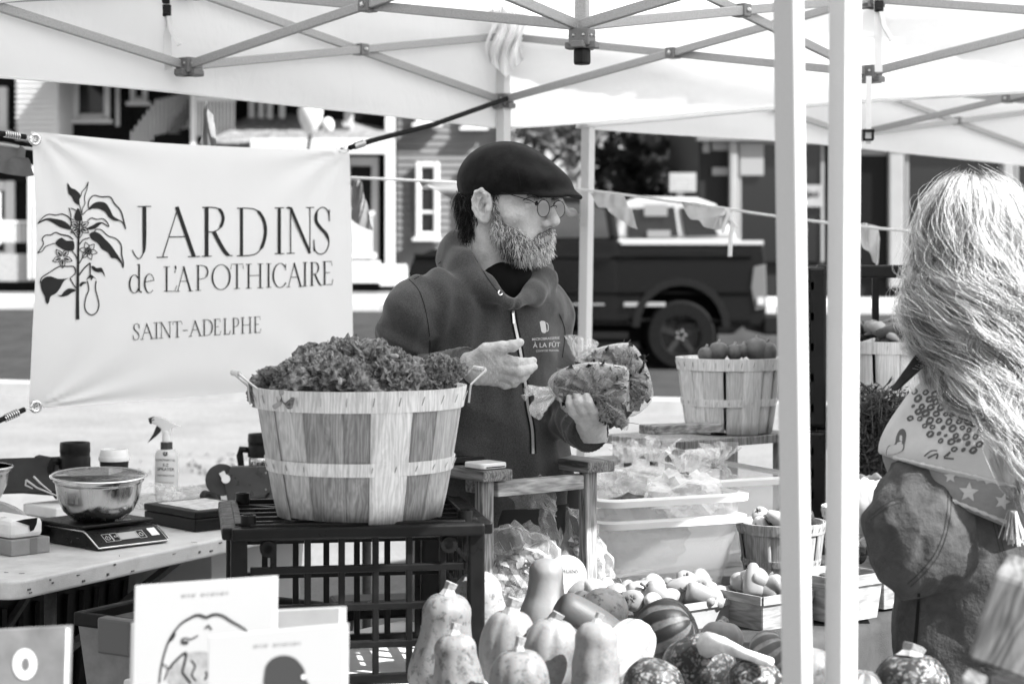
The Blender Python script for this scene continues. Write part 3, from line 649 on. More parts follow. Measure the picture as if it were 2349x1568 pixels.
def tent(name, label, F, R, B, L, legs, peak=3.05, val=1.95, foldB=True, mast=True, drop=None):
    P = {'F': Vector(F).to_3d(), 'R': Vector(R).to_3d(), 'B': Vector(B).to_3d(), 'L': Vector(L).to_3d()}
    C = (P['F'] + P['R'] + P['B'] + P['L']) / 4; rt = thing(name, label, 'tent', (C.x, C.y, 0))
    ang = math.atan2(P['R'].y - P['F'].y, P['R'].x - P['F'].x)
    for k in 'FRBL':
        p = P[k]; m = MB(); R_ = Matrix.Rotation(ang + legs.get(k, (0, 0, 0))[2], 3, 'Z'); dx, dy = legs.get(k, (0, 0, 0))[:2]
        foot = Vector((p.x + dx, p.y + dy, 0.0)); top = Vector((p.x, p.y, ZU + .05))
        t_ = (top - foot).normalized(); s_ = .0165 if k == 'F' else .019
        cs = [R_ @ Vector((i * s_, j * s_, 0)) for i, j in ((-1, -1), (1, -1), (1, 1), (-1, 1))]
        m.add([foot + c for c in cs] + [top + c for c in cs], [(3, 2, 1, 0), (4, 5, 6, 7), (0, 1, 5, 4), (1, 2, 6, 5), (2, 3, 7, 6), (3, 0, 4, 7)])
        lg = m.build('leg', m_leg, rt, bevel=.003); m = MB(); m.box(foot + Vector((0, 0, .004)), (.09, .09, .008)); m.build('foot_plate', m_leg, lg)
        for z in (ZL, ZU): connector(rt, Vector((p.x, p.y, z)), ang)
    mids = {}
    for a, c in ('FR', 'RB', 'BL', 'LF'):
        mm = (P[a] + P[c]) / 2; mids[a + c] = mm
        for q in (P[a], P[c]): barpair(rt, q, mm)
        for z in (ZL, ZU): connector(rt, Vector((mm.x, mm.y, z)), ang)
        barpair(rt, mm, C)
    if mast:
        m = MB(); m.box((C.x, C.y, (ZL + peak) / 2 - .02), (.03, .03, peak - ZL), Matrix.Rotation(ang + .35, 3, 'Z')); m.build('centre_mast', m_frame, rt, bevel=.003)
        for z in (ZL - .03, ZU): connector(rt, Vector((C.x, C.y, z)), ang + .3, .042)
        m = MB(); m.lathe([(.0, -.095), (.018, -.095), (.02, -.09), (.02, -.062), (.017, -.055)], 20, (C.x, C.y, ZL), fr=lambda a, z, r: r * (1 + .03 * math.cos(24 * a))); m.build('mast_knob', m_blackp, rt)
    top = Vector((C.x, C.y, peak)); ctr = C
    for i, (a, c) in enumerate(('FR', 'RB', 'BL', 'LF')):
        out = ((P[a] + P[c]) / 2 - ctr).normalized() * .03; pa = P[a] + (P[a] - ctr).normalized() * .045; pc = P[c] + (P[c] - ctr).normalized() * .045
        def roof(u, v, pa=pa, pc=pc, out=out):
            e = pa.lerp(pc, u); e.z = ZU + .05 - .03 * math.sin(math.pi * u)
            p = e.lerp(top, v); p.z -= .09 * math.sin(math.pi * v) * (1 - .3 * math.cos(2 * math.pi * u)) ; return p
        m = MB(); m.grid(roof, 16, 14); m.build('roof_panel', m_can, rt, smooth=True)
        def valance(u, v, pa=pa, pc=pc, out=out, i=i):
            e = pa.lerp(pc, u) + out * (.5 * math.sin(9 * u + i * 2) * v); zt = ZU + .05 - .03 * math.sin(math.pi * u); zb = val + .02 * math.sin(math.pi * u) ** 2
            e.z = zt + (zb - zt) * v; e += out.normalized() * .012 * math.sin(v * 7 + u * 13 + i) * min(1, v * 5); return e
        m = MB(); m.grid(valance, 30, 10); vl = m.build('valance', m_can, rt, smooth=True)
        m = MB(); m.tube([valance(k / 30, 1.0) for k in range(31)], .004, 6); m.build('hem', m_can, vl, smooth=True)
    return rt, P, C, mids
def strap(parent, p, h=.2, ln=.12):
    b = MB(); q = p + Vector((0, -.05, 0)); b.bar(q + Vector((0, 0, h + .12)), q + Vector((0, 0, h)), .05, .003, (0, 1, 0)); b.bar(q + Vector((0, 0, h)), q + Vector((.005, .01, -.02)), .022, .003, (0, 1, 0))
    b.tube([q + Vector((.008, -.004, h - .06)), q + Vector((.018, -.008, h - .11)), q + Vector((.04, -.01, h - .15))], .009, 4); s_ = b.build('strap', m_strap, parent)
    b = MB(); b.box(q + Vector((0, -.006, h - .015)), (.024, .012, .03)); b.box(q + Vector((.003, -.006, h - .05)), (.026, .012, .034)); b.box(q + Vector((.003, -.012, h - .06)), (.014, .006, .008)); b.build('buckle', m_blackp, s_, bevel=.003)
tA, PA, CA, MA = tent('canopy_tent', 'white pop-up tent with grey folding truss over the stall', (.372, 2.58), (2.19, 4.77), (-.03, 6.6), (-1.85, 4.37), {'F': (.03, 0, .12), 'B': (0, 0, 0)})
strap(tA, Vector((V(395, 0, 5.55).x, 5.5, 2.05)), .2); strap(tA, Vector((V(1998, 0, 5.6).x, 5.55, 2.05)), .22)
b = MB(); q = Vector((V(1995, 0, 5.5).x, 5.5, 0)); b.bar(V(1993, 175, 5.5), V(1992, 330, 5.5), .016, .002, (0, 1, 0)); hs = b.build('hanging_strap', m_strap, tA)
b = MB(); c = V(1992, 300, 5.49); b.box(c, (.034, .01, .008)); b.box(c + Vector((-.013, 0, -.015)), (.006, .01, .03)); b.box(c + Vector((.013, 0, -.012)), (.006, .01, .026)); b.box(c + Vector((0, 0, -.026)), (.028, .01, .006)); b.build('buckle', m_blackp, hs)
# loose gathered cloth hanging where the roof meets the back leg
b = MB()
def gath(u, v):
    p = V(1122 + 82 * u + 9 * math.sin(v * 6), 10 + 168 * v * (1 - .5 * abs(u - .5)), 6.52 - .03 * math.sin(u * 22 + v * 3) - .02 * math.sin(v * 11 + u * 6)); return p
b.grid(gath, 22, 16); b.build('corner_cloth', m_can, tA, smooth=True)
tC, PC, CC, MC = tent('canopy_tent', 'second white pop-up tent behind, its corner leg beside the cap visor', (2.43, 4.98), (4.9, 7.6), (2.72, 9.6), (.285, 6.92), {'L': (-.035, 0, .1)}, val=1.975, mast=False)
m = MB(); R_ = Matrix.Rotation(.62, 3, 'Z'); f_, t_ = Vector((.452, 2.62, 0)), Vector((.467, 2.62, 2.4)); cs = [R_ @ Vector((i * .0165, j * .0165, 0)) for i, j in ((-1, -1), (1, -1), (1, 1), (-1, 1))]
tE = thing('tent_leg', 'front leg of a neighbouring tent, close beside the stall tent\'s front leg', 'tent leg', f_)
m.add([f_ + c for c in cs] + [t_ + c for c in cs], [(3, 2, 1, 0), (4, 5, 6, 7), (0, 1, 5, 4), (1, 2, 6, 5), (2, 3, 7, 6), (3, 0, 4, 7)]); m.build('upright', m_leg, tE, bevel=.003)
m = MB(); m.box(f_ + Vector((0, 0, .004)), (.09, .09, .008)); m.build('foot_plate', m_leg, tE); connector(tE, Vector((.466, 2.62, 2.3)), .6)

# ---------------------------------------------------------------- banner with its lettering and plant drawing
m_ban = mat('banner_vinyl', .68, .55, n=.02, ns=4, bp=.03, bs=900, tl=.12); m_ink = mat('banner_ink', .02, .6)
def bq(u, v):
    L = [V(71, 302, 5.06), V(82, 560, 5.07), V(74, 780, 5.06), V(68, 938, 5.06)]; R_ = [V(799, 343, 6.0), V(806, 560, 6.0), V(809, 740, 6.0), V(812, 880, 6.0)]
    def q(C): return Vector(spline([tuple(c) for c in C], 20)[min(int(round(v * 60)), 60)])
    p = q(L).lerp(q(R_), u); p += Vector((.6, -.8, 0)) * (.018 * math.sin(math.pi * u) * math.sin(math.pi * v) + .004 * math.sin(u * 14) * (1 - v) + sum(.009 * math.exp(-math.hypot(u - a_, v - b_) / .22) * math.sin(math.atan2(v - b_, u - a_) * 13 + a_) * min(1, math.hypot(u - a_, v - b_) * 12) for a_, b_ in ((0, 0), (1, 0), (0, 1), (1, 1)))); p.z -= .012 * math.sin(math.pi * u) * (1 - v); return p
bn = thing('banner', 'white vinyl banner lettered JARDINS de L\'APOTHICAIRE with a plant drawing', 'banner', V(430, 930, 5.5))
b = MB(); b.grid(bq, 60, 60); bs_ = b.build('sheet', m_ban, bn, smooth=True)
D = Decal(bvh_of(bs_), .003)
def glyph(D, ch, x, y, w_, h, tk, tn, sl=0):
    """light roman capitals drawn from thick and thin strokes; y is the baseline"""
    g = lambda u, v: (x + u * w_, y - v * h + u * w_ * sl)
    def S(pts, t_, sm=0): D.stroke([g(*p) for p in pts], t_, sm)
    def serif(u, v, l=.16): S([(u - l, v), (u + l, v)], tn * .9)
    k = tk; n = tn
    if ch == 'I': S([(.5, 0), (.5, 1)], k); serif(.5, 0, .42); serif(.5, 1, .42)
    elif ch == 'J': S([(.62, 1), (.62, .25), (.55, .05), (.32, -.06), (.08, .02), (-.05, .12)], [k, k, k, k, k * .9, k * .8, k * .7, k * .6, n, n, n, n, n, n, n, n, n, n, n, n, n][:21], 4); serif(.62, 1, .38)
    elif ch == 'A': S([(.08, 0), (.5, 1)], n); S([(.46, 1.0), (.92, 0)], k); S([(.24, .40), (.74, .40)], n); serif(.07, 0, .15); serif(.92, 0, .16)
    elif ch == 'D': S([(.2, 0), (.2, 1)], k); S([(.05, 1), (.35, 1), (.7, .95), (.93, .72), (.97, .45), (.85, .17), (.6, .02), (.05, 0)], [n] * 9 + [k] * 12 + [n] * 8, 4)
    elif ch == 'R': S([(.18, 0), (.18, 1)], k); S([(.03, 1), (.35, 1), (.62, .95), (.74, .77), (.62, .57), (.4, .5), (.2, .5)], [n] * 8 + [k * .8] * 8 + [n] * 9, 4); S([(.42, .5), (.66, .22), (.86, .04), (1.05, 0)], [k] * 9 + [k * .7, n, n, n], 4); serif(.18, 0, .17)
    elif ch == 'P': S([(.2, 0), (.2, 1)], k); S([(.05, 1), (.4, 1), (.72, .94), (.85, .74), (.72, .53), (.45, .46), (.2, .46)], [n] * 8 + [k * .8] * 8 + [n] * 9, 4); serif(.2, 0, .2)
    elif ch == 'N': S([(.16, 0), (.16, 1)], n); S([(.05, 1.0), (.16, 1), (.86, -.01)], k * .9); S([(.86, 0), (.86, 1)], n); serif(.16, 0, .15); serif(.86, 1, .15); serif(.06, 1, .08)
    elif ch == 'S': S([(.86, .74), (.8, .92), (.55, 1.01), (.26, .93), (.2, .72), (.42, .56), (.7, .42), (.84, .22), (.68, .03), (.4, -.02), (.16, .06), (.1, .26)], [n] * 12 + [n * 1.5, k * .7, k, k] + [k * 1.05] * 10 + [k * .8, n * 1.5] + [n] * 17, 4); S([(.86, .7), (.86, .96)], n); S([(.1, .04), (.1, .3)], n)
    elif ch == 'L': S([(.25, 0), (.25, 1)], k); serif(.25, 1, .22); S([(.05, 0), (.8, 0), (.92, .22)], n)
    elif ch == 'T': S([(.5, 0), (.5, 1)], k); S([(.02, .8), (.06, 1), (.94, 1), (.98, .8)], n); serif(.5, 0, .22)
    elif ch == 'H': S([(.18, 0), (.18, 1)], k); S([(.82, 0), (.82, 1)], k); S([(.18, .52), (.82, .52)], n); [serif(u, v, .16) for u in (.18, .82) for v in (0, 1)]
    elif ch == 'E': S([(.22, 0), (.22, 1)], k); S([(.05, 1), (.8, 1), (.84, .82)], n); S([(.22, .52), (.66, .52)], n); S([(.05, 0), (.84, 0), (.92, .22)], n)
    elif ch in 'OC':
        a0, a1 = (0, 360) if ch == 'O' else (42, 322); N = 32; pts = []; ws = []
        for i in range(N + 1):
            a = math.radians(a0 + (a1 - a0) * i / N); pts.append((.5 + .47 * math.cos(a), .5 + .51 * math.sin(a))); ws.append(n + (k - n) * abs(math.cos(a)) ** 1.6)
        S(pts, ws)
        if ch == 'C': S([(.86, .72), (.87, .98)], n)
    elif ch == 'd':
        pts = [(.42 + .34 * math.cos(a), .31 + .33 * math.sin(a)) for a in (math.radians(40 + 290 * i / 20) for i in range(21))]; S(pts, [n + (k - n) * abs(math.cos(math.radians(40 + 290 * i / 20))) ** 1.5 for i in range(21)]); S([(.76, 1.02), (.76, .06), (.95, .0)], k); S([(.6, 1.0), (.76, 1.03)], n)
    elif ch == 'e':
        S([(.14, .36), (.84, .42)], n); pts = [(.5 + .36 * math.cos(a), .31 + .34 * math.sin(a)) for a in (math.radians(15 + 300 * i / 20) for i in range(21))]; S(pts, [n + (k - n) * max(0, -math.cos(math.radians(15 + 300 * i / 20))) for i in range(21)])
    elif ch == '’': S([(.5, 1.0), (.62, .9), (.4, .72)], [k, k, k, k, k * .8, n, n, n, n], 4)
    elif ch == '-': S([(.1, .4), (.9, .4)], n * 1.3)
# letter cells read off the banner: (char, left, right, baseline, cap height)
for (ch, x0, x1, y, h) in (('J', 306, 347, 587, 113), ('A', 366, 452, 590, 115), ('R', 462, 530, 588, 112), ('D', 540, 611, 587, 109), ('I', 628, 654, 582, 105), ('N', 660, 742, 581, 104), ('S', 712, 762, 581, 104)):
    if ch == 'N': x0, x1 = 657, 720
    if ch == 'S': x0, x1 = 716, 762
    glyph(D, ch, x0, y, x1 - x0, h, 4.4 if x0 < 500 else 3.6, 1.2, -.02)
D.done('lettering', m_ink, bn); D = Decal(bvh_of(bs_), .003)
for (ch, x0, x1, y, h) in (('d', 295, 327, 671, 63), ('e', 328, 358, 670, 64), ('L', 374, 408, 668, 56), ('’', 396, 408, 667, 57), ('A', 405, 440, 668, 57), ('P', 448, 482, 666, 57), ('O', 486, 529, 664, 56), ('T', 529, 559, 662, 56), ('H', 563, 605, 661, 55), ('I', 609, 624, 659, 54), ('C', 626, 660, 659, 54), ('A', 659, 693, 658, 55), ('I', 694, 706, 656, 54), ('R', 711, 738, 655, 53), ('E', 739, 766, 653, 53)):
    glyph(D, ch, x0, y, x1 - x0, h, 1.9, .75, -.025)
D.done('lettering', m_ink, bn); D = Decal(bvh_of(bs_), .003)
for i, (ch, x0, x1) in enumerate((('S', 304, 322), ('A', 324, 351), ('I', 351, 367), ('N', 366, 394), ('T', 396, 418), ('-', 418, 432), ('A', 435, 462), ('D', 464, 488), ('E', 490, 508), ('L', 512, 530), ('P', 533, 550), ('H', 552, 579), ('E', 582, 600))):
    glyph(D, ch, x0, 779 - (x0 - 304) * .058, x1 - x0, 36, 1.25, .65, -.055)
D.done('lettering', m_ink, bn); D = Decal(bvh_of(bs_), .003)
# plant drawing: points from the enlarged view (1568 px across 400)
zz = lambda p: ((60 + p[0] / 3.92) / 1.0643, (420 + p[1] / 3.92) / 1.0643)
def F_(*pts, sm=5): D.fill([zz(p) for p in pts], sm)
def S_(w_, *pts, sm=6): D.stroke([zz(p) for p in pts], w_, sm)
S_((1.5, 4.2), (535, 420), (518, 620), (512, 900), (508, 1200), (508, 1410))
F_((410, 105), (445, 150), (490, 170), (535, 220), (525, 262), (525, 315), (480, 290), (450, 235), (420, 200))
S_(.9, (610, 95), (585, 150), (550, 190), (540, 225), (520, 270), (530, 330), (550, 405)); S_(.9, (610, 95), (598, 160), (575, 240), (578, 300), (555, 350), (550, 410))
F_((610, 355), (660, 300), (720, 283), (780, 300), (820, 360), (850, 420), (910, 462), (860, 465), (805, 430), (770, 380), (710, 352), (650, 350))
S_(1.0, (555, 410), (600, 365), (640, 352)); S_((1.2, 1.6), (612, 345), (615, 280), (660, 225), (740, 238), (820, 240), (860, 300), (920, 370), (945, 450), (968, 545)); S_(1.2, (968, 545), (945, 490), (905, 460))
S_(1.1, (440, 345), (490, 365), (500, 385)); S_(1.1, (425, 342), (442, 400), (445, 445), (470, 460)); F_((512, 345), (545, 410), (552, 460), (500, 470), (475, 440), (485, 395))
S_((1.0, 1.6), (125, 497), (170, 440), (230, 405), (300, 412), (360, 402), (420, 430), (448, 480), (440, 530)); F_((125, 497), (170, 458), (230, 440), (310, 450), (380, 470), (430, 510), (445, 548), (400, 545), (340, 525), (280, 490), (210, 462))
S_(1.3, (440, 540), (475, 590), (515, 635)); S_(1.2, (600, 470), (640, 440), (690, 452), (750, 448), (790, 480), (805, 522), (770, 500), (745, 485)); F_((590, 540), (650, 510), (700, 482), (755, 482), (720, 505), (680, 540), (620, 552))
S_((1.0, 1.6), (125, 775), (180, 690), (170, 640), (200, 605), (250, 602), (300, 578), (350, 598), (420, 612), (465, 645)); S_(1.0, (125, 775), (170, 755), (200, 715), (260, 690), (300, 680)); F_((295, 680), (350, 628), (400, 655), (465, 660), (478, 700), (470, 745), (420, 755), (360, 735))
S_(1.2, (455, 755), (490, 800), (510, 850)); F_((625, 590), (670, 570), (720, 590), (770, 640), (820, 690), (870, 760), (910, 820), (940, 885), (880, 830), (830, 820), (800, 770), (740, 735), (700, 680), (640, 640)); S_((1.0, 1.6), (665, 575), (690, 548), (740, 556), (800, 610), (880, 640), (925, 700), (930, 790), (945, 860), (942, 915)); S_(1.1, (942, 915), (925, 850))
S_(1.3, (520, 700), (560, 650), (620, 630)); S_(1.2, (520, 880), (560, 810), (590, 770))
S_((1.4, 1.1), (490, 945), (470, 905), (410, 902), (330, 905), (240, 960), (165, 1010), (150, 1060)); F_((155, 1060), (190, 1010), (250, 997), (320, 1020), (400, 1018), (440, 1005), (380, 1040), (340, 1110), (300, 1160), (250, 1190), (235, 1240), (218, 1260), (200, 1230), (195, 1190), (165, 1130)); S_(1.1, (440, 1010), (480, 975), (490, 940)); S_(1.3, (435, 1015), (470, 1075), (505, 1125))
F_((312, 1172), (350, 1178), (380, 1140), (430, 1112), (495, 1130), (450, 1155), (410, 1180), (350, 1192)); S_(1.5, (520, 990), (570, 920), (628, 868), sm=3); S_(1.5, (628, 868), (628, 985), sm=2); F_((640, 905), (660, 898), (690, 918), (735, 915), (760, 960), (770, 1000), (740, 960), (700, 958), (660, 940))
S_(1.3, (600, 1040), (615, 1120), (590, 1190), (575, 1270), (590, 1330), (640, 1367), (690, 1340), (712, 1270), (700, 1200), (680, 1120), (685, 1040)); F_((590, 1035), (620, 985), (645, 985), (692, 1030), (660, 1010), (640, 1035), (625, 1010)); F_((525, 1080), (550, 1050), (595, 1055), (560, 1075), (540, 1095))
def flower(cx, cy, r, dark=0, n=6, a0=0.):
    for k in range(n):
        a = a0 + k * 2 * math.pi / n; c_, s_ = math.cos(a), math.sin(a); g = lambda u, v: (cx + r * (u * c_ - v * s_), cy + r * (u * s_ + v * c_))
        S_(.9, g(.18, 0), g(.55, .27), g(1.05, 0), sm=5); S_(.9, g(.18, 0), g(.55, -.27), g(1.05, 0), sm=5)
        if not dark: F_(g(.25, 0), g(.5, .1), g(.78, 0), g(.5, -.1), sm=2)
        else: S_(1.2, g(0, 0), g(.5, .0), sm=2)
flower(528, 530, 95, 0, 6, .52); flower(362, 820, 95, 0, 5, .3); flower(610, 755, 85, 1, 6, .2)
D.done('plant_drawing', m_ink, bn)
m_steel = mat('bright_steel', .7, .2, metal=1); m_bungee = mat('bungee_black', .012, .7, bp=.5, bs=300)
def eyelet(c): b = MB(); b.M = Tm(c) @ Matrix.Rotation(.72, 4, 'Z') @ Matrix.Rotation(math.pi / 2, 4, 'X'); b.lathe([(.009, -.003), (.017, -.004), (.018, 0), (.017, .004), (.009, .003), (.008, 0), (.009, -.003)], 24); b.build('eyelet', m_steel, bn, smooth=True)
for c in (V(80, 320, 5.05), V(82, 932, 5.05), V(782, 347, 5.985)): eyelet(c)
def bungee(label, a, hook, end, r):
    """a: hooked eyelet, hook: where the cord starts, end: far fixing"""
    rt = thing('bungee_cord', label, 'bungee cord', hook, group='bungee cords holding the banner'); b = MB(); dv = (end - hook).normalized()
    mid = hook.lerp(end, .5) - Vector((0, 0, .01)); b.tube([hook - dv * .02, hook + dv * .1, mid, end], r, 10); b.build('cord', m_bungee, rt, smooth=True)
    b = MB(); u = dv.orthogonal().normalized(); q = dv.cross(u); b.tube([hook + dv * (.0035 * k / 3) + (u * math.cos(k * 1.05) + q * math.sin(k * 1.05)) * (r + .002) for k in range(40)], .0022, 6); b.build('coil', m_steel, rt, smooth=True)
    b = MB(); s_ = Vector((.012, -.012, -.006)); b.tube([hook + dv * .01, hook - dv * .03, a.lerp(hook, .35) + s_, a + s_, a - (hook - a).normalized() * .008, a + Vector((-.004, .012, .01)), a.lerp(hook, .3) + Vector((0, .01, .012))], .0018, 6); b.build('hook', m_steel, rt, smooth=True)
bungee('black bungee cord hooked into the banner\'s upper left eyelet', V(80, 320, 5.04), V(44, 312, 4.98), PA['L'] + Vector((.02, 0, 1.86)), .007)
bungee('black bungee cord hooked into the banner\'s lower left eyelet', V(82, 928, 5.04), V(42, 945, 4.98), PA['L'] + Vector((.02, 0, .82)), .007)
bungee('long black bungee cord stretched from the banner up to the tent\'s back leg', V(782, 347, 5.97), V(812, 336, 6.02), V(1163, 226, 6.55), .0085)

# ---------------------------------------------------------------- bunting
m_flag = mat('flag_cloth', .24, .85, n=.12, ns=25, bp=.2, bs=300, tl=.35); m_flagw = mat('flag_cloth_pale', .55, .85, n=.08, ns=25, bp=.2, bs=300, tl=.4)
def flagmesh(parent, pts, d, m=m_flag, bend=.05):
    c = [V(x, y, d) for x, y in pts]; b = MB()
    def f(u, v):
        p = c[0].lerp(c[1], u).lerp(c[3].lerp(c[2], u), v); p.y += bend * math.sin(u * 3 + v * 4) + .02 * math.sin(u * 11 + v * 6); p.z += .01 * math.sin(v * 9 + u * 3); return p
    b.grid(f, 10, 14); b.build('flag', m, parent, smooth=True)
bt = thing('bunting', 'string of cloth pennants tied across behind the seller to the right', 'bunting', V(1350, 440, 6.6))
cp = [V(x, y, d) for x, y, d in ((795, 407, 7.4), (950, 414, 7.1), (1150, 424, 6.95), (1340, 436, 6.75), (1500, 456, 6.6), (1650, 476, 6.5), (1760, 493, 6.4), (1960, 518, 6.3), (2150, 535, 6.2), (2400, 556, 6.1))]
b = MB(); b.tube([Vector(p) for p in spline([tuple(c) for c in cp], 6)], .005, 6); b.build('cord', m_strap, bt, smooth=True)
for pts, d, mm in (([(803, 410), (832, 420), (855, 525), (800, 500)], 7.3, m_flag), ([(950, 414), (1110, 424), (1090, 470), (985, 432)], 7.05, m_flag), ([(1350, 444), (1432, 450), (1464, 522), (1395, 488)], 6.7, m_flagw), ([(1558, 462), (1672, 482), (1660, 520), (1610, 522)], 6.5, m_flagw), ([(1972, 515), (2012, 520), (2016, 602), (1995, 600)], 6.3, m_flagw), ([(1276, 462), (1290, 458), (1342, 512), (1332, 510)], 6.9, m_flagw), ([(1815, 500), (1850, 504), (1850, 585), (1838, 560)], 6.35, m_flag)): flagmesh(bt, pts, d, mm)
b = MB(); b.tube([V(1668, 482, 6.48), V(1652, 500, 6.46), V(1656, 530, 6.45), V(1672, 490, 6.45)], .009, 5); b.tube([V(1668, 482, 6.47), V(1680, 510, 6.45), V(1676, 545, 6.45), V(1674, 588, 6.44)], .008, 5); b.tube([V(1672, 500, 6.45), V(1688, 520, 6.45)], .007, 5); b.build('knot', m_strap, bt)
b2 = thing('bunting', 'string of grey cloth pennants behind the upper left of the banner', 'bunting', V(40, 340, 5.6))
b = MB(); b.tube([V(-80, 318, 5.3), V(60, 340, 5.6), V(300, 368, 6.0), V(470, 372, 6.3), V(795, 407, 7.4)], .005, 6); b.build('cord', m_strap, b2, smooth=True)
flagmesh(b2, [(-30, 322), (62, 345), (80, 398), (-20, 392)], 5.5); flagmesh(b2, [(438, 365), (506, 368), (490, 262), (478, 236)], 6.2)
# ---------------------------------------------------------------- folding table on the left and what stands on it
TZ = .78
m_tab = mat('table_plastic', .58, .5, n=.1, ns=14, bp=.25, bs=350, dirt=.5)
m_scr = mat('scuff_mark', .1, .9)
tb = thing('folding_table', 'scuffed white plastic folding table with the scale on it', 'table', (-1.07, 4.05, 0))
ax_ = Vector((.453, .891, 0)); bx_ = Vector((-.891, .453, 0)); C0 = Vector((-1.07, 4.05, 0))
TM = Matrix(((ax_.x, bx_.x, 0, C0.x), (ax_.y, bx_.y, 0, C0.y), (0, 0, 1, 0), (0, 0, 0, 1)))
def rrect(w_, h, r, n=6, x0=0, y0=0):
    out = []
    for cx, cy, a0 in ((w_ - r, h - r, 0), (r, h - r, 90), (r, r, 180), (w_ - r, r, 270)):
        out += [(x0 + cx + r * math.cos(math.radians(a0 + 90 * k / n)), y0 + cy + r * math.sin(math.radians(a0 + 90 * k / n))) for k in range(n + 1)]
    return out
b = MB(); b.M = TM; b.prism(rrect(1.83, .76, .05), TZ - .042, TZ); top_ = b.build('table_top', m_tab, tb, bevel=.007, seg=3)
b = MB(); b.M = TM
for k in range(46):
    x, y = random.uniform(.02, 1.2), random.uniform(.01, .7); l = random.uniform(.004, .02); a = random.uniform(0, 3.1); b.M = TM @ Tm((x, y, TZ + .0012)) @ Rz(a); b.box((0, 0, 0), (l, random.uniform(.0006, .002), .0008))
for k in range(16): b.M = TM; b.box((random.uniform(.02, 1.1), -.0015, TZ - random.uniform(.008, .034)), (random.uniform(.003, .012), .002, random.uniform(.001, .006)))
props(b.build('scuff', m_scr, top_), kind='stuff')
m_steelg = mat('painted_steel', .05, .45, n=.25, ns=90)
for x in (.22, 1.6):
    for y in (.09, .67):
        b = MB(); b.M = TM; b.tube([(x, y, TZ - .045), (x, y, 0)], .014, 12); b.build('leg', m_steelg, tb, smooth=True)
    b = MB(); b.M = TM; b.tube([(x, .09, .3), (x, .67, .3)], .011, 10); b.build('cross_bar', m_steelg, tb, smooth=True)
    b = MB(); b.M = TM; s_ = 1 if x < 1 else -1; b.bar((x, .38, .42), (x + .34 * s_, .38, TZ - .05), .022, .012); b.build('brace', m_steelg, tb)
b = MB(); b.M = TM; b.bar((.18, .12, .52), (.75, .12, TZ - .055), .024, .014); b.build('brace', m_steelg, tb)

# postal scale
P0 = Vector((-.985, 4.49, TZ + .002)); xa = Vector((.68, .73, 0)).normalized(); ya = Vector((-xa.y, xa.x, 0))
SM = Matrix(((xa.x, ya.x, 0, P0.x), (xa.y, ya.y, 0, P0.y), (0, 0, 1, P0.z), (0, 0, 0, 1)))
m_sc = mat('scale_black', .008, .35, n=.15, ns=40, spec=.2); m_silver = mat('silver_edge', .7, .25, metal=.9)
ps = thing('postal_scale', 'black digital scale with a small display under the steel bowl', 'scale', P0, math.atan2(xa.y, xa.x))
b = MB(); b.M = SM
def slabx(b, prof, x0, x1):
    n = len(prof); b.add([(x0, y, z) for y, z in prof] + [(x1, y, z) for y, z in prof], [tuple(range(n)), tuple(range(n, 2 * n))[::-1]] + [(i, n + i, n + (i + 1) % n, (i + 1) % n) for i in range(n)])
slabx(b, [(.0, .0), (.26, .0), (.265, .04), (.062, .04), (.05, .036), (.004, .008)], 0, .205); b.build('body', m_sc, ps, bevel=.004)
b = MB(); b.M = SM; slabx(b, [(.066, .044), (.268, .044), (.268, .053), (.066, .053)], -.003, .208); pl_ = b.build('platform', m_sc, ps, bevel=.003)
b = MB(); b.M = SM; b.tube([(-.002, .262, .04), (-.002, .06, .041), (-.002, .048, .036), (0, .0, .006), (.2, -.002, .005), (.206, .0, .008), (.207, .05, .036)], .0022, 6); b.build('edge_strip', m_silver, ps, smooth=True)
face = lambda x, y, o=.0: (x, .004 + y * .046, .008 + y * .028 + o)
b = MB(); b.M = SM; b.add([face(x, y, .0016) for x, y in ((.078, .28), (.13, .28), (.13, .76), (.078, .76))], [(0, 1, 2, 3)]); b.build('display', mat('lcd', .42, .3), ps)
b = MB(); b.M = SM
for x0, x1 in ((.034, .056), (.058, .076), (.132, .152)):
    for (q0, q1) in (((x0, .25), (x1, .25)), ((x1, .25), (x1, .78)), ((x1, .78), (x0, .78)), ((x0, .78), (x0, .25))): b.tube([face(*q0, .0014), face(*q1, .0014)], .0005, 4)
b.tube([face(.045 + .006 * math.cos(a), .5 + .13 * math.sin(a), .0014) for a in (math.radians(120 + 300 * k / 16) for k in range(17))], .0006, 4); b.tube([face(.045, .5, .0014), face(.045, .68, .0014)], .0006, 4)
b.tube([face(.142 + .005 * math.cos(a), .5 + .12 * math.sin(a), .0014) for a in (2 * math.pi * k / 16 for k in range(17))], .0006, 4)
b.build('button_outline', mat('print_white', .8, .6), ps)
b = MB(); b.M = SM; b.add([face(x, y, .0018) for x, y in ((.168, .3), (.192, .3), (.192, .85), (.168, .85))], [(0, 1, 2, 3)]); b.build('tare_button', mat('print_white', .8), ps)
def txt3(parent, text, M_, size, m, name='lettering'):
    vs_, fs_ = TXT[text]; b = MB(); b.M = M_; b.add([(x * size, y * size, 0) for x, y, z in vs_], fs_); return b.build(name, m, parent)
txt3(ps, 'DYMO', SM @ Tm((.125, .074, .0545)), .017, mat('print_white', .8)); txt3(ps, '0.0', SM @ Tm((.067, .024, .0245)) @ Matrix.Rotation(.54, 4, 'X'), .008, mat('print_white', .8))

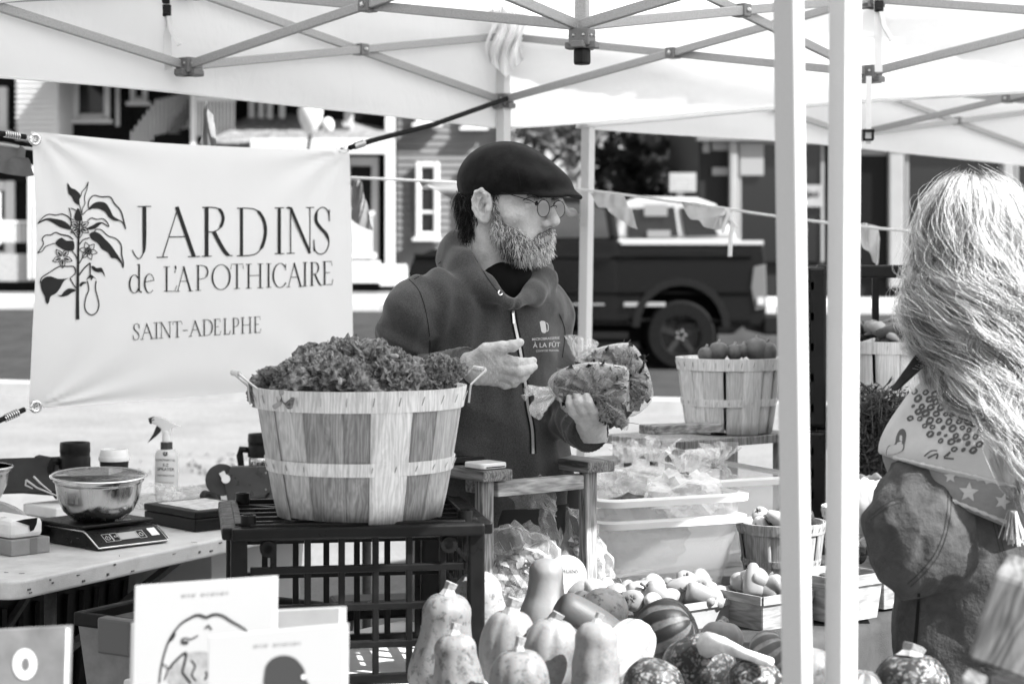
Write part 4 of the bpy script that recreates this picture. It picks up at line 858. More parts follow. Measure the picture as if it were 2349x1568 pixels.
m_ss = mat('brushed_steel', .55, .22, metal=1, n=.12, ns=30, sc_=(1, 1, .1))
def bowl(label, c, R, H, tilt=(0, 0)):
    rt = thing('mixing_bowl', label, 'bowl', c); b = MB(); b.M = Tm(c) @ Matrix.Rotation(tilt[0], 4, 'X') @ Matrix.Rotation(tilt[1], 4, 'Y')
    pr = [(.0, .0), (R * .42, .0), (R * .55, .006), (R * .72, H * .22), (R * .84, H * .5), (R * .885, H * .82), (R * .895, H * .86), (R * .93, H * .875), (R * .93, H * .9), (R * .94, H * .99)]
    b.lathe(pr + [(R * .95, H), (R * .925, H * .93), (R * .88, H * .85), (R * .825, H * .5), (R * .71, H * .25), (R * .54, .012), (R * .4, .006), (0, .006)], 56); b.build('shell', m_ss, rt, smooth=True)
    b = MB(); b.M = Tm(c) @ Matrix.Rotation(tilt[0], 4, 'X') @ Matrix.Rotation(tilt[1], 4, 'Y'); b.lathe([(R * .935, H * .99), (R * .97, H * 1.005), (R, H * .985), (R * 1.0, H * .965), (R * .97, H * .98), (R * .94, H * .975), (R * .935, H * .99)], 56); b.build('rim', mat('polished_steel', .8, .08, metal=1), rt, smooth=True)
bowl('stainless mixing bowl standing on the black scale', Vector((-1.022, 4.655, TZ + .0555)), .119, .112, (.06, .02))
bowl('stainless bowl cut by the left edge of the photo', V(-75, 1160, 4.75), .115, .1)

m_blk = mat('mug_black', .007, .4, n=.15, ns=50, spec=.2)
def travel_mug(label, c, hr, R=.041, H=.195, brand=True):
    rt = thing('travel_mug', label, 'mug', c); b = MB()
    b.lathe([(R * .86, 0), (R * .9, .003), (R * .97, H * .55), (R * .98, H * .66)], 40, c); b.build('steel_body', m_ss, rt, smooth=True)
    b = MB(); b.lathe([(R * .985, H * .63), (R * 1.03, H * .64), (R * 1.03, H * .78), (R * .99, H * .8), (R * .99, H * .86), (R * 1.02, H * .87), (R * 1.0, H * .985), (R * .97, H), (R * .8, H * .985), (R * .7, H * .93), (0, H * .93)], 40, c); b.build('collar', m_blk, rt, auto=35)
    b = MB(); dv = Vector((math.cos(hr), math.sin(hr), 0)); b.tube([c + dv * R * .95 + Vector((0, 0, H * .74)), c + dv * (R + .02) + Vector((0, 0, H * .75)), c + dv * (R + .024) + Vector((0, 0, H * .66)), c + dv * (R + .016) + Vector((0, 0, H * .3)), c + dv * (R + .006) + Vector((0, 0, H * .22))], [.009, .011, .011, .009, .006], 8); b.build('handle', m_blk, rt, smooth=True)
    return rt
mg = travel_mug('steel and black travel mug with a side handle, next to the paper cup', V(172, 1176, 5.2) * 1.0, math.radians(200))
vs_, fs_ = TXT['THERMOS']; b = MB(); c = V(172, 1176, 5.2); b.add([c + Vector((.0412 * math.sin(.38 + x * .0085 / .041), -.0412 * math.cos(.38 + x * .0085 / .041), .079 + y * .0085)) for x, y, z in vs_], fs_); b.build('lettering', m_blk, mg)
travel_mug('steel travel mug with an open angular handle, half hidden behind the bushel basket', V(600, 1137, 5.6), math.radians(185), .04, .185)
pc_ = V(262, 1166, 5.3); cu_ = thing('paper_cup', 'dark takeaway coffee cup with a pale plastic lid', 'cup', pc_)
b = MB(); b.lathe([(.0, .0), (.029, 0), (.03, .004), (.0405, .138), (.0405, .14)], 40, pc_); b.build('cup', mat('cup_dark', .02, .6), cu_, smooth=True)
b = MB(); b.lathe([(.043, .135), (.0435, .14), (.0435, .146), (.041, .149), (.0405, .152), (.038, .165), (.036, .167), (.034, .163), (.0, .163)], 40, pc_); b.build('lid', mat('lid_white', .72, .45), cu_, smooth=False, auto=40)
b = MB()
ring = lambda r, n=28: [pc_ + Vector((.0365 * math.sin(.05 + r * math.cos(a)), -.0368 * math.cos(.05 + r * math.cos(a)), .085 + .035 * r * math.sin(a))) for a in (2 * math.pi * k / n for k in range(n + 1))]
b.tube(ring(.55), .0008, 4); b.tube(ring(.8), .0008, 4); b.ball(pc_ + Vector((.002, -.037, .088)), .008, 1, (1, .15, 1)); b.build('round_logo', mat('print_white', .8), cu_)
# spray bottle
sp = V(382, 1148, 5.48); sb_ = thing('spray_bottle', 'translucent white spray bottle with a black trigger', 'spray bottle', sp)
m_hdpe = mat('milky_plastic', .8, .4, tl=.3); b = MB(); k_ = .0335
b.lathe([(0, 0), (k_ * .93, 0), (k_, .005), (k_, .125), (k_ * .96, .138), (k_ * .8, .146), (.016, .15), (.016, .153)], 36, sp); bt_ = b.build('bottle', m_hdpe, sb_, smooth=True)
b = MB(); b.lathe([(.0165, .15), (.0172, .151), (.0172, .17), (.015, .171)], 40, sp, fr=lambda a, z, r: r * (1 + .025 * math.cos(30 * a))); b.build('ribbed_collar', mat('collar_grey', .06, .5), sb_)
b = MB(); b.lathe([(.013, .17), (.012, .2), (.01, .205)], 20, sp)
b.M = Tm(sp); hp = [(-.034, .245), (-.044, .238), (-.042, .225), (-.03, .222), (-.014, .208), (-.012, .192), (.012, .192), (.014, .21), (.026, .216), (.042, .217), (.028, .222), (.008, .232), (-.012, .241)]
n = len(hp); b.add([(x, -.009, z) for x, z in hp] + [(x, .009, z) for x, z in hp], [tuple(range(n)), tuple(range(n, 2 * n))[::-1]] + [(i, n + i, n + (i + 1) % n, (i + 1) % n) for i in range(n)])
b.build('spray_head', mat('head_white', .75, .4), sb_, bevel=.003)
b = MB(); b.M = Tm(sp); tp = [(-.022, .224), (-.03, .215), (-.038, .195), (-.055, .168), (-.03, .188), (-.018, .2), (-.014, .215)]; n = len(tp)
b.add([(x, -.006, z) for x, z in tp] + [(x, .006, z) for x, z in tp], [tuple(range(n)), tuple(range(n, 2 * n))[::-1]] + [(i, n + i, n + (i + 1) % n, (i + 1) % n) for i in range(n)]); b.build('trigger', mat('trigger_grey', .04, .5), sb_, bevel=.0015)
b = MB(); b.M = Tm(sp) @ Tm((-.042, 0, .234)) @ Matrix.Rotation(math.pi / 2 - .3, 4, 'Y'); b.lathe([(.009, -.008), (.0095, .008), (0, .008)], 12); b.build('nozzle', mat('trigger_grey', .04), sb_)
DL = Decal(bvh_of(bt_), .0008)
for tx, y, s_ in (('CONTINENTAL', 1057, 6.6), ('E-Z', 1069, 9), ('SPRAYER', 1079, 10), ('VAPORISATEUR', 1092, 5.6), ('Plant and Garden Sprayer', 1107, 3.6), ('Vaporisateur pour plantes', 1114, 3.4), ('et pour le jardinage', 1119, 3.4)): DL.text(tx, 380, y, s_, dx=(1, .03))
for k in range(6): DL.stroke([(362, 1125 + k * 3.6), (399 - (k % 3) * 5, 1126 + k * 3.6)], .45)
for k in range(8):
    a = k * math.pi / 4; DL.stroke([(379 + 1.5 * math.cos(a), 1040 + 1.5 * math.sin(a)), (379 + 6 * math.cos(a), 1040 + 6 * math.sin(a))], 1.4)
DL.done('printed_label', mat('label_ink', .05, .6), sb_)
# bottle lying on its side
def along(a, b_, prof, n=28):
    a = Vector(a); b_ = Vector(b_); d = (b_ - a); q = d.to_track_quat('Z', 'Y').to_matrix().to_4x4(); m = MB(); m.M = Tm(a) @ q; m.lathe([(r, z * d.length) for r, z in prof], n); return m
ba, bb = V(-60, 1090, 4.9) , V(82, 1163, 4.66)
ba.z = TZ + .045; bb.z = TZ + .03
bl = thing('plastic_bottle', 'empty clear plastic bottle with a black cap lying on its side', 'bottle', bb)
along(ba, bb, [(0, 0), (.04, .0), (.043, .05), (.043, .45), (.04, .58), (.03, .78), (.022, .9), (.02, 1.0)]).build('bottle', glassy('clear_pet', .55, .3, .12), bl, smooth=True)
dv = (bb - ba).normalized(); along(bb - dv * .004, bb + dv * .03, [(0, 0), (.024, 0), (.0245, .1), (.0245, .95), (.022, 1), (0, 1)]).build('cap', m_blk, bl, smooth=False, auto=40)
# dark tray standing behind, cardboard box with a paper packet
tr2 = thing('plastic_tray', 'dark open plastic tray propped behind the steel bowl', 'tray', V(150, 1150, 5.3))
b = MB()
b.bar(V(26, 1130, 5.15), V(34, 1052, 5.2), .012, .25, (1, 0, 0)); b.build('end_panel', mat('tray_dark', .045, .5, n=.2, ns=20), tr2)
b = MB(); A = [V(30, 1060, 5.2), V(296, 1092, 5.6), V(296, 1150, 5.6), V(28, 1130, 5.15)]; b.add(A + [p + Vector((.02, .06, 0)) for p in A], [(0, 1, 2, 3), (7, 6, 5, 4), (0, 4, 5, 1), (1, 5, 6, 2), (2, 6, 7, 3), (3, 7, 4, 0)]); b.build('front_panel', mat('tray_dark', .045), tr2, bevel=.004)
b = MB(); A = [V(80, 1046, 5.5), V(130, 1056, 5.5), V(125, 1095, 5.5), V(70, 1075, 5.5)]; b.add(A + [p + Vector((.0, .05, 0)) for p in A], [(0, 1, 2, 3), (7, 6, 5, 4), (0, 4, 5, 1), (1, 5, 6, 2), (2, 6, 7, 3), (3, 7, 4, 0)]); b.build('rear_panel', mat('tray_black', .015, .5), tr2)
def obox(parent, name, m, o, u, v, h, bevel=.002, lift=0):
    b = MB(); o = Vector(o) + Vector((0, 0, lift)); u = Vector(u); v = Vector(v); z = Vector((0, 0, h)); b.add([o, o + u, o + u + v, o + v, o + z, o + u + z, o + u + v + z, o + v + z], [(3, 2, 1, 0), (4, 5, 6, 7), (0, 1, 5, 4), (1, 2, 6, 5), (2, 3, 7, 6), (3, 0, 4, 7)]); return b.build(name, m, parent, bevel=bevel)
m_card = mat('cardboard', .24, .8, n=.12, ns=20, bp=.15, bs=200)
o_ = onz(26, 1277, TZ); cb = thing('cardboard_box', 'flat taped cardboard box at the table\'s left end', 'box', o_)
obox(cb, 'carton', m_card, o_, xa * .105, ya * .2, .037, lift=.001); obox(cb, 'tape', mat('tape_brown', .16, .3), o_ + xa * .05 - ya * .0008, xa * .02, ya * .2016, .0377, 0, .001)
pk = thing('paper_packet', 'torn white paper packet lying on the cardboard box', 'packet', o_ + Vector((0, 0, .04)))
ob = obox(pk, 'packet', mat('paper_white', .72, .7, n=.05, ns=30, bp=.5, bs=40), o_ + xa * .004 + ya * .01, xa * .09, ya * .17, .045, .012, .0385)
b = MB(); c = o_ + xa * .045 + ya * .003 + Vector((0, 0, .078)); b.add([c + xa * x + Vector((0, 0, z)) - ya * .0 + ya * y for x, z, y in ((-.03, 0.004, .002), (-.005, .0065, .003), (.03, .0068, .003), (.028, -.008, .004), (.02, -.022, .004), (.01, -.024, .004), (.008, -.01, .004))], [(0, 1, 2, 3, 4, 5, 6)]); b.build('torn_opening', m_blk, pk)
txt3(pk, 'AÉ', Matrix(((xa.x, ya.x, 0, 0), (xa.y, ya.y, 0, 0), (0, 0, 1, 0), (0, 0, 0, 1))).__class__.Translation(o_ + xa * .02 + ya * .06 + Vector((0, 0, .0855))) @ Rz(math.atan2(xa.y, xa.x)), .014, m_blk)
# dried sprig and white card behind the bottle
sg_ = thing('dried_sprig', 'dried herb sprig lying behind the clear bottle', 'sprig', V(110, 1140, 5.0)); b = MB()
for pts in ([(60, 1100), (85, 1118), (115, 1130), (140, 1140)], [(77, 1092), (95, 1110), (118, 1128)], [(60, 1100), (58, 1112), (75, 1120)]): b.tube([V(x, y, 4.98) for x, y in pts], [.003] + [.0025] * (len(pts) - 2) + [.0015], 5)
b.build('stems', mat('straw', .5, .8), sg_)
wc = thing('white_carton', 'low white printed carton behind the black bottle cap', 'carton', onz(120, 1190, TZ)); obox(wc, 'carton', mat('paper_white', .72), onz(128, 1192, TZ), xa * .14, ya * .16, .03, .004, .001)
cb2 = onz(448, 1221, TZ); bxx = thing('cash_box', 'black hinged wooden box with a picture on its lid', 'box', cb2); u_ = Vector((.743, .669, 0)); v_ = Vector((-.669, .743, 0))
obox(bxx, 'base', mat('lacquer_black', .01, .35), cb2, u_ * .2, v_ * .25, .032, .003, .001); obox(bxx, 'lid', mat('lacquer_black', .01), cb2 - u_ * .001 - v_ * .001, u_ * .202, v_ * .252, .018, .003, .0345)
pic = obox(bxx, 'lid_picture', mat('print_paper', .5, .5, n=.5, ns=35), cb2 + u_ * .025 + v_ * .025, u_ * .15, v_ * .2, .001, 0, .0527)
b = MB(); c = cb2 + u_ * .1 - v_ * .003 + Vector((0, 0, .038)); b.box(c, (.012, .012, .018), Matrix.Rotation(.733, 3, 'Z')); b.build('clasp', m_steel, bxx, bevel=.002)
# bag sealer: plate with a tape wheel
bs2 = thing('bag_sealer', 'metal bag neck sealer with a tape wheel beside the basket', 'tape dispenser', V(560, 1150, 5.4)); sd = 5.4
b = MB(); pl2 = [(522, 1152), (514, 1100), (530, 1070), (612, 1068), (618, 1078), (660, 1078), (664, 1152)]; n = len(pl2); m_pl = mat('sealer_plate', .08, .35, metal=.5, n=.2, ns=25)
b.add([V(x, y, sd) for x, y in pl2] + [V(x, y, sd) + Vector((0, .03, 0)) for x, y in pl2], [tuple(range(n)), tuple(range(n, 2 * n))[::-1]] + [(i, n + i, n + (i + 1) % n, (i + 1) % n) for i in range(n)]); b.build('plate', m_pl, bs2, bevel=.002)
along(V(508, 1100, sd + .005), V(508, 1100, sd + .028), [(0, 0), (.045, 0), (.046, .1), (.046, .9), (.045, 1), (0, 1)], 40).build('tape_wheel', mat('wheel_dark', .05, .5, n=.2, ns=30), bs2)
along(V(518, 1098, sd - .012), V(518, 1098, sd), [(.006, 0), (.012, 0), (.013, 1), (0, 1)], 16).build('hub', mat('hub_white', .75, .4), bs2)
b = MB(); b.bar(V(508, 1082, sd - .004), V(520, 1104, sd - .004), .016, .004, (0, 1, 0)); b.build('hub_arm', mat('hub_white', .75), bs2)
b = MB(); [b.ball(V(x, y, sd - .001), .0035, 1) for x, y in ((610, 1084), (610, 1122), (634, 1124), (560, 1142), (640, 1094))]; props(b.build('screw', m_bolt, bs2), kind='stuff')
b = MB(); b.tube([V(580, 1146, sd - .006), V(608, 1143, sd - .008), V(618, 1130, sd - .008)], .004, 6); b.build('lever', m_blk, bs2)
along(V(468, 1136, 5.3), V(498, 1146, 5.25), [(0, 0), (.016, .03), (.017, .9), (0, 1)], 16).build('handle_grip', m_blk, bs2, smooth=True)
# crumpled clear bag between bowl and sprayer
def crumple(name, label, c, r, seed, parent=None, m=None, sq=(1, 1, 1), fl=.0, part='film'):
    rt = thing(name, label, 'plastic bag', Vector(c) - Vector((0, 0, r * sq[2]))) if parent is None else parent
    b = MB(); b.ball((0, 0, 0), 1, 4); vs_ = []
    for p in b.v:
        q = Vector(p); n_ = noise.noise(q * 2.2 + Vector((seed, 0, 0))) * .32 + abs(noise.noise(q * 4.6 + Vector((0, seed, 0)))) * .3 + noise.noise(q * 11 + Vector((seed, seed, 0))) * .07
        q = q * (1 + n_); q = Vector((q.x * sq[0], q.y * sq[1], max(q.z, -.85 + fl) * sq[2])) * r; vs_.append(Vector(c) + q)
    b.v = [tuple(p) for p in vs_]; b.build(part, m or film('clear_film', .9, .12, .1, .5, 30), rt); return rt
crumple('plastic_bag', 'crumpled clear bag between the steel bowl and the spray bottle', onz(350, 1165, TZ) + Vector((0, 0, .03)), .055, 3.1, sq=(1.3, 1, .65))
crumple('plastic_bag', 'small crumpled clear bag to the right of the spray bottle', onz(436, 1140, TZ) + Vector((0, 0, .015)), .03, 8.3, sq=(1.5, 1, .6))

# ---------------------------------------------------------------- tubs stored under and before the left table
m_tub = mat('tub_black', .006, .55, n=.2, ns=15, spec=.2); m_tubg = mat('tub_smoky', .16, .4, n=.35, ns=18)
def tub(name, label, o, u, v, H, body, rim, taper=.03, ribs=0, lid=False, clip=False):
    rt = thing(name, label, 'storage tub', o); o = Vector(o); u = Vector(u); v = Vector(v); c = o + (u + v) / 2; z = Vector((0, 0, H))
    q = [o, o + u, o + u + v, o + v]; lo = [c + (p - c) * (1 - taper * 3) for p in q]; t_ = [p + z for p in q]; ins = [c + (p - c) * .96 + z for p in q]; inl = [c + (p - c) * (.96 - taper * 3) + Vector((0, 0, .01)) for p in q]
    b = MB(); b.add(lo + t_ + ins + inl, [(3, 2, 1, 0)] + [(i, (i + 1) % 4, 4 + (i + 1) % 4, 4 + i) for i in range(4)] + [(8 + i, 8 + (i + 1) % 4, 12 + (i + 1) % 4, 12 + i) for i in range(4)] + [(4 + i, 4 + (i + 1) % 4, 8 + (i + 1) % 4, 8 + i) for i in range(4)] + [(12, 13, 14, 15)]); b.build('body', body, rt, bevel=.012)
    b = MB(); cc = [c + (p - c) * 1.03 + z for p in q]; ci = [c + (p - c) * .955 + z for p in q]; dz = Vector((0, 0, .015))
    b.add([p + dz for p in cc] + [p + dz for p in ci] + [p - dz for p in cc] + [p - dz for p in ci], [f for i in range(4) for j in [(i + 1) % 4] for f in ((i, j, 4 + j, 4 + i), (8 + i, 12 + i, 12 + j, 8 + j), (i, 8 + i, 8 + j, j), (4 + i, 4 + j, 12 + j, 12 + i))])
    b.build('rim', rim, rt, bevel=.006)
    for k in range(ribs):
        p0 = lo[0].lerp(lo[1], (k + .5) / ribs); p1 = t_[0].lerp(t_[1], (k + .5) / ribs); nn = (u.normalized().cross(Vector((0, 0, 1)))).normalized() * .006; bb_ = MB(); bb_.bar(p0 + nn, p1 + nn - z * .12, .012, .012); bb_.build('rib', rim, rt)
    if lid:
        b = MB(); b.add([p + Vector((0, 0, .016)) for p in cc] + [p + Vector((0, 0, .03)) for p in cc], [(3, 2, 1, 0), (4, 5, 6, 7)] + [(i, (i + 1) % 4, 4 + (i + 1) % 4, 4 + i) for i in range(4)]); b.build('lid', rim, rt, bevel=.006)
    if clip:
        p = cc[0].lerp(cc[1], .28); b = MB(); b.box(p + Vector((0, -.02, -.02)), (.09, .03, .075), Matrix.Rotation(math.atan2(u.y, u.x), 3, 'Z')); b.build('clip_handle', mat('clip_grey', .09, .45), rt, bevel=.006)
    return rt
ou = Vector((.70, -.42, 0)).normalized(); ov = Vector((.42, .70, 0)).normalized()
tub('storage_tub', 'smoky tub with a black clip rim standing in front of the folding table', V(176, 1560, 3.95) + Vector((0, 0, -.06)) , ou * .46, ov * .36, .19, m_tubg, m_tub, clip=True)
tub('storage_tub', 'black tub underneath the smoky tub by the folding table', V(180, 1560, 3.95).xy.to_3d() + Vector((0, 0, .02)), ou * .45, ov * .35, .47, m_tub, m_tub, lid=True)
tub('storage_tub', 'tall black ribbed tub under the folding table\'s front corner', Vector((-1.25, 4.55, .34)), ax_ * .52, bx_ * .36, .33, m_tub, m_tub, ribs=9)
tub('storage_tub', 'black lidded tub on the ground below the ribbed tub', Vector((-1.25, 4.55, .0)), ax_ * .52, bx_ * .36, .30, m_tub, m_tub, lid=True)
tub('storage_tub', 'clear tub with a grey rim under the right end of the folding table', Vector((-.80, 5.02, .38)), ax_ * .45, bx_ * .32, .33, glassy('clear_tub', .6, .45, .3), mat('rim_grey', .25, .5))
tub('storage_tub', 'black lidded tub below the clear tub', Vector((-.80, 5.02, .0)), ax_ * .45, bx_ * .32, .34, m_tub, m_tub, lid=True)
# ---------------------------------------------------------------- display table, crates, baskets and produce
e_ = Vector((.633, .774, 0)); n_v = Vector((-.774, .633, 0)); p1 = Vector((.663, 3.95, 0)); DZ = .70
def TP(s, p, z=DZ): return p1 + e_ * s + n_v * p + Vector((0, 0, z))
def plank(parent, name, m, a, u, v, h, bevel=.003): return obox(parent, name, m, a, u, v, h, bevel)
dt = thing('display_table', 'white plastic trestle table carrying the crates and squash', 'table', TP(0, .38, 0))
plank(dt, 'table_top', m_tab, TP(-1.25, 0, DZ - .042), e_ * 2.5, n_v * .76, .042, .006)
for s_ in (-1.1, 1.1):
    for p_ in (.08, .68): b = MB(); b.tube([TP(s_, p_, DZ - .05), TP(s_, p_, 0)], .014, 10); b.build('leg', m_steelg, dt, smooth=True)
cl = thing('table_cloth', 'dark draped cloth hanging over the right end of the display table', 'tablecloth', TP(.4, 0, DZ)); m_cloth = mat('dark_linen', .05, .9, n=.5, ns=7, bp=.4, bs=300)
b = MB()
def clf(u, v):
    s_ = -.45 + 1.75 * u; w_ = v * 1.25
    if w_ < .72: return TP(s_, .70 - w_, DZ + .006)
    dn = w_ - .72; fold = .012 * math.sin(s_ * 34) * min(1, dn * 4) + .008 * math.sin(s_ * 71 + 1) * min(1, dn * 3); k = min(1, dn / .03)
    return TP(s_, -.02 - .02 * k - fold, DZ + .006 - max(0, dn - .02) - .006 * k)
b.grid(clf, 110, 60); b.build('cloth', m_cloth, cl, smooth=True)
bn_ = thing('squash_bench', 'low wooden bench along the front of the display table', 'bench', TP(-.8, -.16, 0)); m_wood = wood('old_wood', .07, .36, 70, (1, 1, .1)); m_woodl = wood('pale_wood', .22, .56, 60, (.12, .12, 1))
m_woodh = wood('stand_wood', .06, .28, 60, (.1, 1, 1), rot=(0, 0, .657))
m_woodv = wood('stand_wood_cross', .06, .26, 60, (1, .1, 1), rot=(0, 0, .657))
plank(bn_, 'plank', m_woodh, TP(-1.15, -.33, DZ - .035), e_ * .62, n_v * .30, .03)
for s_ in (-1.1, -.58): plank(bn_, 'leg', m_wood, TP(s_, -.25, 0), e_ * .04, n_v * .16, DZ - .036)

def crate_walls(rt, o, u, v, H, m, nx=6, nz=4, bar=.013, skip=()):
    """open lattice crate: each rail and upright a piece of its own"""
    U, W = u.length, v.length; uu, vv = u.normalized(), v.normalized()
    def rail(a, c, w_, h): b = MB(); b.bar(a, c, w_, h); return b.build('rail', m, rt, bevel=.002)
    for side, (a, d, L) in enumerate(((o, uu, U), (o + u, vv, W), (o + v, uu, U), (o, vv, W))):
        if side in skip: continue
        for k in range(nz + 1):
            z = Vector((0, 0, H * k / nz)); hh = .03 if k in (0, nz) else bar; rail(a + z + d * .02, a + z + d * (L - .02), bar, hh)
        n_ = nx if side % 2 == 0 else nx - 1
        for k in range(1, n_):
            p = a + d * (L * k / n_); b = MB(); b.bar(p + Vector((0, 0, .012)), p + Vector((0, 0, H - .012)), bar * .95, bar * .9, d); b.build('upright', m, rt, bevel=.002)
    for p in (o, o + u, o + v, o + u + v): b = MB(); b.bar(p, p + Vector((0, 0, H)), .03, .03, uu); b.build('corner_post', m, rt, bevel=.004)
m_cr = mat('crate_black', .006, .38, n=.3, ns=25, spec=.18)
cu, cv = Vector((.985, .17, 0)) * .43, Vector((-.17, .985, 0)) * .38; co_ = Vector((-.49, 3.38, DZ + .004)); CH = .275
kc = thing('produce_crate', 'black lattice crate turned upside down under the kale basket', 'crate', co_)
crate_walls(kc, co_, cu, cv, CH, m_cr, 7, 4)
zt = Vector((0, 0, CH)); c_ = co_ + (cu + cv) / 2 + zt
b = MB(); pts = [co_ + zt - cu * .03 - cv * .03, co_ + cu * 1.03 + zt - cv * .03, co_ + cu * 1.03 + cv * 1.03 + zt, co_ - cu * .03 + cv * 1.03 + zt]
for i in range(4): b.bar(pts[i], pts[(i + 1) % 4], .035, .022)
b.build('top_frame', m_cr, kc, bevel=.004)
for a, c in ((.0, .5), (.25, .5), (.5, .0), (.5, 1.0)):
    pass
for k in range(6): b = MB(); q = co_ + cv * (k + .5) / 6 + zt; b.bar(q, q + cu, .012, .016); b.build('deck_rib', m_cr, kc)
for k in range(2): b = MB(); b.bar(co_ + zt + (cv if k else Vector()), co_ + cu + zt + (Vector() if k else cv), .014, .015); b.build('deck_rib', m_cr, kc)
for i, j in ((0, 0), (1, 0), (0, 1), (1, 1)):
    q = co_ + cu * (.04 + .92 * i) + cv * (.05 + .9 * j) + zt; b = MB(); b.lathe([(.014, .0), (.014, .03), (.01, .03), (.009, .012), (0, .012)], 16, q); b.build('peg', m_cr, kc, auto=40)
for f in (.12, .88): along(co_ + cu * f - cv * .012 + zt * .9 - cv.normalized() * .016, co_ + cu * f + zt * .9, [(.008, 0), (.015, 0), (.015, 1), (.008, 1), (.008, 0)], 18).build('socket', m_cr, kc)

# --- woven splint bushel baskets
def tint(m, k):
    nm = m.name + '_%d' % int(k * 100)
    if nm not in MATS:
        q = m.copy(); q.name = nm
        for nd in q.node_tree.nodes:
            if nd.type == 'VALTORGB' and len(nd.color_ramp.elements) == 3:
                for e in nd.color_ramp.elements: e.color = tuple(c * k for c in e.color[:3]) + (1,)
            if nd.type == 'MAPPING': nd.inputs['Location'].default_value = (k * 7, k * 3, k)
        MATS[nm] = q
    return MATS[nm]
def basket(label, c, R, r, H, m1, m2, seed, ns=18, handles=True, rz=0, dark=None, hoop=None, grp='splint baskets'):
    rt = thing('bushel_basket', label, 'basket', c, rz, grp); rd = random.Random(seed)
    for k in range(ns):
        a0 = 2 * math.pi * (k + rd.uniform(-.13, .13)) / ns; wd = 2 * math.pi / ns * rd.uniform(.47, .57); lift = .003 * (k % 2) + rd.uniform(0, .0015); tip_ = rd.uniform(-.004, .006); b = MB(); nn = 5
        def slat(u, v, a0=a0, wd=wd, lift=lift, tip_=tip_):
            a = a0 + (u - .5) * 2 * wd; rr = r + (R - r) * (v ** .85) + lift; return (rr * math.cos(a), rr * math.sin(a), v * H + tip_ * (1 - v))
        b.grid(slat, nn, 6); dk = (k in dark) if dark is not None else rd.random() < .3; b.build('slat', m2 if dk else (m1, m1, tint(m1, .8), tint(m1, .66))[rd.randrange(4)], rt, smooth=True, solid=.0025, local=True)
    b = MB(); b.lathe([(0, .004), (r * .98, .004), (r * .98, .012), (0, .012)], 40); b.build('bottom', m1, rt, local=True)
    def hoopf(z, hb, off): 
        rr = r + (R - r) * ((z / H) ** .85); r2 = r + (R - r) * (((z + hb) / H) ** .85); b = MB(); b.lathe([(rr + off, z), (rr + off + .003, z), (r2 + off + .003, z + hb), (r2 + off, z + hb), (rr + off, z)], 64); o = b.build('hoop', hoop or m1, rt, smooth=False, local=True, auto=30); st = MB()
        for k in range(26):
            a = 2 * math.pi * k / 26; st.bar(((rr + off + .0045) * math.cos(a), (rr + off + .0045) * math.sin(a), z + hb * .3), ((r2 + off + .0045) * math.cos(a + .01), (r2 + off + .0045) * math.sin(a + .01), z + hb * .72), .0012, .0012)
        props(st.build('staple', m_bolt, o, local=True), kind='stuff')
    hoopf(H * .84, H * .16, .004); hoopf(H * .36, H * .1, .003)
    if handles:
        for s_ in (1, -1):
            b = MB(); x = s_ * (R + .006); b.tube([(x, -.045, H * .86), (x + s_ * .004, -.045, H * 1.0), (x + s_ * .035, -.04, H * 1.06 + .012), (x + s_ * .035, .04, H * 1.06 + .012), (x + s_ * .004, .045, H), (x, .045, H * .86)], .0022, 6); h = b.build('wire_handle', mat('galvanised', .5, .4, metal=.8), rt, local=True)
            b = MB(); b.tube([(x + s_ * .035, -.03, H * 1.06 + .012), (x + s_ * .035, .03, H * 1.06 + .012)], .006, 8); b.build('grip', m1, h, local=True)
    return rt
m_sp1 = wood('splint_pale', .44, .72, 60, (1, 1, .07), knots=False, bp=.2, rough=.75); m_sp2 = wood('splint_brown', .15, .32, 60, (1, 1, .07), knots=False, bp=.2, rough=.75); m_sp3 = wood('splint_light', .46, .68, 60, (1, 1, .07), knots=False, bp=.15, rough=.75)
KC = V(826, 1180, 3.56); KC.z = DZ + .004 + CH + .012
basket('big bushel basket heaped with curly kale on the black crate', KC, .195, .152, .242, m_sp1, m_sp2, 3, 17, True, .32, {1, 3, 7, 11, 12, 14}, None)
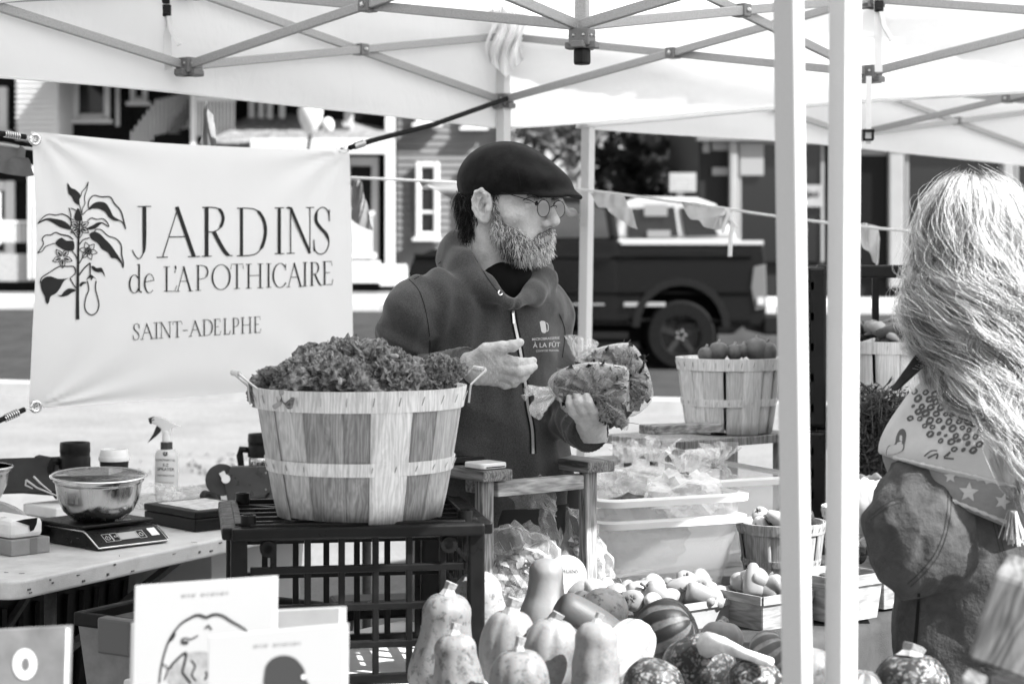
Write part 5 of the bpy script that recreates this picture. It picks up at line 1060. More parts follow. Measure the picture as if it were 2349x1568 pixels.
# curly kale
m_kale, t, b = nodes('kale_leaf'); setv(b, .07, .55, 0, .35); co = coords(t); f = ntex(t, co, 130, 5, .6); t.links.new(ramp(t, f, [(.36, .04), (.66, .4)]), b.inputs['Base Color']); bump(t, b, f, .6, .004)
trn = t.nodes.new('ShaderNodeBsdfTranslucent'); trn.inputs[0].default_value = (.1, .1, .1, 1); mx = t.nodes.new('ShaderNodeMixShader'); mx.inputs[0].default_value = .25
t.links.new(b.outputs[0], mx.inputs[1]); t.links.new(trn.outputs[0], mx.inputs[2]); t.links.new(mx.outputs[0], t.nodes['Material Output'].inputs[0])
m_rib = mat('kale_rib', .32, .6, n=.15, ns=60)
def kale_leaf(seed):
    """a tightly frilled leaf blade, folded on itself"""
    rd = random.Random(seed); bm = bmesh.new(); bmesh.ops.create_icosphere(bm, subdivisions=5, radius=1); off = Vector((rd.uniform(0, 50), rd.uniform(0, 50), seed * 3.1)); vs_ = []
    for p in bm.verts:
        q = p.co.copy(); base = Vector((q.x * .034, q.y * .05, q.z * .02)); w1 = noise.noise_vector(base * 38 + off) * .011; s_ = base + w1
        r1 = 1 - abs(noise.noise(s_ * 62 + off)) * 2.6; r2 = 1 - abs(noise.noise(s_ * 150 + off)) * 2.2; vs_.append(s_ + q * (.017 * r1 + .005 * r2))
    fs_ = [tuple(v.index for v in f.verts) for f in bm.faces]; bm.free(); b = MB(); b.add(vs_, fs_); me = b.mesh('leaf', m_kale, False)
    r_ = MB(); r_.tube([(0, -.075, -.004), (0, -.03, .008), (0, .02, .022), (.004, .045, .03)], [.0042, .0036, .0025, .001], 6); return me, r_.mesh('midrib', m_rib, True)
kl = [kale_leaf(s_) for s_ in range(7)]
kr = thing('kale_heap', 'heap of curly kale leaves filling the big bushel basket', 'kale', KC + Vector((0, 0, .2)))
rk = random.Random(5)
for k in range(105):
    me, rm = kl[k % 7]; a = rk.uniform(0, 6.283); rr = .155 * math.sqrt(rk.random()); hx = rr * math.cos(a); hgt = np.interp(hx, [-.19, -.14, -.1, -.03, .03, .08, .12, .16, .19], [.00, .04, .06, .11, .085, .075, .06, .055, .015]) * (1 - .5 * (rr / .17) ** 3)
    p = KC + Vector((hx, rr * math.sin(a), .216 + hgt * rk.uniform(.15, .72)))
    o = link('leaf', me, kr); o.matrix_basis = Tm(p) @ Rz(rk.uniform(0, 6.28)) @ Matrix.Rotation(rk.uniform(-.4, .9), 4, 'X') @ Matrix.Rotation(rk.uniform(-.9, .9), 4, 'Y') @ Matrix.Scale(rk.choice((.5, .6, .7, .85, 1.05, 1.2)), 4)
    q = bpy.data.objects.new('midrib', rm); COL.objects.link(q); q.parent = o
for px, py, dd, sc_k in ((1040, 848, 3.44, .8), (1005, 838, 3.46, .8), (662, 862, 3.46, .8), (690, 845, 3.5, .85), (770, 815, 3.56, .9), (800, 806, 3.58, .85), (735, 828, 3.55, .8), (905, 822, 3.5, .8)):
    me, rm = kl[px % 7]; o = link('leaf', me, kr); o.matrix_basis = Tm(V(px, py, dd)) @ Rz(px) @ Matrix.Rotation(.5, 4, 'X') @ Matrix.Scale(sc_k * .62, 4)
# --- slatted wooden stand with the card reader
A = Vector((-.06, 3.8, DZ)); su, sv_ = Vector((.79, .61, 0)), Vector((-.61, .79, 0)); SH = .325
ws = thing('wooden_stand', 'slatted wooden stand with four legs behind the squash', 'stand', A + su * .15 + sv_ * .13)
for i, j in ((0, 0), (.275, 0), (0, .23), (.275, .23)): plank(ws, 'leg', m_wood, A + su * i + sv_ * j + Vector((0, 0, .005)), su * .03, sv_ * .027, SH - .006)
for k, j in enumerate((.0, .085, .17)): plank(ws, 'slat', m_woodl if k == 0 else m_woodh, A + su * .042 + sv_ * (j + .002) + Vector((0, 0, SH - .035)), su * .228, sv_ * .03, .03)
plank(ws, 'top_plank', m_woodv, A - su * .012 - sv_ * .02 + Vector((0, 0, SH)), su * .075, sv_ * .34, .022)
plank(ws, 'top_plank', m_woodv, A + su * .262 - sv_ * .02 + Vector((0, 0, SH)), su * .075, sv_ * .34, .024)
cr = A - su * .0 + sv_ * .005 + Vector((0, 0, SH + .0235)); crd = thing('card_reader', 'small white square card reader on the wooden stand', 'card reader', cr)
b = MB(); b.M = Matrix(((su.x, sv_.x, 0, cr.x), (su.y, sv_.y, 0, cr.y), (0, 0, 1, cr.z), (0, 0, 0, 1))); b.prism(rrect(.066, .066, .01, 6, -.004, -.01), 0, .012); b.build('body', mat('reader_white', .8, .35), crd, bevel=.003, seg=3)
b = MB(); b.M = Matrix(((su.x, sv_.x, 0, cr.x), (su.y, sv_.y, 0, cr.y), (0, 0, 1, cr.z), (0, 0, 0, 1))); b.box((.03, -.0105, .004), (.046, .001, .0022)); b.build('slot', m_blk, crd)
tbx = cr + sv_ * .1; tab = thing('tablet', 'dark flat tablet lying behind the card reader', 'tablet', tbx); obox(tab, 'body', mat('tablet_dark', .02, .3), tbx - su * .03, su * .12, sv_ * .12, .012, .003, .002); obox(tab, 'screen', m_glass, tbx - su * .024 + sv_ * .006, su * .108, sv_ * .108, .001, 0, .0142)
# battery pack seen through the crate
bp_ = TP(-.93, .66); bk = thing('jump_starter', 'black battery jump starter lying behind the lattice crate', 'battery', bp_); o_ = V(830, 1434, 4.02); o_.z = DZ + .003
obox(bk, 'case', mat('battery_dark', .02, .45), o_ - Vector((.06, 0, 0)), Vector((.2, .04, 0)), Vector((-.02, .09, 0)), .04, .008); txt3(bk, 'genius', Tm(o_ + Vector((.01, .006, .022))) @ Rz(.2) @ Matrix.Rotation(math.pi / 2, 4, 'X'), .02, mat('print_white', .8)); txt3(bk, 'GB20', Tm(o_ + Vector((.02, .009, .034))) @ Rz(.2) @ Matrix.Rotation(math.pi / 2, 4, 'X'), .008, mat('print_white', .8))
# --- bags of greens under the stand
m_film = film('clear_film', .9, .12, .1, .5, 30)
def leafbits(parent, c, rad, n, seed, name='leaves', size=.014, lo=.02, hi=.3, box=None):
    rd = random.Random(seed); groups = {}
    for k in range(n):
        v3 = Vector((rd.gauss(0, 1), rd.gauss(0, 1), rd.gauss(0, 1))).normalized() * (rd.random() ** .35); p = Vector(c) + Vector((v3.x * rad[0], v3.y * rad[1], v3.z * rad[2])); s_ = size * rd.uniform(.5, 1.5); q = Quaternion((rd.gauss(0, 1), rd.gauss(0, 1), rd.gauss(0, 1), rd.gauss(0, 1))).normalized()
        b = groups.setdefault(k % 3, MB())
        if k % 5 == 4: b.add([p + q @ Vector(x) * s_ for x in ((-2, -.06, 0), (0, -.06, .3), (2, -.06, 0), (2, .06, 0), (0, .06, .3), (-2, .06, 0))], [(0, 1, 4, 5), (1, 2, 3, 4)])
        else: b.add([p + q @ Vector(x) * s_ for x in ((-1, 0, 0), (-.3, -.5, .12), (.5, -.45, .1), (1, 0, 0), (.5, .45, .15), (-.3, .5, .1), (0, 0, -.08))], [(0, 1, 6), (1, 2, 6), (2, 3, 6), (3, 4, 6), (4, 5, 6), (5, 0, 6)])
    for k, b in groups.items(): props(b.build(name, mat('salad_%d' % k, (lo, (lo + hi) / 2 * .8, hi)[k], .55, n=.4, ns=60, tl=.25), parent), kind='stuff')
for i, (px, py, d, r, sd_, sq, lb) in enumerate(((1195, 1195, 4.02, .085, 2.2, (.95, .9, 1.25), 'tied clear bag of greens under the wooden stand, at the back'), (1175, 1330, 3.9, .1, 5.5, (1.0, .8, .95), 'clear bag of salad leaves under the stand by its front leg'), (1285, 1300, 4.06, .095, 9.1, (1.0, .8, 1.2), 'clear labelled bag of greens under the right of the stand'))):
    c = V(px, py, d); crumple('salad_bag', lb, c, r, sd_, m=m_film, sq=sq, fl=.1); rt = bpy.data.objects[[o.name for o in bpy.data.objects if o.get('label') == lb][0]]; rt['category'] = 'bag'
    leafbits(rt, c, (r * .8 * sq[0], r * .8 * sq[1], r * .8 * sq[2]), 260, i + 20, size=.016, lo=.03, hi=.45)
lb_ = bpy.data.objects[[o.name for o in bpy.data.objects if o.get('label') == 'clear labelled bag of greens under the right of the stand'][0]]
b = MB(); c = V(1300, 1318, 3.95); b.M = Tm(c) @ Matrix.Rotation(math.pi / 2 - .3, 4, 'X'); b.lathe([(0, 0), (.042, 0), (.042, .001), (0, .001)], 28); b.build('round_label', mat('label_grey', .5, .6), lb_); txt3(lb_, 'JARDINS', Tm(c + Vector((.002, -.0016, .004))) @ Matrix.Rotation(math.pi / 2 - .3, 4, 'X') @ Tm((0, 0, .0012)), .012, m_ink)
# --- translucent bins
m_bin, t, b = nodes('bin_milky'); setv(b, .9, .3, 0, .5); trn = t.nodes.new('ShaderNodeBsdfTranslucent'); trn.inputs[0].default_value = (.95, .95, .95, 1); tp_ = t.nodes.new('ShaderNodeBsdfTransparent'); m1_ = t.nodes.new('ShaderNodeMixShader'); m1_.inputs[0].default_value = .5; m2_ = t.nodes.new('ShaderNodeMixShader'); m2_.inputs[0].default_value = .76
t.links.new(b.outputs[0], m1_.inputs[1]); t.links.new(trn.outputs[0], m1_.inputs[2]); t.links.new(m1_.outputs[0], m2_.inputs[1]); t.links.new(tp_.outputs[0], m2_.inputs[2]); t.links.new(m2_.outputs[0], t.nodes['Material Output'].inputs[0]); b.inputs['Base Color'].default_value = (.72, .72, .72, 1)
lu = Vector((-.42, .907, 0)); lv = Vector((-.907, -.42, 0))
def bin_(label, N, z0, rimz, L=.68, W=.38, dirty=False):
    H = rimz - z0; rt = thing('plastic_bin', label, 'bin', (N.x, N.y, z0)); c = Vector((N.x, N.y, 0)) + lu * L / 2 + lv * W / 2
    def ring(k, z, rr=.05):
        out = []
        for x, y in rrect(L * k, W * k, rr * k, 5): out.append(c + lu * (x - L * k / 2) + lv * (y - W * k / 2) + Vector((0, 0, z)))
        return out
    def loft(rs): b = MB(); n = len(rs[0]); b.add([p for r_ in rs for p in r_], [(i * n + k, i * n + (k + 1) % n, (i + 1) * n + (k + 1) % n, (i + 1) * n + k) for i in range(len(rs) - 1) for k in range(n)]); return b
    b = loft([ring(.8, z0 + .004), ring(.84, z0), ring(.86, z0 + .01), ring(.94, z0 + H * .62), ring(.955, z0 + H * .66), ring(.985, rimz - .005), ring(.965, rimz - .005), ring(.93, z0 + H * .6), ring(.85, z0 + .014), ring(.5, z0 + .012)]); n = 24; b.f.append(tuple(range(n))); b.build('shell', m_bin, rt, smooth=True)
    b = loft([ring(.985, rimz - .012), ring(1.04, rimz - .014), ring(1.045, rimz), ring(.97, rimz + .003)]); b.build('rim', mat('bin_rim', .78, .35, tl=.35), rt, smooth=False, auto=35)
    return rt, c
N1 = V(1722, 1132, 4.36); r1, c1 = bin_('nested milky plastic bin, the upper one at the front', N1, DZ + .055, N1.z, dirty=True)
bin_('lower of the two nested milky bins at the front', N1 + Vector((-.004, .004, 0)), DZ + .004, N1.z - .05)
N2 = V(1862, 1092, 4.78); r2, c2 = bin_('milky plastic bin behind, with a bag standing in it', N2, DZ + .004, N2.z)
m_filmw = film('white_film', .85, .28, .2, .7, 22)
for px, py, d, r, sd_, sq, lb in ((1440, 1060, 4.85, .06, 1.3, (1.1, 1, .8), 'tied clear bag at the left end of the front bin'), (1500, 1072, 4.7, .07, 4.4, (1.2, 1, .9), 'knotted clear bag standing highest in the front bin'), (1570, 1100, 4.5, .085, 6.2, (1.1, 1, .75), 'rounded white bag at the near end of the front bin'), (1640, 1062, 5.0, .06, 7.7, (1.0, 1, .8), 'tied clear bag in the rear bin')):
    c = V(px, py + 46, d); crumple('greens_bag', lb, c, r, sd_, m=m_filmw if 'white' in lb else film('cloud_film', .8, .12, .1, .9, 26), sq=sq, fl=.2); rt = bpy.data.objects[[o.name for o in bpy.data.objects if o.get('label') == lb][0]]
    kp = c + Vector((0, 0, r * sq[2] * .95)); b = MB()
    def nk(u, v, kp=kp, sd_=sd_): a = u * 6.283; rr = .006 + .034 * v ** .8; rr *= 1 + .55 * math.sin(a * 5 + sd_) * v + .3 * math.sin(a * 11 + v * 5); return kp + Vector((math.cos(a) * rr + .012 * v, math.sin(a) * rr, .05 * v * (1 + .3 * math.sin(a * 3 + sd_ * 2))))
    b.grid(nk, 44, 6); b.build('tied_neck', film('cloud_film', .95), rt, solid=.0006)
    b = MB(); b.box(kp, (.02, .014, .012)); b.build('tie', mat('tie_dark', .03, .5), rt)
crumple('greens_bag', 'dark leafy bag showing through the wall of the front bin', c1 + Vector((.05, -.1, DZ + .12)), .11, 3.3, m=mat('leafy_dark', .06, .7, n=.6, ns=25), sq=(1, 1.1, .75))

# --- squash and pumpkins
def squash_mat(name, base, dark, kind):
    if name in MATS: return MATS[name]
    m, t, b = nodes(name); setv(b, base, .5, 0, .3); co = coords(t, kind='Object')
    f = ntex(t, co, 9, 6, .6); col = ramp(t, f, [(.3, base * .82), (.7, min(.95, base * 1.1))])
    if kind == 'speck':
        g = ntex(t, co, 70, 4, .7); col = mixc(t, ramp(t, g, [(.52, 0), (.64, .75)]), col, dark)
        g2 = ntex(t, co, 14, 6, .7); col = mixc(t, ramp(t, g2, [(.5, 0), (.66, .5)]), col, dark)
    if kind == 'speck2':
        g2 = ntex(t, co, 18, 8, .8); col = mixc(t, ramp(t, g2, [(.46, 0), (.64, .65)]), col, dark)
    if kind == 'mottle':
        vo = t.nodes.new('ShaderNodeTexVoronoi'); vo.inputs['Scale'].default_value = 95; wz = t.nodes.new('ShaderNodeTexNoise'); wz.inputs['Scale'].default_value = 50; t.links.new(co, wz.inputs[0]); t.links.new(mixc(t, .04, co, wz.outputs['Color'], 'ADD'), vo.inputs[0]); g = ntex(t, co, 14, 8, .75)
        mk = mathn(t, 'MULTIPLY', ramp(t, vo.outputs[0], [(.2, 1), (.6, 0)]), ramp(t, g, [(.4, 0), (.62, 1)])); col = mixc(t, mk, ramp(t, f, [(.3, dark), (.7, dark * 2.2)]), base)
    if kind == 'stripe':
        c = t.nodes.new('ShaderNodeTexCoord'); sx = t.nodes.new('ShaderNodeSeparateXYZ'); t.links.new(c.outputs['Object'], sx.inputs[0]); an = mathn(t, 'ARCTAN2', sx.outputs[1], sx.outputs[0]); w_ = mathn(t, 'SINE', mathn(t, 'ADD', mathn(t, 'MULTIPLY', an, 10), mathn(t, 'MULTIPLY', f, 3.0)))
        g2 = ntex(t, co, 40, 4, .7); col = mixc(t, mathn(t, 'MULTIPLY', ramp(t, mathn(t, 'MULTIPLY_ADD', w_, .5, .5), [(.55, 0), (.8, 1)]), ramp(t, g2, [(.35, .4), (.6, 1)])), ramp(t, f, [(.3, dark * .7), (.7, dark * 1.4)]), base)
    t.links.new(col, b.inputs['Base Color']); bump(t, b, mathn(t, 'ADD', ntex(t, co, 30, 4), mathn(t, 'MULTIPLY', ntex(t, co, 160, 5, .7), .25)), .22, .005); b.inputs['Subsurface Weight'].default_value = .05; MATS[name] = m; return m
m_stem = mat('squash_stem', .22, .85, n=.5, ns=60, bp=.6, bs=90)
def squash(label, px, py, d, H, prof, m, rib=0, nr=10, tilt=(0, 0, 0), stem=(.012, .03), name='butternut_squash', cat='squash', lift=0, bend=0, pale_stem=False):
    """px,py is the middle; prof is (radius, 0..1 height) from base to stem end"""
    c = V(px, py, d); R = Matrix.Rotation(tilt[2], 4, 'Z') @ Matrix.Rotation(tilt[0], 4, 'X') @ Matrix.Rotation(tilt[1], 4, 'Y'); rt = thing(name, label, cat, c - Vector((0, 0, H * .5)))
    sp_ = spline(prof, 5); b = MB(); rd = random.Random(px)
    ph = rd.uniform(0, 6); b.lathe([(max(r, .0005), (z - .5) * H) for r, z in sp_], 48, fr=lambda a, z, r: r * (1 - rib * (abs(math.sin(a * nr / 2)) ** .5 < .62) * 0 - rib * (1 - abs(math.sin(a * nr / 2)) ** .6) + .025 * math.sin(2 * a + ph) + .012 * math.sin(3 * a + z * 20 + ph)))
    if bend: b.v = [(x + bend * (z / H) ** 2, y, z) for x, y, z in b.v]
    o = b.build('flesh', m, rt, smooth=True, local=True); o.matrix_parent_inverse = Tm((0, 0, H * .5)) @ R
    if stem:
        b = MB(); z1 = .47 * H * 1.0; zt_ = sp_[-1][1]; z1 = (zt_ - .5) * H - .004; s0, sl_ = stem; b.tube([(bend * .25, 0, z1), (bend * .25 + .002, .002, z1 + sl_ * .5), (bend * .25 + .006, .004, z1 + sl_)], [s0 * 1.5, s0 * .85, s0], 7); q = b.build('stem', m_stem, rt, local=True, bevel=.001); q.matrix_parent_inverse = Tm((0, 0, H * .5)) @ R
    return rt
m_cream = squash_mat('squash_cream', .17, .035, 'speck'); m_white = squash_mat('squash_white', .2, .055, 'speck2'); m_spk = squash_mat('squash_speckled', .27, .06, 'speck'); m_tan = squash_mat('squash_tan', .18, .2, 'plain'); m_dkst = squash_mat('squash_dark_striped', .09, .008, 'stripe'); m_mot = squash_mat('squash_mottled', .36, .012, 'mottle'); m_str = squash_mat('squash_striped', .28, .08, 'stripe')
BN = lambda R, r: [(0, .0), (R * .5, .01), (R * .92, .12), (R, .24), (R * .93, .38), (r * 1.12, .55), (r, .72), (r * .98, .86), (r * .7, .96), (r * .25, 1.0), (0, .995)]
RD = lambda R: [(0, .06), (R * .4, .01), (R * .85, .16), (R, .45), (R * .92, .72), (R * .62, .93), (R * .25, .985), (0, .96)]
squash('tall speckled butternut standing leftmost against the crate', 1020, 1480, 3.3, .185, BN(.062, .043), m_cream, .05, 10, (.05, .06, 0), (.012, .024))
squash('small cream butternut at the very front of the heap', 1050, 1545, 3.06, .13, BN(.045, .034), m_cream, .04, 9, (-.08, -.1, 0), (.01, .02))
squash('grey speckled butternut leaning behind the tall leftmost one', 1108, 1430, 3.52, .2, BN(.06, .044), m_spk, .03, 9, (.2, -.15, 0), (.012, .02))
squash('pale round ribbed squash in the middle of the front row', 1168, 1490, 3.2, .135, RD(.052), m_white, .07, 9, (.05, .05, 0), (.014, .03), 'winter_squash')
squash('smooth tan butternut standing neck up before the salad bags', 1252, 1372, 3.66, .155, BN(.053, .035), m_tan, .015, 8, (-.05, .02, 0), None)
squash('white ribbed squash right of the round pale one', 1262, 1500, 3.16, .12, RD(.05), m_white, .09, 8, (.1, .12, 0), (.012, .02), 'winter_squash')
squash('cream squash at the bottom edge with a cut square stem', 1192, 1562, 2.98, .1, RD(.05), m_cream, .06, 9, (0, -.05, 0), (.009, .028), 'winter_squash')
squash('upright pale butternut in the front row with a curled stem', 1366, 1532, 3.06, .15, BN(.042, .035), m_white, .03, 8, (-.05, .03, 0), (.008, .018))
squash('small pale round squash tucked behind the front row', 1300, 1440, 3.42, .07, RD(.04), m_white, .08, 8, (.2, 0, 0), None, 'winter_squash')
squash('dark zucchini lying across behind the front row', 1358, 1432, 3.42, .15, [(0, 0), (.026, .03), (.034, .2), (.035, .6), (.028, .9), (.012, 1), (0, 1)], squash_mat('zucchini', .06, .01, 'plain'), 0, 8, (.3, 2.15, 0), None, 'zucchini')
squash('striped oblong squash pointing at the viewer', 1432, 1500, 3.25, .15, [(0, 0), (.012, .01), (.032, .1), (.047, .35), (.048, .6), (.036, .85), (.012, .98), (0, .99)], squash_mat('squash_grey_stripe', .16, .34, 'stripe'), .06, 10, (-.9, .5, 0), None, 'winter_squash')
squash('speckled cream ball squash beside the tan butternut', 1386, 1402, 3.74, .085, RD(.05), m_spk, 0, 8, (.3, .2, 0), None, 'winter_squash')
squash('large dark ribbed acorn squash near the peppers', 1532, 1448, 3.5, .105, RD(.064), m_dkst, .1, 10, (.5, 1.0, 0), None, 'acorn_squash')
squash('mottled dark pumpkin with a thick pale stalk', 1602, 1522, 3.2, .1, RD(.066), m_mot, .05, 10, (-.25, -.35, 0), None, 'pumpkin')
squash('dark mottled pumpkin at the bottom edge by the tent leg', 1732, 1566, 3.05, .075, RD(.045), m_mot, .06, 10, (.1, .1, 0), None, 'pumpkin')
squash('dark speckled squash low in front of the striped one', 1500, 1572, 3.08, .085, RD(.05), m_mot, .05, 9, (.1, .3, 0), None, 'winter_squash')
squash('small grey ribbed pumpkin in front of the pepper basket', 1655, 1462, 3.62, .062, RD(.042), m_tan, .1, 10, (-.2, .1, 0), (.01, .012), 'pumpkin')
squash('cream striped squash half hidden by the stall\'s front leg', 1768, 1494, 3.45, .065, RD(.042), m_str, .03, 10, (.3, .9, 0), None, 'winter_squash')
squash('pale squash showing between the two front tent legs', 1862, 1540, 3.2, .08, RD(.045), m_cream, .05, 9, (0, .2, 0), None, 'winter_squash')
squash('mottled kabocha pumpkin with a corky stem before the coat', 2092, 1566, 2.95, .09, RD(.06), m_mot, .05, 8, (-.1, 0, 0), (.02, .02), 'pumpkin')
squash('white striped squash beside the kabocha at the bottom edge', 1978, 1590, 2.95, .07, RD(.05), m_str, .03, 9, (0, .1, 0), None, 'winter_squash')
st = bpy.data.objects[[o.name for o in bpy.data.objects if o.get('label') == 'mottled dark pumpkin with a thick pale stalk'][0]]
b = MB(); b.tube([V(1622, 1478, 3.14), V(1660, 1478, 3.1), V(1710, 1500, 3.05), V(1768, 1518, 3.0)], [.022, .013, .009, .008], 8); b.build('stalk', mat('stalk_pale', .55, .8, n=.3, ns=40), st, smooth=True)
# --- peppers in veneer boxes
m_ven = wood('veneer', .17, .36, 50, (.15, .15, 1), knots=False, bp=.12, rough=.7)
def berry_box(label, c, u, v, H, m=None, k=.86, grp='veneer boxes'):
    rt = thing('veneer_box', label, 'box', c, group=grp); c = Vector(c); z = Vector((0, 0, H)); m = m or m_ven
    P = [c - u / 2 - v / 2, c + u / 2 - v / 2, c + u / 2 + v / 2, c - u / 2 + v / 2]; lo = [c + (p - c) * k for p in P]; t_ = [p + z for p in P]
    for i in range(4):
        j = (i + 1) % 4; b = MB(); b.add([lo[i], lo[j], t_[j], t_[i]], [(0, 1, 2, 3)]); b.build('side', m, rt, solid=.003)
        b = MB(); nn = (t_[i] + t_[j]) / 2 - (c + z); nn = nn.normalized() * .003; b.add([t_[i] + nn - z * .22, t_[j] + nn - z * .22, t_[j] + nn + z * .02, t_[i] + nn + z * .02], [(0, 1, 2, 3)]); b.build('rim_band', m, rt, solid=.003)
    b = MB(); b.add([p + Vector((0, 0, .003)) for p in lo], [(0, 1, 2, 3)]); b.build('bottom', m, rt, solid=.003); return rt
m_pep = mat('pepper_pale', .22, .18, n=.08, ns=14, spec=.6); m_pepd = mat('pepper_dark', .03, .2, n=.3, ns=14, spec=.6); m_pepm = mat('pepper_mid', .3, .2, n=.2, ns=14, spec=.6); m_cal = mat('calyx', .09, .6, n=.3, ns=60)
def pepper_mesh(seed, el):
    rd = random.Random(seed); b = MB(); ph = rd.uniform(0, 6); b.lathe([(max(.0004, r * 1.0), z) for r, z in spline([(0, -el), (.35, -el * .93), (.8, -el * .4), (1, .2), (.9, .75), (.5, .98), (.15, .92), (0, .85)], 4)], 26, fr=lambda a, z, r: r * (1 - .09 * (1 + math.cos(3 * a + ph)) * (.5 + .3 * z) + .04 * math.sin(a + z * 2 + ph)))
    me = b.mesh('flesh', None, True); s_ = MB(); s_.tube([(0, 0, .8), (.03, .02, 1.15), (.15, .03, 1.5)], [.14, .1, .12], 6)
    for k in range(5): a = k * 1.257; s_.tube([(0, 0, .9), (.3 * math.cos(a), .3 * math.sin(a), .98), (.5 * math.cos(a), .5 * math.sin(a), .9)], [.1, .09, .03], 4)
    return me, s_.mesh('calyx', m_cal, True)
pms = [pepper_mesh(s_, el) for s_, el in ((1, 1.0), (2, 1.4), (3, .85), (4, 1.8))]
def pepper(label, c, r, m, seed, name='pepper', grp='loose peppers in the veneer boxes'):
    rd = random.Random(seed); me, cm = pms[seed % 4]; key = me.name + m.name
    if key not in MATS: x = me.copy(); x.materials.append(m); MATS[key] = x
    rt = thing(name, label, 'pepper', c, group=grp); R = Quaternion((rd.gauss(0, 1), rd.gauss(0, 1), rd.gauss(0, 1), rd.gauss(0, 1))).normalized().to_matrix().to_4x4() @ Matrix.Scale(r, 4)
    for nm, q in (('flesh', MATS[key]), ('calyx', cm)): o = bpy.data.objects.new(nm, q); COL.objects.link(o); o.parent = rt; o.matrix_basis = R
bxA = V(1575, 1420, 3.98); bxA.z = DZ + .002; berry_box('white veneer box of small pale peppers behind the acorn squash', bxA, su * .2, sv_ * .14, .06, mat('veneer_white', .3, .6, n=.1, ns=20))
bxB = V(1752, 1440, 3.98); bxB.z = DZ + .002; berry_box('plain veneer box of pale peppers by the front tent leg', bxB, su * .15, sv_ * .14, .075)
rp = random.Random(12)
for k in range(40):
    p = bxA + su * rp.uniform(-.085, .085) + sv_ * rp.uniform(-.055, .055) + Vector((0, 0, .055 + .035 * rp.random() ** 1.5)); pepper('small pale pepper heaped in the white veneer box' if k % 6 else 'small mid grey pepper heaped in the white veneer box', p, rp.uniform(.015, .024), m_pep if k % 6 else m_pepm, k)
for k in range(12):
    p = bxB + su * rp.uniform(-.05, .05) + sv_ * rp.uniform(-.05, .05) + Vector((0, 0, .07 + .03 * rp.random())); pepper('pale glossy pepper heaped in the plain veneer box', p, rp.uniform(.02, .027), m_pep, k + 50)
for k, (px, py) in enumerate(((1312, 1345), (1336, 1352), (1415, 1362), (1440, 1352), (1392, 1348), (1470, 1358), (1425, 1380), (1455, 1376), (1365, 1352), (1330, 1374), (1485, 1350), (1505, 1362), (1495, 1378))):
    pepper('small pale pepper lying loose behind the ball squash' if k % 4 else 'darker small pepper lying loose behind the ball squash', V(px, py, 4.02 - .012 * (py - 1340) * .5), .019 + .004 * (k % 3), m_pep if k % 4 else m_pepm, k + 80, grp='loose peppers on the display table')
# --- baskets further back on the right
bsk = V(1792, 1348, 4.42); bsk.z = DZ + .008
basket('small dark splint basket of dark peppers behind the tent legs', bsk, .098, .076, .155, m_sp2, m_sp2, 8, 14, False)
for k in range(16): a = k * 2.4; r_ = .016 * math.sqrt(k) ; pepper('small dark pepper in the dark splint basket' if k % 3 else 'lighter grey pepper in the dark splint basket', bsk + Vector((math.cos(a) * r_, math.sin(a) * r_, .15 + .012 * (k % 2))), .022, m_pepd if k % 3 else m_pepm, k + 120, grp='dark peppers')
bxC = V(1918, 1440, 4.02); bxC.z = DZ + .012; berry_box('tall veneer box of dark peppers on the dark cloth', bxC, su * .15, sv_ * .13, .095)
for k in range(8): pepper('dark pepper in the tall veneer box', bxC + su * rp.uniform(-.05, .05) + sv_ * rp.uniform(-.04, .04) + Vector((0, 0, .075)), .02, m_pepd, k + 150, grp='dark peppers')
bxD = V(2030, 1388, 4.2); bxD.z = DZ + .012; berry_box('veneer box with an eggplant beside the coat', bxD, su * .17, sv_ * .14, .11)
ep = V(1985, 1268, 4.18); eg = thing('eggplant', 'glossy black eggplant lying in the veneer box beside the coat', 'eggplant', ep)
along(V(1965, 1250, 4.14), V(2040, 1305, 4.2), [(0, 0), (.024, .05), (.034, .25), (.034, .6), (.026, .88), (.0, 1)], 28).build('flesh', mat('eggplant_black', .008, .1, spec=.7), eg, smooth=True)
along(V(1960, 1247, 4.14), V(1975, 1257, 4.15), [(.006, 0), (.008, .3), (.022, .7), (.02, 1)], 10).build('calyx', m_cal, eg, smooth=True)
bxE = V(1985, 1300, 4.62); bxE.z = DZ + .012; basket('tall pale splint basket of round cabbage behind the coat', bxE, .1, .085, .16, m_sp3, m_sp3, 21, 12, False)
cab = V(1992, 1150, 4.55); cb3 = thing('cabbage', 'pale round cabbage topping the splint basket behind the coat', 'cabbage', cab)
for k in range(11):
    a = k * 2.4; b = MB(); R = Matrix.Rotation(a, 3, 'Z') @ Matrix.Rotation(.25 + .1 * (k % 4), 3, 'X')
    def cf(u, v, R=R, k=k): th = (u - .5) * 2.2; ph_ = -.6 + 2.0 * v; rr = .082 + .003 * k / 11 + .006 * math.sin(u * 17) * v ** 3; return cab + R @ Vector((rr * math.sin(th) * math.cos(ph_ - .4), -rr * math.cos(th) * math.cos(ph_ - .4), rr * math.sin(ph_ - .4)))
    b.grid(cf, 14, 12); b.build('leaf', mat('cabbage_leaf', .5, .45, n=.25, ns=25, tl=.2), cb3, smooth=True)
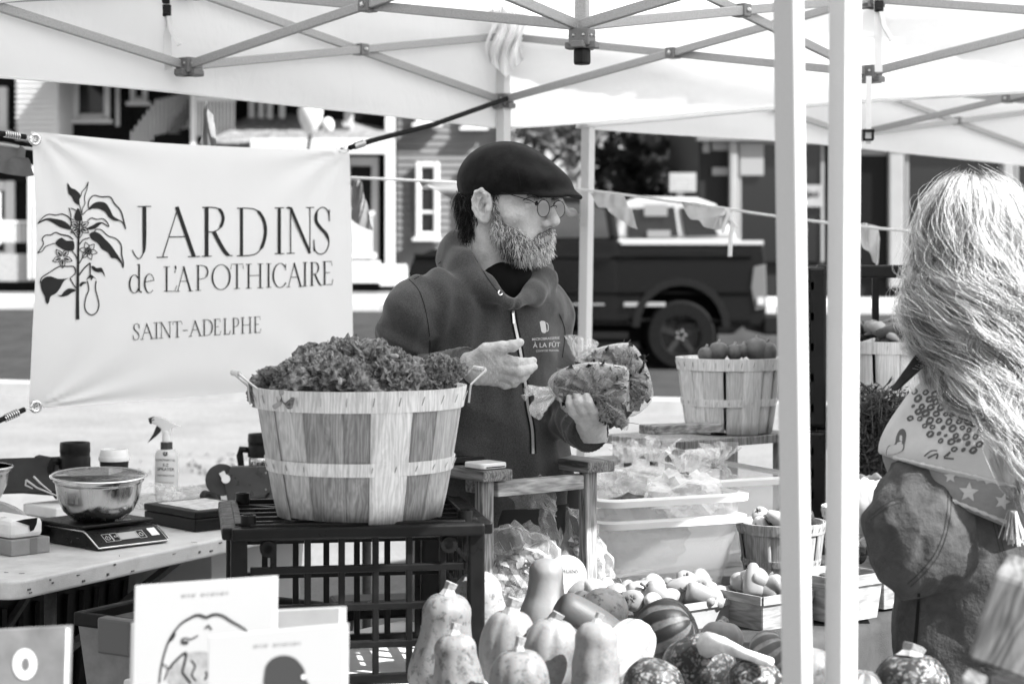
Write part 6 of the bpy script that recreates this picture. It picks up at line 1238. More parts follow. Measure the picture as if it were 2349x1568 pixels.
# wooden trestle with the beet basket
ts = V(1640, 990, 5.3); tsr = thing('wooden_trestle', 'dark plank trestle under the pale beet basket', 'stand', (ts.x, ts.y, 0)); zt_ = 1.005
plank(tsr, 'top_plank', m_woodh, V(1505, 980, 5.0) - Vector((0, 0, .02)), su * .16 + Vector((.06, -.02, 0)), sv_ * .07, .024)
plank(tsr, 'top_board', m_wood, Vector((.44, 5.12, zt_ - .045)), su * .5, sv_ * .3, .024)
for i, j in ((.02, .02), (.44, .02), (.02, .24), (.44, .24)): plank(tsr, 'leg', m_wood, Vector((.44, 5.12, 0)) + su * i + sv_ * j, su * .04, sv_ * .04, zt_ - .046)
b3 = V(1672, 985, 5.42); b3.z = zt_ - .016; basket('pale splint basket of beets on the wooden trestle', b3, .146, .118, .212, m_sp3, m_sp3, 31, 16, False)
for k, (px, py, r_) in enumerate(((1648, 820, .028), (1685, 822, .024), (1735, 816, .034), (1705, 818, .02), (1760, 822, .03), (1620, 828, .024))):
    c = V(px, py - 14, 5.36); bt3 = thing('beet', ['round dark beet at the left in the pale basket', 'small dark beet beside the left one', 'large beet with a stalk by the tent leg', 'small cut beet in the middle of the basket', 'beet half hidden behind the tent leg', 'pale little beet at the basket\'s left rim'][k], 'beet', c)
    b = MB(); b.lathe([(max(.0004, r * r_), z * r_) for r, z in spline([(0, -1.2), (.12, -1.0), (.7, -.7), (1, 0), (.8, .7), (.3, .95), (0, .97)], 4)], 24, c); b.build('root', mat('beet_skin', .09, .55, n=.4, ns=30), bt3, smooth=True)
    b = MB(); b.tube([c + Vector((0, 0, r_ * .9)), c + Vector((.004, 0, r_ * 1.3))], [.005, .003], 6); b.build('stalk', m_stem, bt3)
# black crates set on edge as a shelf, with a basket of long peppers
so_ = V(1842, 1320, 5.0); so_.z = DZ
sh = thing('crate_shelf', 'tall black plastic crates standing on edge as a shelf', 'crate', so_)
x0_ = V(1872, 0, 4.95).x; x1_ = V(2230, 0, 5.1).x; zt2 = V(0, 612, 5.0).z; zm = V(0, 985, 5.0).z
for (za, zb_) in ((zm + .012, zt2), (DZ, zm)):
    for y in (4.95, 5.3):
        for x in (x0_, x1_): b = MB(); b.bar((x, y, za), (x, y, zb_), .05, .04, (0, 1, 0)); b.build('post', m_cr, sh, bevel=.008)
        for z in (za + .012, zb_ - .012): b = MB(); b.bar((x0_, y, z), (x1_, y, z), .022, .034); b.build('rail', m_cr, sh, bevel=.005)
        xm = (x0_ + x1_) / 2
        for xx in (x0_ + .12, xm, x1_ - .12):
            if y > 5.2: b = MB(); b.bar((xx, y, za), (xx, y, zb_), .018, .014, (0, 1, 0)); b.build('upright', m_cr, sh)
        if y > 5.2:
            for s_ in (-1, 1): b = MB(); b.bar((xm - s_ * .1, y, zb_ - .03), (xm - s_ * .2, y, zb_ - .14), .012, .014, (0, 1, 0)); b.build('brace', m_cr, sh)
    for x in (x0_, x1_):
        for z in np.linspace(za + .05, zb_ - .05, 5): b = MB(); b.bar((x - .02, 4.93, z), (x - .02, 5.3, z), .022, .02); b.build('side_rail', m_cr, sh)
    b = MB(); b.box(((x0_ + x1_) / 2, 5.125, za + .008), (x1_ - x0_, .36, .01)); b.build('shelf_board', m_cr, sh)
b4 = Vector((V(2058, 0, 5.12).x, 5.12, zm + .028)); basket('pale splint basket of long peppers on the black crate shelf', b4, .152, .135, .205, m_sp3, m_sp3, 41, 16, False)
for k in range(22):
    a = rp.uniform(0, 6.28); r_ = .1 * math.sqrt(rp.random()); c = b4 + Vector((r_ * math.cos(a), r_ * math.sin(a) - .01, .205 + .03 * rp.random() + .02 * (1 - r_ / .1))); rt = thing('long_pepper', 'long dark pepper heaped in the basket on the crate shelf' if k % 3 else 'long paler pepper heaped in the basket on the crate shelf', 'pepper', c, group='long peppers on the crate shelf')
    dv = Vector((rp.gauss(0, 1), rp.gauss(0, .6), rp.gauss(0, .25))).normalized() * .06; b = MB(); b.tube([c - dv, c - dv * .3 + Vector((0, 0, .012)), c + dv * .4 + Vector((0, 0, .008)), c + dv], [.017, .019, .014, .003], 10); b.build('flesh', m_pepm if k % 3 == 0 else mat('pepper_brown', .08, .3, n=.3, ns=20), rt, smooth=True)
    b = MB(); b.tube([c - dv * .98, c - dv * 1.25 + Vector((0, 0, .01))], [.005, .003], 6); b.build('stem', m_cal, rt)
# bushy herb
hb_ = V(2008, 1118, 4.9); hr = thing('herb_plant', 'bushy feathery herb standing behind the scarf', 'plant', hb_); b = MB(); lf = MB(); rd = random.Random(77)
for k in range(150):
    a = rd.uniform(0, 6.28); r_ = .085 * math.sqrt(rd.random()); ht = rd.uniform(.1, .27); tip = hb_ + Vector((math.cos(a) * r_ * 1.1, math.sin(a) * r_, ht)); mid = hb_ + Vector((math.cos(a) * r_ * .6, math.sin(a) * r_ * .6, ht * .5)); b.tube([hb_ + Vector((math.cos(a) * .03, math.sin(a) * .03, 0)), mid, tip], .0014, 4)
    for j in range(46):
        f = rd.uniform(.15, 1.02); p = mid.lerp(tip, f * 2 - 1) if f > .5 else hb_.lerp(mid, f * 2); q = Quaternion((rd.gauss(0, 1), rd.gauss(0, 1), rd.gauss(0, 1), rd.gauss(0, 1))).normalized(); s_ = rd.uniform(.012, .03); p = p + Vector((rd.gauss(0, .008), rd.gauss(0, .008), rd.gauss(0, .005))); lf.add([p, p + q @ Vector((.14, .5, 0)) * s_, p + q @ Vector((0, 1.2, .1)) * s_, p + q @ Vector((-.14, .5, 0)) * s_], [(0, 1, 2, 3)])
b.build('stems', m_cal, hr); props(lf.build('foliage', mat('herb_leaf', .06, .6, n=.6, ns=25, tl=.25), hr), kind='stuff')
# --- books and the wooden sign in the foreground
m_bk = mat('book_white', .42, .4, n=.02, ns=4); m_pg = mat('book_pages', .55, .8, n=.1, ns=200)
shf = thing('book_shelf', 'narrow ledge holding the books at the bottom edge', 'shelf', (-.4, 2.3, 0)); plank(shf, 'ledge', m_wood, Vector((-.75, 2.22, .80)), Vector((.8, .1, 0)), Vector((0, .2, 0)), .02)
for x in (-.7, -.05): plank(shf, 'leg', m_wood, Vector((x, 2.3, 0)), Vector((.04, 0, 0)), Vector((0, .04, 0)), .799)
def book(label, pts, d, lean, th, m, drop=.25):
    """pts: top-left, top-right px; stands on the ledge, leaning back"""
    a, c = V(*pts[0], d), V(*pts[1], d - .03); u = c - a; dn = Vector((0, -lean, -1)) * drop; nrm = u.cross(dn).normalized(); nrm = -nrm if nrm.y < 0 else nrm
    rt = thing('book', label, 'book', a + dn); b = MB(); n = nrm * th
    b.add([a, c, c + dn, a + dn, a + n * .08, c + n * .08, c + dn + n * .08, a + dn + n * .08], [(0, 1, 2, 3), (7, 6, 5, 4), (0, 4, 5, 1), (1, 5, 6, 2), (2, 6, 7, 3), (3, 7, 4, 0)]); cv_ = b.build('cover', m, rt, bevel=.0015)
    i1 = u.normalized() * .004 + dn.normalized() * .004; b = MB(); q = [a + i1, c - u.normalized() * .004 + dn.normalized() * .004, c + dn - u.normalized() * .004, a + dn + u.normalized() * .004]; b.add([p + n * .09 for p in q] + [p + n * .92 for p in q], [(0, 1, 2, 3), (7, 6, 5, 4), (0, 4, 5, 1), (1, 5, 6, 2), (2, 6, 7, 3), (3, 7, 4, 0)]); b.build('pages', m_pg, rt)
    b = MB(); b.add([p + n * .93 for p in (a, c, c + dn, a + dn)] + [p + n for p in (a, c, c + dn, a + dn)], [(0, 1, 2, 3), (7, 6, 5, 4), (0, 4, 5, 1), (1, 5, 6, 2), (2, 6, 7, 3), (3, 7, 4, 0)]); b.build('back_cover', m, rt, bevel=.0015); return rt, cv_
k1, c1_ = book('white book with a drawn lion head on its cover', ((309, 1342), (628, 1320)), 2.5, .12, .02, m_bk, .2)
DB = Decal(bvh_of(c1_), .0008); [DB.stroke([(418 + k * 7.4, 1362 - k * .5), (418 + k * 7.4 + (2, -2, 0)[k % 3], 1369 - k * .5)], 1.1) for k in range(15) if k != 5]; DB.done('title', mat('title_grey', .2, .6), k1)
DB = Decal(bvh_of(c1_), .0009); zb2 = lambda x, y: ((300 + x / 3.915) / 1.0643, (1380 + y / 3.915) / 1.0643)
def ls(w_, *p): DB.stroke([zb2(*q) for q in p], w_, 6)
ls((1.5, 3.2), (350, 1120), (375, 930), (440, 720), (540, 570), (640, 500), (720, 470), (800, 495)); ls((3.2, 1.5), (800, 495), (870, 465), (950, 475), (1040, 530), (1120, 575), (1180, 620), (1230, 720)); ls(2.2, (445, 720), (480, 690), (500, 640)); ls(1.8, (790, 600), (815, 570), (850, 610)); ls(3.5, (560, 720), (590, 735), (625, 730)); ls(1.5, (555, 705), (600, 690), (650, 700), (720, 665)); ls(2.6, (450, 980), (490, 920), (600, 830), (590, 930), (570, 1010), (600, 1060), (650, 1120)); ls(2.0, (650, 900), (690, 960), (660, 1040), (700, 1100)); ls(2.4, (790, 1010), (805, 1040), (780, 1090)); ls(1.4, (380, 940), (430, 980), (400, 1090))
DB.done('lion_drawing', m_ink, k1)
DB = Decal(bvh_of(c1_), .0006); DB.fill([zb2(*q) for q in ((600, 850), (700, 820), (820, 830), (860, 900), (850, 1130), (640, 1130), (570, 1000))], 5); DB.fill([zb2(*q) for q in ((480, 930), (560, 880), (570, 1000), (620, 1130), (450, 1130), (450, 1000))], 5); DB.done('lion_shading', mat('shade_grey', .3, .6, n=.5, ns=40), k1)
k2, c2_ = book('white book with a round dark head profile on its cover', ((478, 1458), (790, 1430)), 2.34, .12, .02, m_bk, .12)
DB = Decal(bvh_of(c2_), .0008); [DB.stroke([(584 + k * 7.4, 1477 - k * .5), (584 + k * 7.4 + (2, -2, 0)[k % 3], 1484 - k * .5)], 1.1) for k in range(15) if k != 5]; DB.done('title', mat('title_grey', .2), k2)
DB = Decal(bvh_of(c2_), .0008); DB.fill([zb2(*q) for q in ((1358, 1010), (1390, 920), (1460, 870), (1550, 855), (1640, 880), (1710, 950), (1740, 1010), (1735, 1060), (1760, 1100), (1780, 1150), (1700, 1180), (1380, 1180))], 4); DB.done('head_silhouette', mat('silhouette', .05, .7), k2)
DB = Decal(bvh_of(c2_), .0014); DB.fill([zb2(1725 + 18 * math.cos(a), 1062 + 24 * math.sin(a)) for a in (k * .52 for k in range(12))]); DB.done('pale_dot', mat('print_white', .8), k2)
k3, c3_ = book('dark book with a pale ring at the lower left corner', ((-60, 1446), (152, 1434)), 2.45, .12, .018, mat('book_dark', .2, .4, n=.5, ns=9), .15)
DB = Decal(bvh_of(c3_), .0008); DB.fill([(57 + 28 * math.cos(a), 1522 + 36 * math.sin(a)) for a in (k * .26 for k in range(24))]); DB.done('pale_ring', mat('print_white', .8), k3); DB = Decal(bvh_of(c3_), .0014); DB.fill([(59 + 9 * math.cos(a), 1522 + 15 * math.sin(a)) for a in (k * .5 for k in range(12))]); DB.done('ring_centre', mat('ring_grey', .15, .6), k3)
k4, c4_ = book('grey book standing behind the two white ones', ((560, 1402), (780, 1392)), 2.62, .12, .03, mat('book_grey', .3, .5, n=.2, ns=8), .15)
k5, c5_ = book('pale book edge showing behind the lion book', ((300, 1428), (420, 1420)), 2.6, .12, .02, mat('book_edge', .45, .5), .14)
wsn = thing('wooden_sign', 'sawn wooden board leaning at the lower right corner', 'sign', V(2290, 1568, 2.35)); m_wsn = wood('sign_wood', .045, .16, 24, (1, 1, .25), rot=(0, .5, 0)); wp = [(2278, 1312), (2420, 1360), (2400, 1568), (2216, 1502), (2240, 1420)]
wp = [(2282, 1312), (2460, 1372), (2400, 1580), (2216, 1512)]; b = MB(); F = [V(x, y, 2.36) for x, y in wp]; K = [p + Vector((.03, .045, .02)) for p in F]; b.add(F + K, [(0, 1, 2, 3), (7, 6, 5, 4), (0, 4, 5, 1), (1, 5, 6, 2), (2, 6, 7, 3), (3, 7, 4, 0)]); b.build('board', m_wsn, wsn, bevel=.006)
b = MB(); q = V(2235, 1560, 2.33); b.add([V(2205, 1548, 2.3), V(2255, 1570, 2.3), V(2240, 1640, 2.3), V(2190, 1620, 2.3)] + [p + Vector((.02, .05, 0)) for p in (V(2205, 1548, 2.3), V(2255, 1570, 2.3), V(2240, 1640, 2.3), V(2190, 1620, 2.3))], [(0, 1, 2, 3), (7, 6, 5, 4), (0, 4, 5, 1), (1, 5, 6, 2), (2, 6, 7, 3), (3, 7, 4, 0)]); b.build('foot_block', m_wsn, wsn, bevel=.004)
b = MB(); b.bar(V(2330, 1560, 2.4), Vector((V(2330, 0, 2.4).x, 2.45, 0)), .05, .05, (0, 1, 0)); b.build('stake', m_wsn, wsn)
# ---------------------------------------------------------------- the seller
DM = 4.05
def Q(px, py, off=0.): return np.array(V(px, py, DM + off))
m_skin, t, b = nodes('skin'); setv(b, .48, .5, 0, .4); co = coords(t); f = ntex(t, co, 40, 6, .6); g = ntex(t, co, 260, 3)
t.links.new(mixc(t, .3, ramp(t, f, [(.3, .36), (.7, .56)]), ramp(t, g, [(.3, .32), (.7, .56)])), b.inputs['Base Color']); bump(t, b, mathn(t, 'ADD', g, mathn(t, 'MULTIPLY', ntex(t, co, 70, 6, .65), 1.6)), .6, .003); b.inputs['Subsurface Weight'].default_value = .12; b.inputs['Subsurface Radius'].default_value = (.006, .006, .006)
m_hood, t, b = nodes('hoodie_cloth'); setv(b, .03, .95, 0, .05); co = coords(t); f = ntex(t, co, 420, 3, .7); g = ntex(t, co, 14, 5, .6)
t.links.new(mixc(t, .5, ramp(t, g, [(.3, .038), (.7, .066)]), ramp(t, f, [(.35, .02), (.65, .092)])), b.inputs['Base Color']); bump(t, b, f, .35, .002); b.inputs['Sheen Weight'].default_value = .25; b.inputs['Sheen Roughness'].default_value = .5
m_hdark = mat('hoodie_seam', .012, .95); m_cap, t, b = nodes('cap_wool'); setv(b, .006, .95, 0, .05); co = coords(t); f = ntex(t, co, 420, 5, .7); g = ntex(t, co, 30, 6, .65)
t.links.new(mixc(t, .5, ramp(t, f, [(.4, .002), (.8, .022)]), ramp(t, g, [(.42, .002), (.8, .022)])), b.inputs['Base Color']); bump(t, b, f, .5, .003); b.inputs['Sheen Weight'].default_value = .08
man = thing('person', 'bearded seller in a flat cap, round glasses and dark zip hoodie holding salad bags', 'person', tuple(Q(1140, 1050)[:2]) + (0.,))
# head frame
yaw = math.radians(55); fw = np.array((math.sin(yaw), -math.cos(yaw), -.05)); fw /= np.linalg.norm(fw); rt_ = np.cross(fw, (0, 0, 1)); rt_ /= np.linalg.norm(rt_); upv = np.cross(rt_, fw); HB = np.stack([fw, rt_, upv], 1); H0 = Q(1161, 473); HSC = 1.03
def HL(X): return (X - H0) @ HB / HSC
def HW(f, s, u): return H0 + HSC * (HB @ np.array((f, s, u)))
def head_sdf(X):
    L = HL(X); A = np.array([1, -1, 1.])
    d = ell(L, (-.016, 0, .03), (.094, .077, .088)); d = smin(d, ell(L, (.045, 0, -.028), (.058, .058, .085)), .03); d = smin(d, ell(L, (.04, 0, -.085), (.052, .05, .038)), .03)
    Ls = L.copy(); Ls[:, 1] = np.abs(Ls[:, 1])
    d = smin(d, rc(L, (.09, -.03, .028), (.09, .03, .028), .012, .012), .015)
    d = smin(d, ell(Ls, (.062, .048, -.018), (.026, .02, .02)), .02)
    d = np.maximum(d, -(np.linalg.norm(Ls - np.array((.108, .034, .009)), axis=1) - .0135) * 1.0) if False else -smin(-d, np.linalg.norm(Ls - np.array((.107, .034, .008)), axis=1) - .013, .012)
    d = smin(d, ell(Ls, (.086, .033, .007), (.0125, .016, .0125)), .004)
    d = smin(d, chain(L, [(.097, 0, .02), (.112, 0, -.008), (.122, 0, -.026)], [.0085, .0095, .0125], .006), .010)
    d = smin(d, np.linalg.norm(Ls - np.array((.110, .0125, -.032)), axis=1) - .0085, .006)
    d = smin(d, rc(Ls, (.104, 0, -.06), (.092, .02, -.064), .008, .005), .006)
    d = smin(d, rc(L, (-.03, 0, -.04), (-.055, 0, -.235), .056, .062), .03)
    d = smin(d, rc(Ls, (-.02, .048, -.05), (.0, .02, -.2), .014, .014), .03)
    return d * HSC
def ear_sdf(X):
    L = HL(X); o = ell(L, (-.003, .079, .002), (.023, .0125, .0345)); o = smin(o, ell(L, (.003, .077, -.027), (.0115, .009, .012)), .008)
    hx = [(.012, .088, .008), (.012, .0905, .022), (.002, .092, .031), (-.012, .0915, .026), (-.019, .0905, .01), (-.018, .089, -.008), (-.01, .087, -.022), (.001, .084, -.031)]
    o = -smin(-o, ell(L, (-.001, .0955, .0), (.0165, .0115, .0255)), .002); o = -smin(-o, ell(L, (.004, .09, -.006), (.0085, .014, .011)), .003)
    o = smin(o, chain(L, hx, [.0035, .0045, .0045, .0042, .004, .004, .0042, .005], .003), .0025); o = smin(o, chain(L, [(-.004, .088, -.018), (-.0105, .0885, -.004), (-.006, .0885, .012), (.004, .088, .02)], [.003, .0032, .003, .0025], .003), .003)
    o = smin(o, ell(L, (.013, .0855, -.008), (.005, .004, .0065)), .004); return o * HSC
lo = H0 - .26; hi = H0 + .22
hd = snobj('body', head_sdf, (H0[0] - .17, H0[1] - .17, H0[2] - .27), (H0[0] + .2, H0[1] + .17, H0[2] + .16), .0035, m_skin, man)
ec = HW(-.003, .083, .0); snobj('ear', ear_sdf, tuple(ec - .05), tuple(ec + .05), .0018, m_skin, hd)
# cap
def cap_sdf(X):
    L = HL(X); c_, s_ = math.cos(.3), math.sin(.3); R = np.array(((c_, 0, s_), (0, 1, 0), (-s_, 0, c_)))
    d = ell(L, (-.006, 0, .05), (.106, .089, .085)); d = smin(d, ell(L, (.06, 0, .06), (.094, .082, .043), R), .03)
    L2 = L.copy(); wr = .0022 * np.sin(L[:, 0] * 60 + L[:, 2] * 40) * np.clip(L[:, 0] * 8, 0, 1) + .0012 * np.sin(L[:, 1] * 90 + L[:, 0] * 40); d = d + wr
    cut = (.018 + .07 * L[:, 0] + .03 * np.abs(L[:, 1])) - L[:, 2]; d = -smin(-d, -cut, .006)
    L2[:, 2] = L[:, 2] + 4.2 * L[:, 1] ** 2 + .35 * np.clip(L[:, 0] - .09, 0, 1)
    return smin(d, ell(L2, (.112, 0, .056), (.062, .074, .0095)), .01) * HSC
capo = snobj('flat_cap', cap_sdf, (H0[0] - .19, H0[1] - .2, H0[2] - .03), (H0[0] + .24, H0[1] + .17, H0[2] + .19), .0035, m_cap, man)
DC = Decal(bvh_of(capo), .0008); DC.stroke([(1166, 328), (1182, 370), (1192, 410), (1196, 440)], .8, 6); DC.stroke([(1080, 380), (1110, 400), (1140, 430)], .5, 6); DC.done('seam', m_hdark, capo)
vb = MB(); 
# glasses
m_wire = mat('dark_wire', .02, .25, metal=.8); gl = thing('glasses', 'round wire glasses low on the seller\'s nose', 'glasses', HW(.118, 0, 0))
for s_ in (1, -1):
    b = MB(); R_ = .0172; b.tube([HW(.119 - .006 * abs(math.cos(a) * R_ * s_ + .028 * s_) / .03, s_ * .0285 + R_ * math.cos(a), -.002 + R_ * 1.03 * math.sin(a)) for a in (2 * math.pi * k / 40 for k in range(41))], .0009, 6, False); b.build('rim', m_wire, gl, smooth=True)
    b = MB(); b.add([HW(.1145, s_ * .0285, -.002)] + [HW(.119 - .006 * abs(math.cos(a) * R_ * s_ + .028 * s_) / .03, s_ * .0285 + R_ * .98 * math.cos(a), -.002 + R_ * 1.01 * math.sin(a)) for a in (2 * math.pi * k / 32 for k in range(32))], [(0, 1 + k, 1 + (k + 1) % 32) for k in range(32)]); b.build('lens', glassy('lens', .2, .0, .02), gl, smooth=True)
    b = MB(); b.tube([HW(.111, s_ * .046, .006), HW(.1, s_ * .062, .014), HW(.06, s_ * .074, .024), HW(.01, s_ * .082, .034), HW(-.015, s_ * .083, .028)], .0009, 6); b.build('temple', m_wire, gl, smooth=True)
b = MB(); b.tube([HW(.119, .0115, .001), HW(.122, .005, .005), HW(.122, -.005, .005), HW(.119, -.0115, .001)], .0009, 6); b.build('bridge', m_wire, gl, smooth=True)
for s_ in (1, -1):
    b = MB(); c = HW(.0905, s_ * .034, .0095); b.ball(c, .0118, 3); ey = b.build('eye', mat('eye_white', .5, .2), man, smooth=True)
    b = MB(); b.ball(c + HB @ np.array((.0062, .001, -.001)), .0068, 2); b.build('iris', mat('iris_dark', .015, .15), ey, smooth=True)
FD = Decal(bvh_of(hd), .0006)  # dark strokes paint the shade in the eyelid creases
for pts, w_ in (([(1199, 460), (1210, 454), (1224, 451), (1236, 455)], (1.0, 1.6)), ([(1203, 464), (1216, 466), (1230, 464)], (.5, .8))): FD.stroke(pts, w_, 5)
FD.done('lid_shade_line', mat('lid_shade', .06, .7), hd)
# beard
def beard_sdf(X):
    L = HL(X); L[:, 1] = np.abs(L[:, 1])
    d = ell(L, (.052, 0, -.08), (.05, .05, .034)); d = smin(d, rc(L, (.018, .0665, .0), (.03, .058, -.06), .007, .014), .02); d = smin(d, rc(L, (.03, .056, -.056), (.056, .03, -.09), .015, .018), .02)
    d = smin(d, rc(L, (.06, .049, -.05), (.076, .034, -.082), .011, .012), .02)
    m = rc(L, (.1135, .0, -.048), (.098, .026, -.062), .0075, .006); d = smin(d, m, .008)
    lip = rc(L, (.114, .0, -.0635), (.1, .018, -.066), .0042, .003); d = -smin(-d, lip, .003)
    return (d + .0025 * np.sin(L[:, 0] * 170 + L[:, 2] * 90) * np.sin(L[:, 1] * 140)) * HSC
m_b = [mat('beard_white', .75, .5), mat('beard_grey', .3, .5), mat('beard_dark', .035, .5)]
be = snobj('beard', beard_sdf, (H0[0] - .1, H0[1] - .16, H0[2] - .16), (H0[0] + .17, H0[1] + .14, H0[2] + .03), .004, mat('beard_base', .12, .9, n=.6, ns=60), man)
def strands(obj, n, seed, sel, direc, ln, M_=7, wig=.15):
    rg = np.random.default_rng(seed); me = obj.data; co_ = np.array([v.co for v in me.vertices]); nr = np.array([v.normal for v in me.vertices]); L = HL(co_); ok = np.where(sel(L))[0]; pk = rg.choice(ok, n); p = co_[pk] + rg.normal(0, .0015, (n, 3)); nn = nr[pk]; Lp = L[pk]
    d = direc(Lp, nn, rg); d /= np.linalg.norm(d, axis=1)[:, None]; l = ln(Lp, rg)[:, None, None]; tt = np.linspace(0, 1, M_)[None, :, None]
    side = np.cross(d, nn); ph = rg.uniform(0, 6.28, (n, 1, 1)); am = rg.uniform(.3, 1, (n, 1, 1)) * wig
    path = p[:, None] + d[:, None] * tt * l + nn[:, None] * (l * .25 * tt * (1 - tt)) + side[:, None] * (am * l * np.sin(tt * 4 + ph)) - np.array((0, 0, 1.)) * (l * .25 * tt ** 2); return path, Lp
def bd(L, nn, rg): return nn * .55 + (HB @ np.array((.25, 0, -.8))) + rg.normal(0, .42, nn.shape)
vis = lambda L: (L[:, 1] > -.05)
pth, Lp = strands(be, 5200, 3, vis, bd, lambda L, rg: rg.uniform(.006, .013, len(L)) * np.where(L[:, 2] < -.08, 1.3, 1) * np.where((L[:, 2] > -.06) & (L[:, 0] > .09), .6, 1))
rg = np.random.default_rng(9); dk = np.clip(1 - np.abs(Lp[:, 0] - .045) / .035, 0, 1) * np.clip((-Lp[:, 2] - .062) / .04, 0, 1); q = rg.random(len(Lp)); mi = np.where(q < dk * .95, 2, np.where(q < .55 + dk * .3, 0, 1)); mi = np.where((q > .9) & (dk < .5), 2, mi)
tubes_np('beard_hair', pth, np.array([.00045, .00045, .00043, .0004, .00035, .00028, .0001]), m_b, mi, be)
pth, Lp = strands(hd, 700, 5, lambda L: (L[:, 0] > .082) & (np.abs(np.abs(L[:, 1]) - .034) < .024) & (L[:, 2] > .02) & (L[:, 2] < .034), lambda L, nn, rg: nn * .3 + np.sign(L[:, 1:2]) * rt_[None] * .8 + rg.normal(0, .3, nn.shape), lambda L, rg: rg.uniform(.006, .012, len(L)))
tubes_np('eyebrow', pth, np.array([.0005] * 6 + [.0001]), m_b, np.random.default_rng(2).choice([1, 2], len(pth)), hd)
# dark curls below the cap
def hairsel(L): return (((L[:, 0] < -.035) & (L[:, 2] < .03) & (L[:, 2] > -.055)) | ((L[:, 0] > -.01) & (L[:, 0] < .03) & (L[:, 2] > .02) & (L[:, 2] < .045) & (L[:, 1] > .06))) & (L[:, 1] > -.06) & (np.abs(L[:, 1]) < .082)
pth, Lp = strands(hd, 2600, 8, hairsel, lambda L, nn, rg: nn * .22 + np.array((0.1, 0, -1.)) + rg.normal(0, .28, nn.shape), lambda L, rg: rg.uniform(.015, .036, len(L)) * np.where(L[:, 0] > -.02, .55, 1), 12, .35)
tubes_np('hair', pth, np.array([.0006] * 9 + [.0005, .0004, .0001]), [mat('hair_dark', .012, .35), mat('hair_brown', .045, .4)], np.random.default_rng(4).choice([0, 0, 0, 1], len(pth)), hd)
# hoodie: torso, arms and hood in one surface
cy, sy = math.cos(math.radians(30)), math.sin(math.radians(30)); LAT = np.array((cy, sy, 0)); NRM = np.array((sy, -cy, 0))
zk = np.array([Q(0, y)[2] for y in (1330, 1150, 1000, 900, 800, 720, 680, 650)]); ckx = np.array([Q(x, 0)[0] for x in (1150, 1145, 1138, 1128, 1120, 1118, 1122, 1128)]); rxk = np.array([.165, .163, .158, .158, .165, .165, .14, .09]); ryk = np.array([.13, .125, .12, .118, .118, .112, .1, .075])
def torso(X):
    z = X[:, 2]; cx = np.interp(z, zk, ckx); rx = np.interp(z, zk, rxk); ry = np.interp(z, zk, ryk); q = X[:, :2] - np.stack([cx, np.full_like(cx, DM + .02)], 1); a = q @ LAT[:2]; c = q @ NRM[:2]
    k = np.sqrt((np.abs(a) / rx) ** 2.3 + (np.abs(c) / ry) ** 2.3) ; d = (k - 1) * np.minimum(rx, ry) * .9; return np.maximum(d, z - zk[-1])
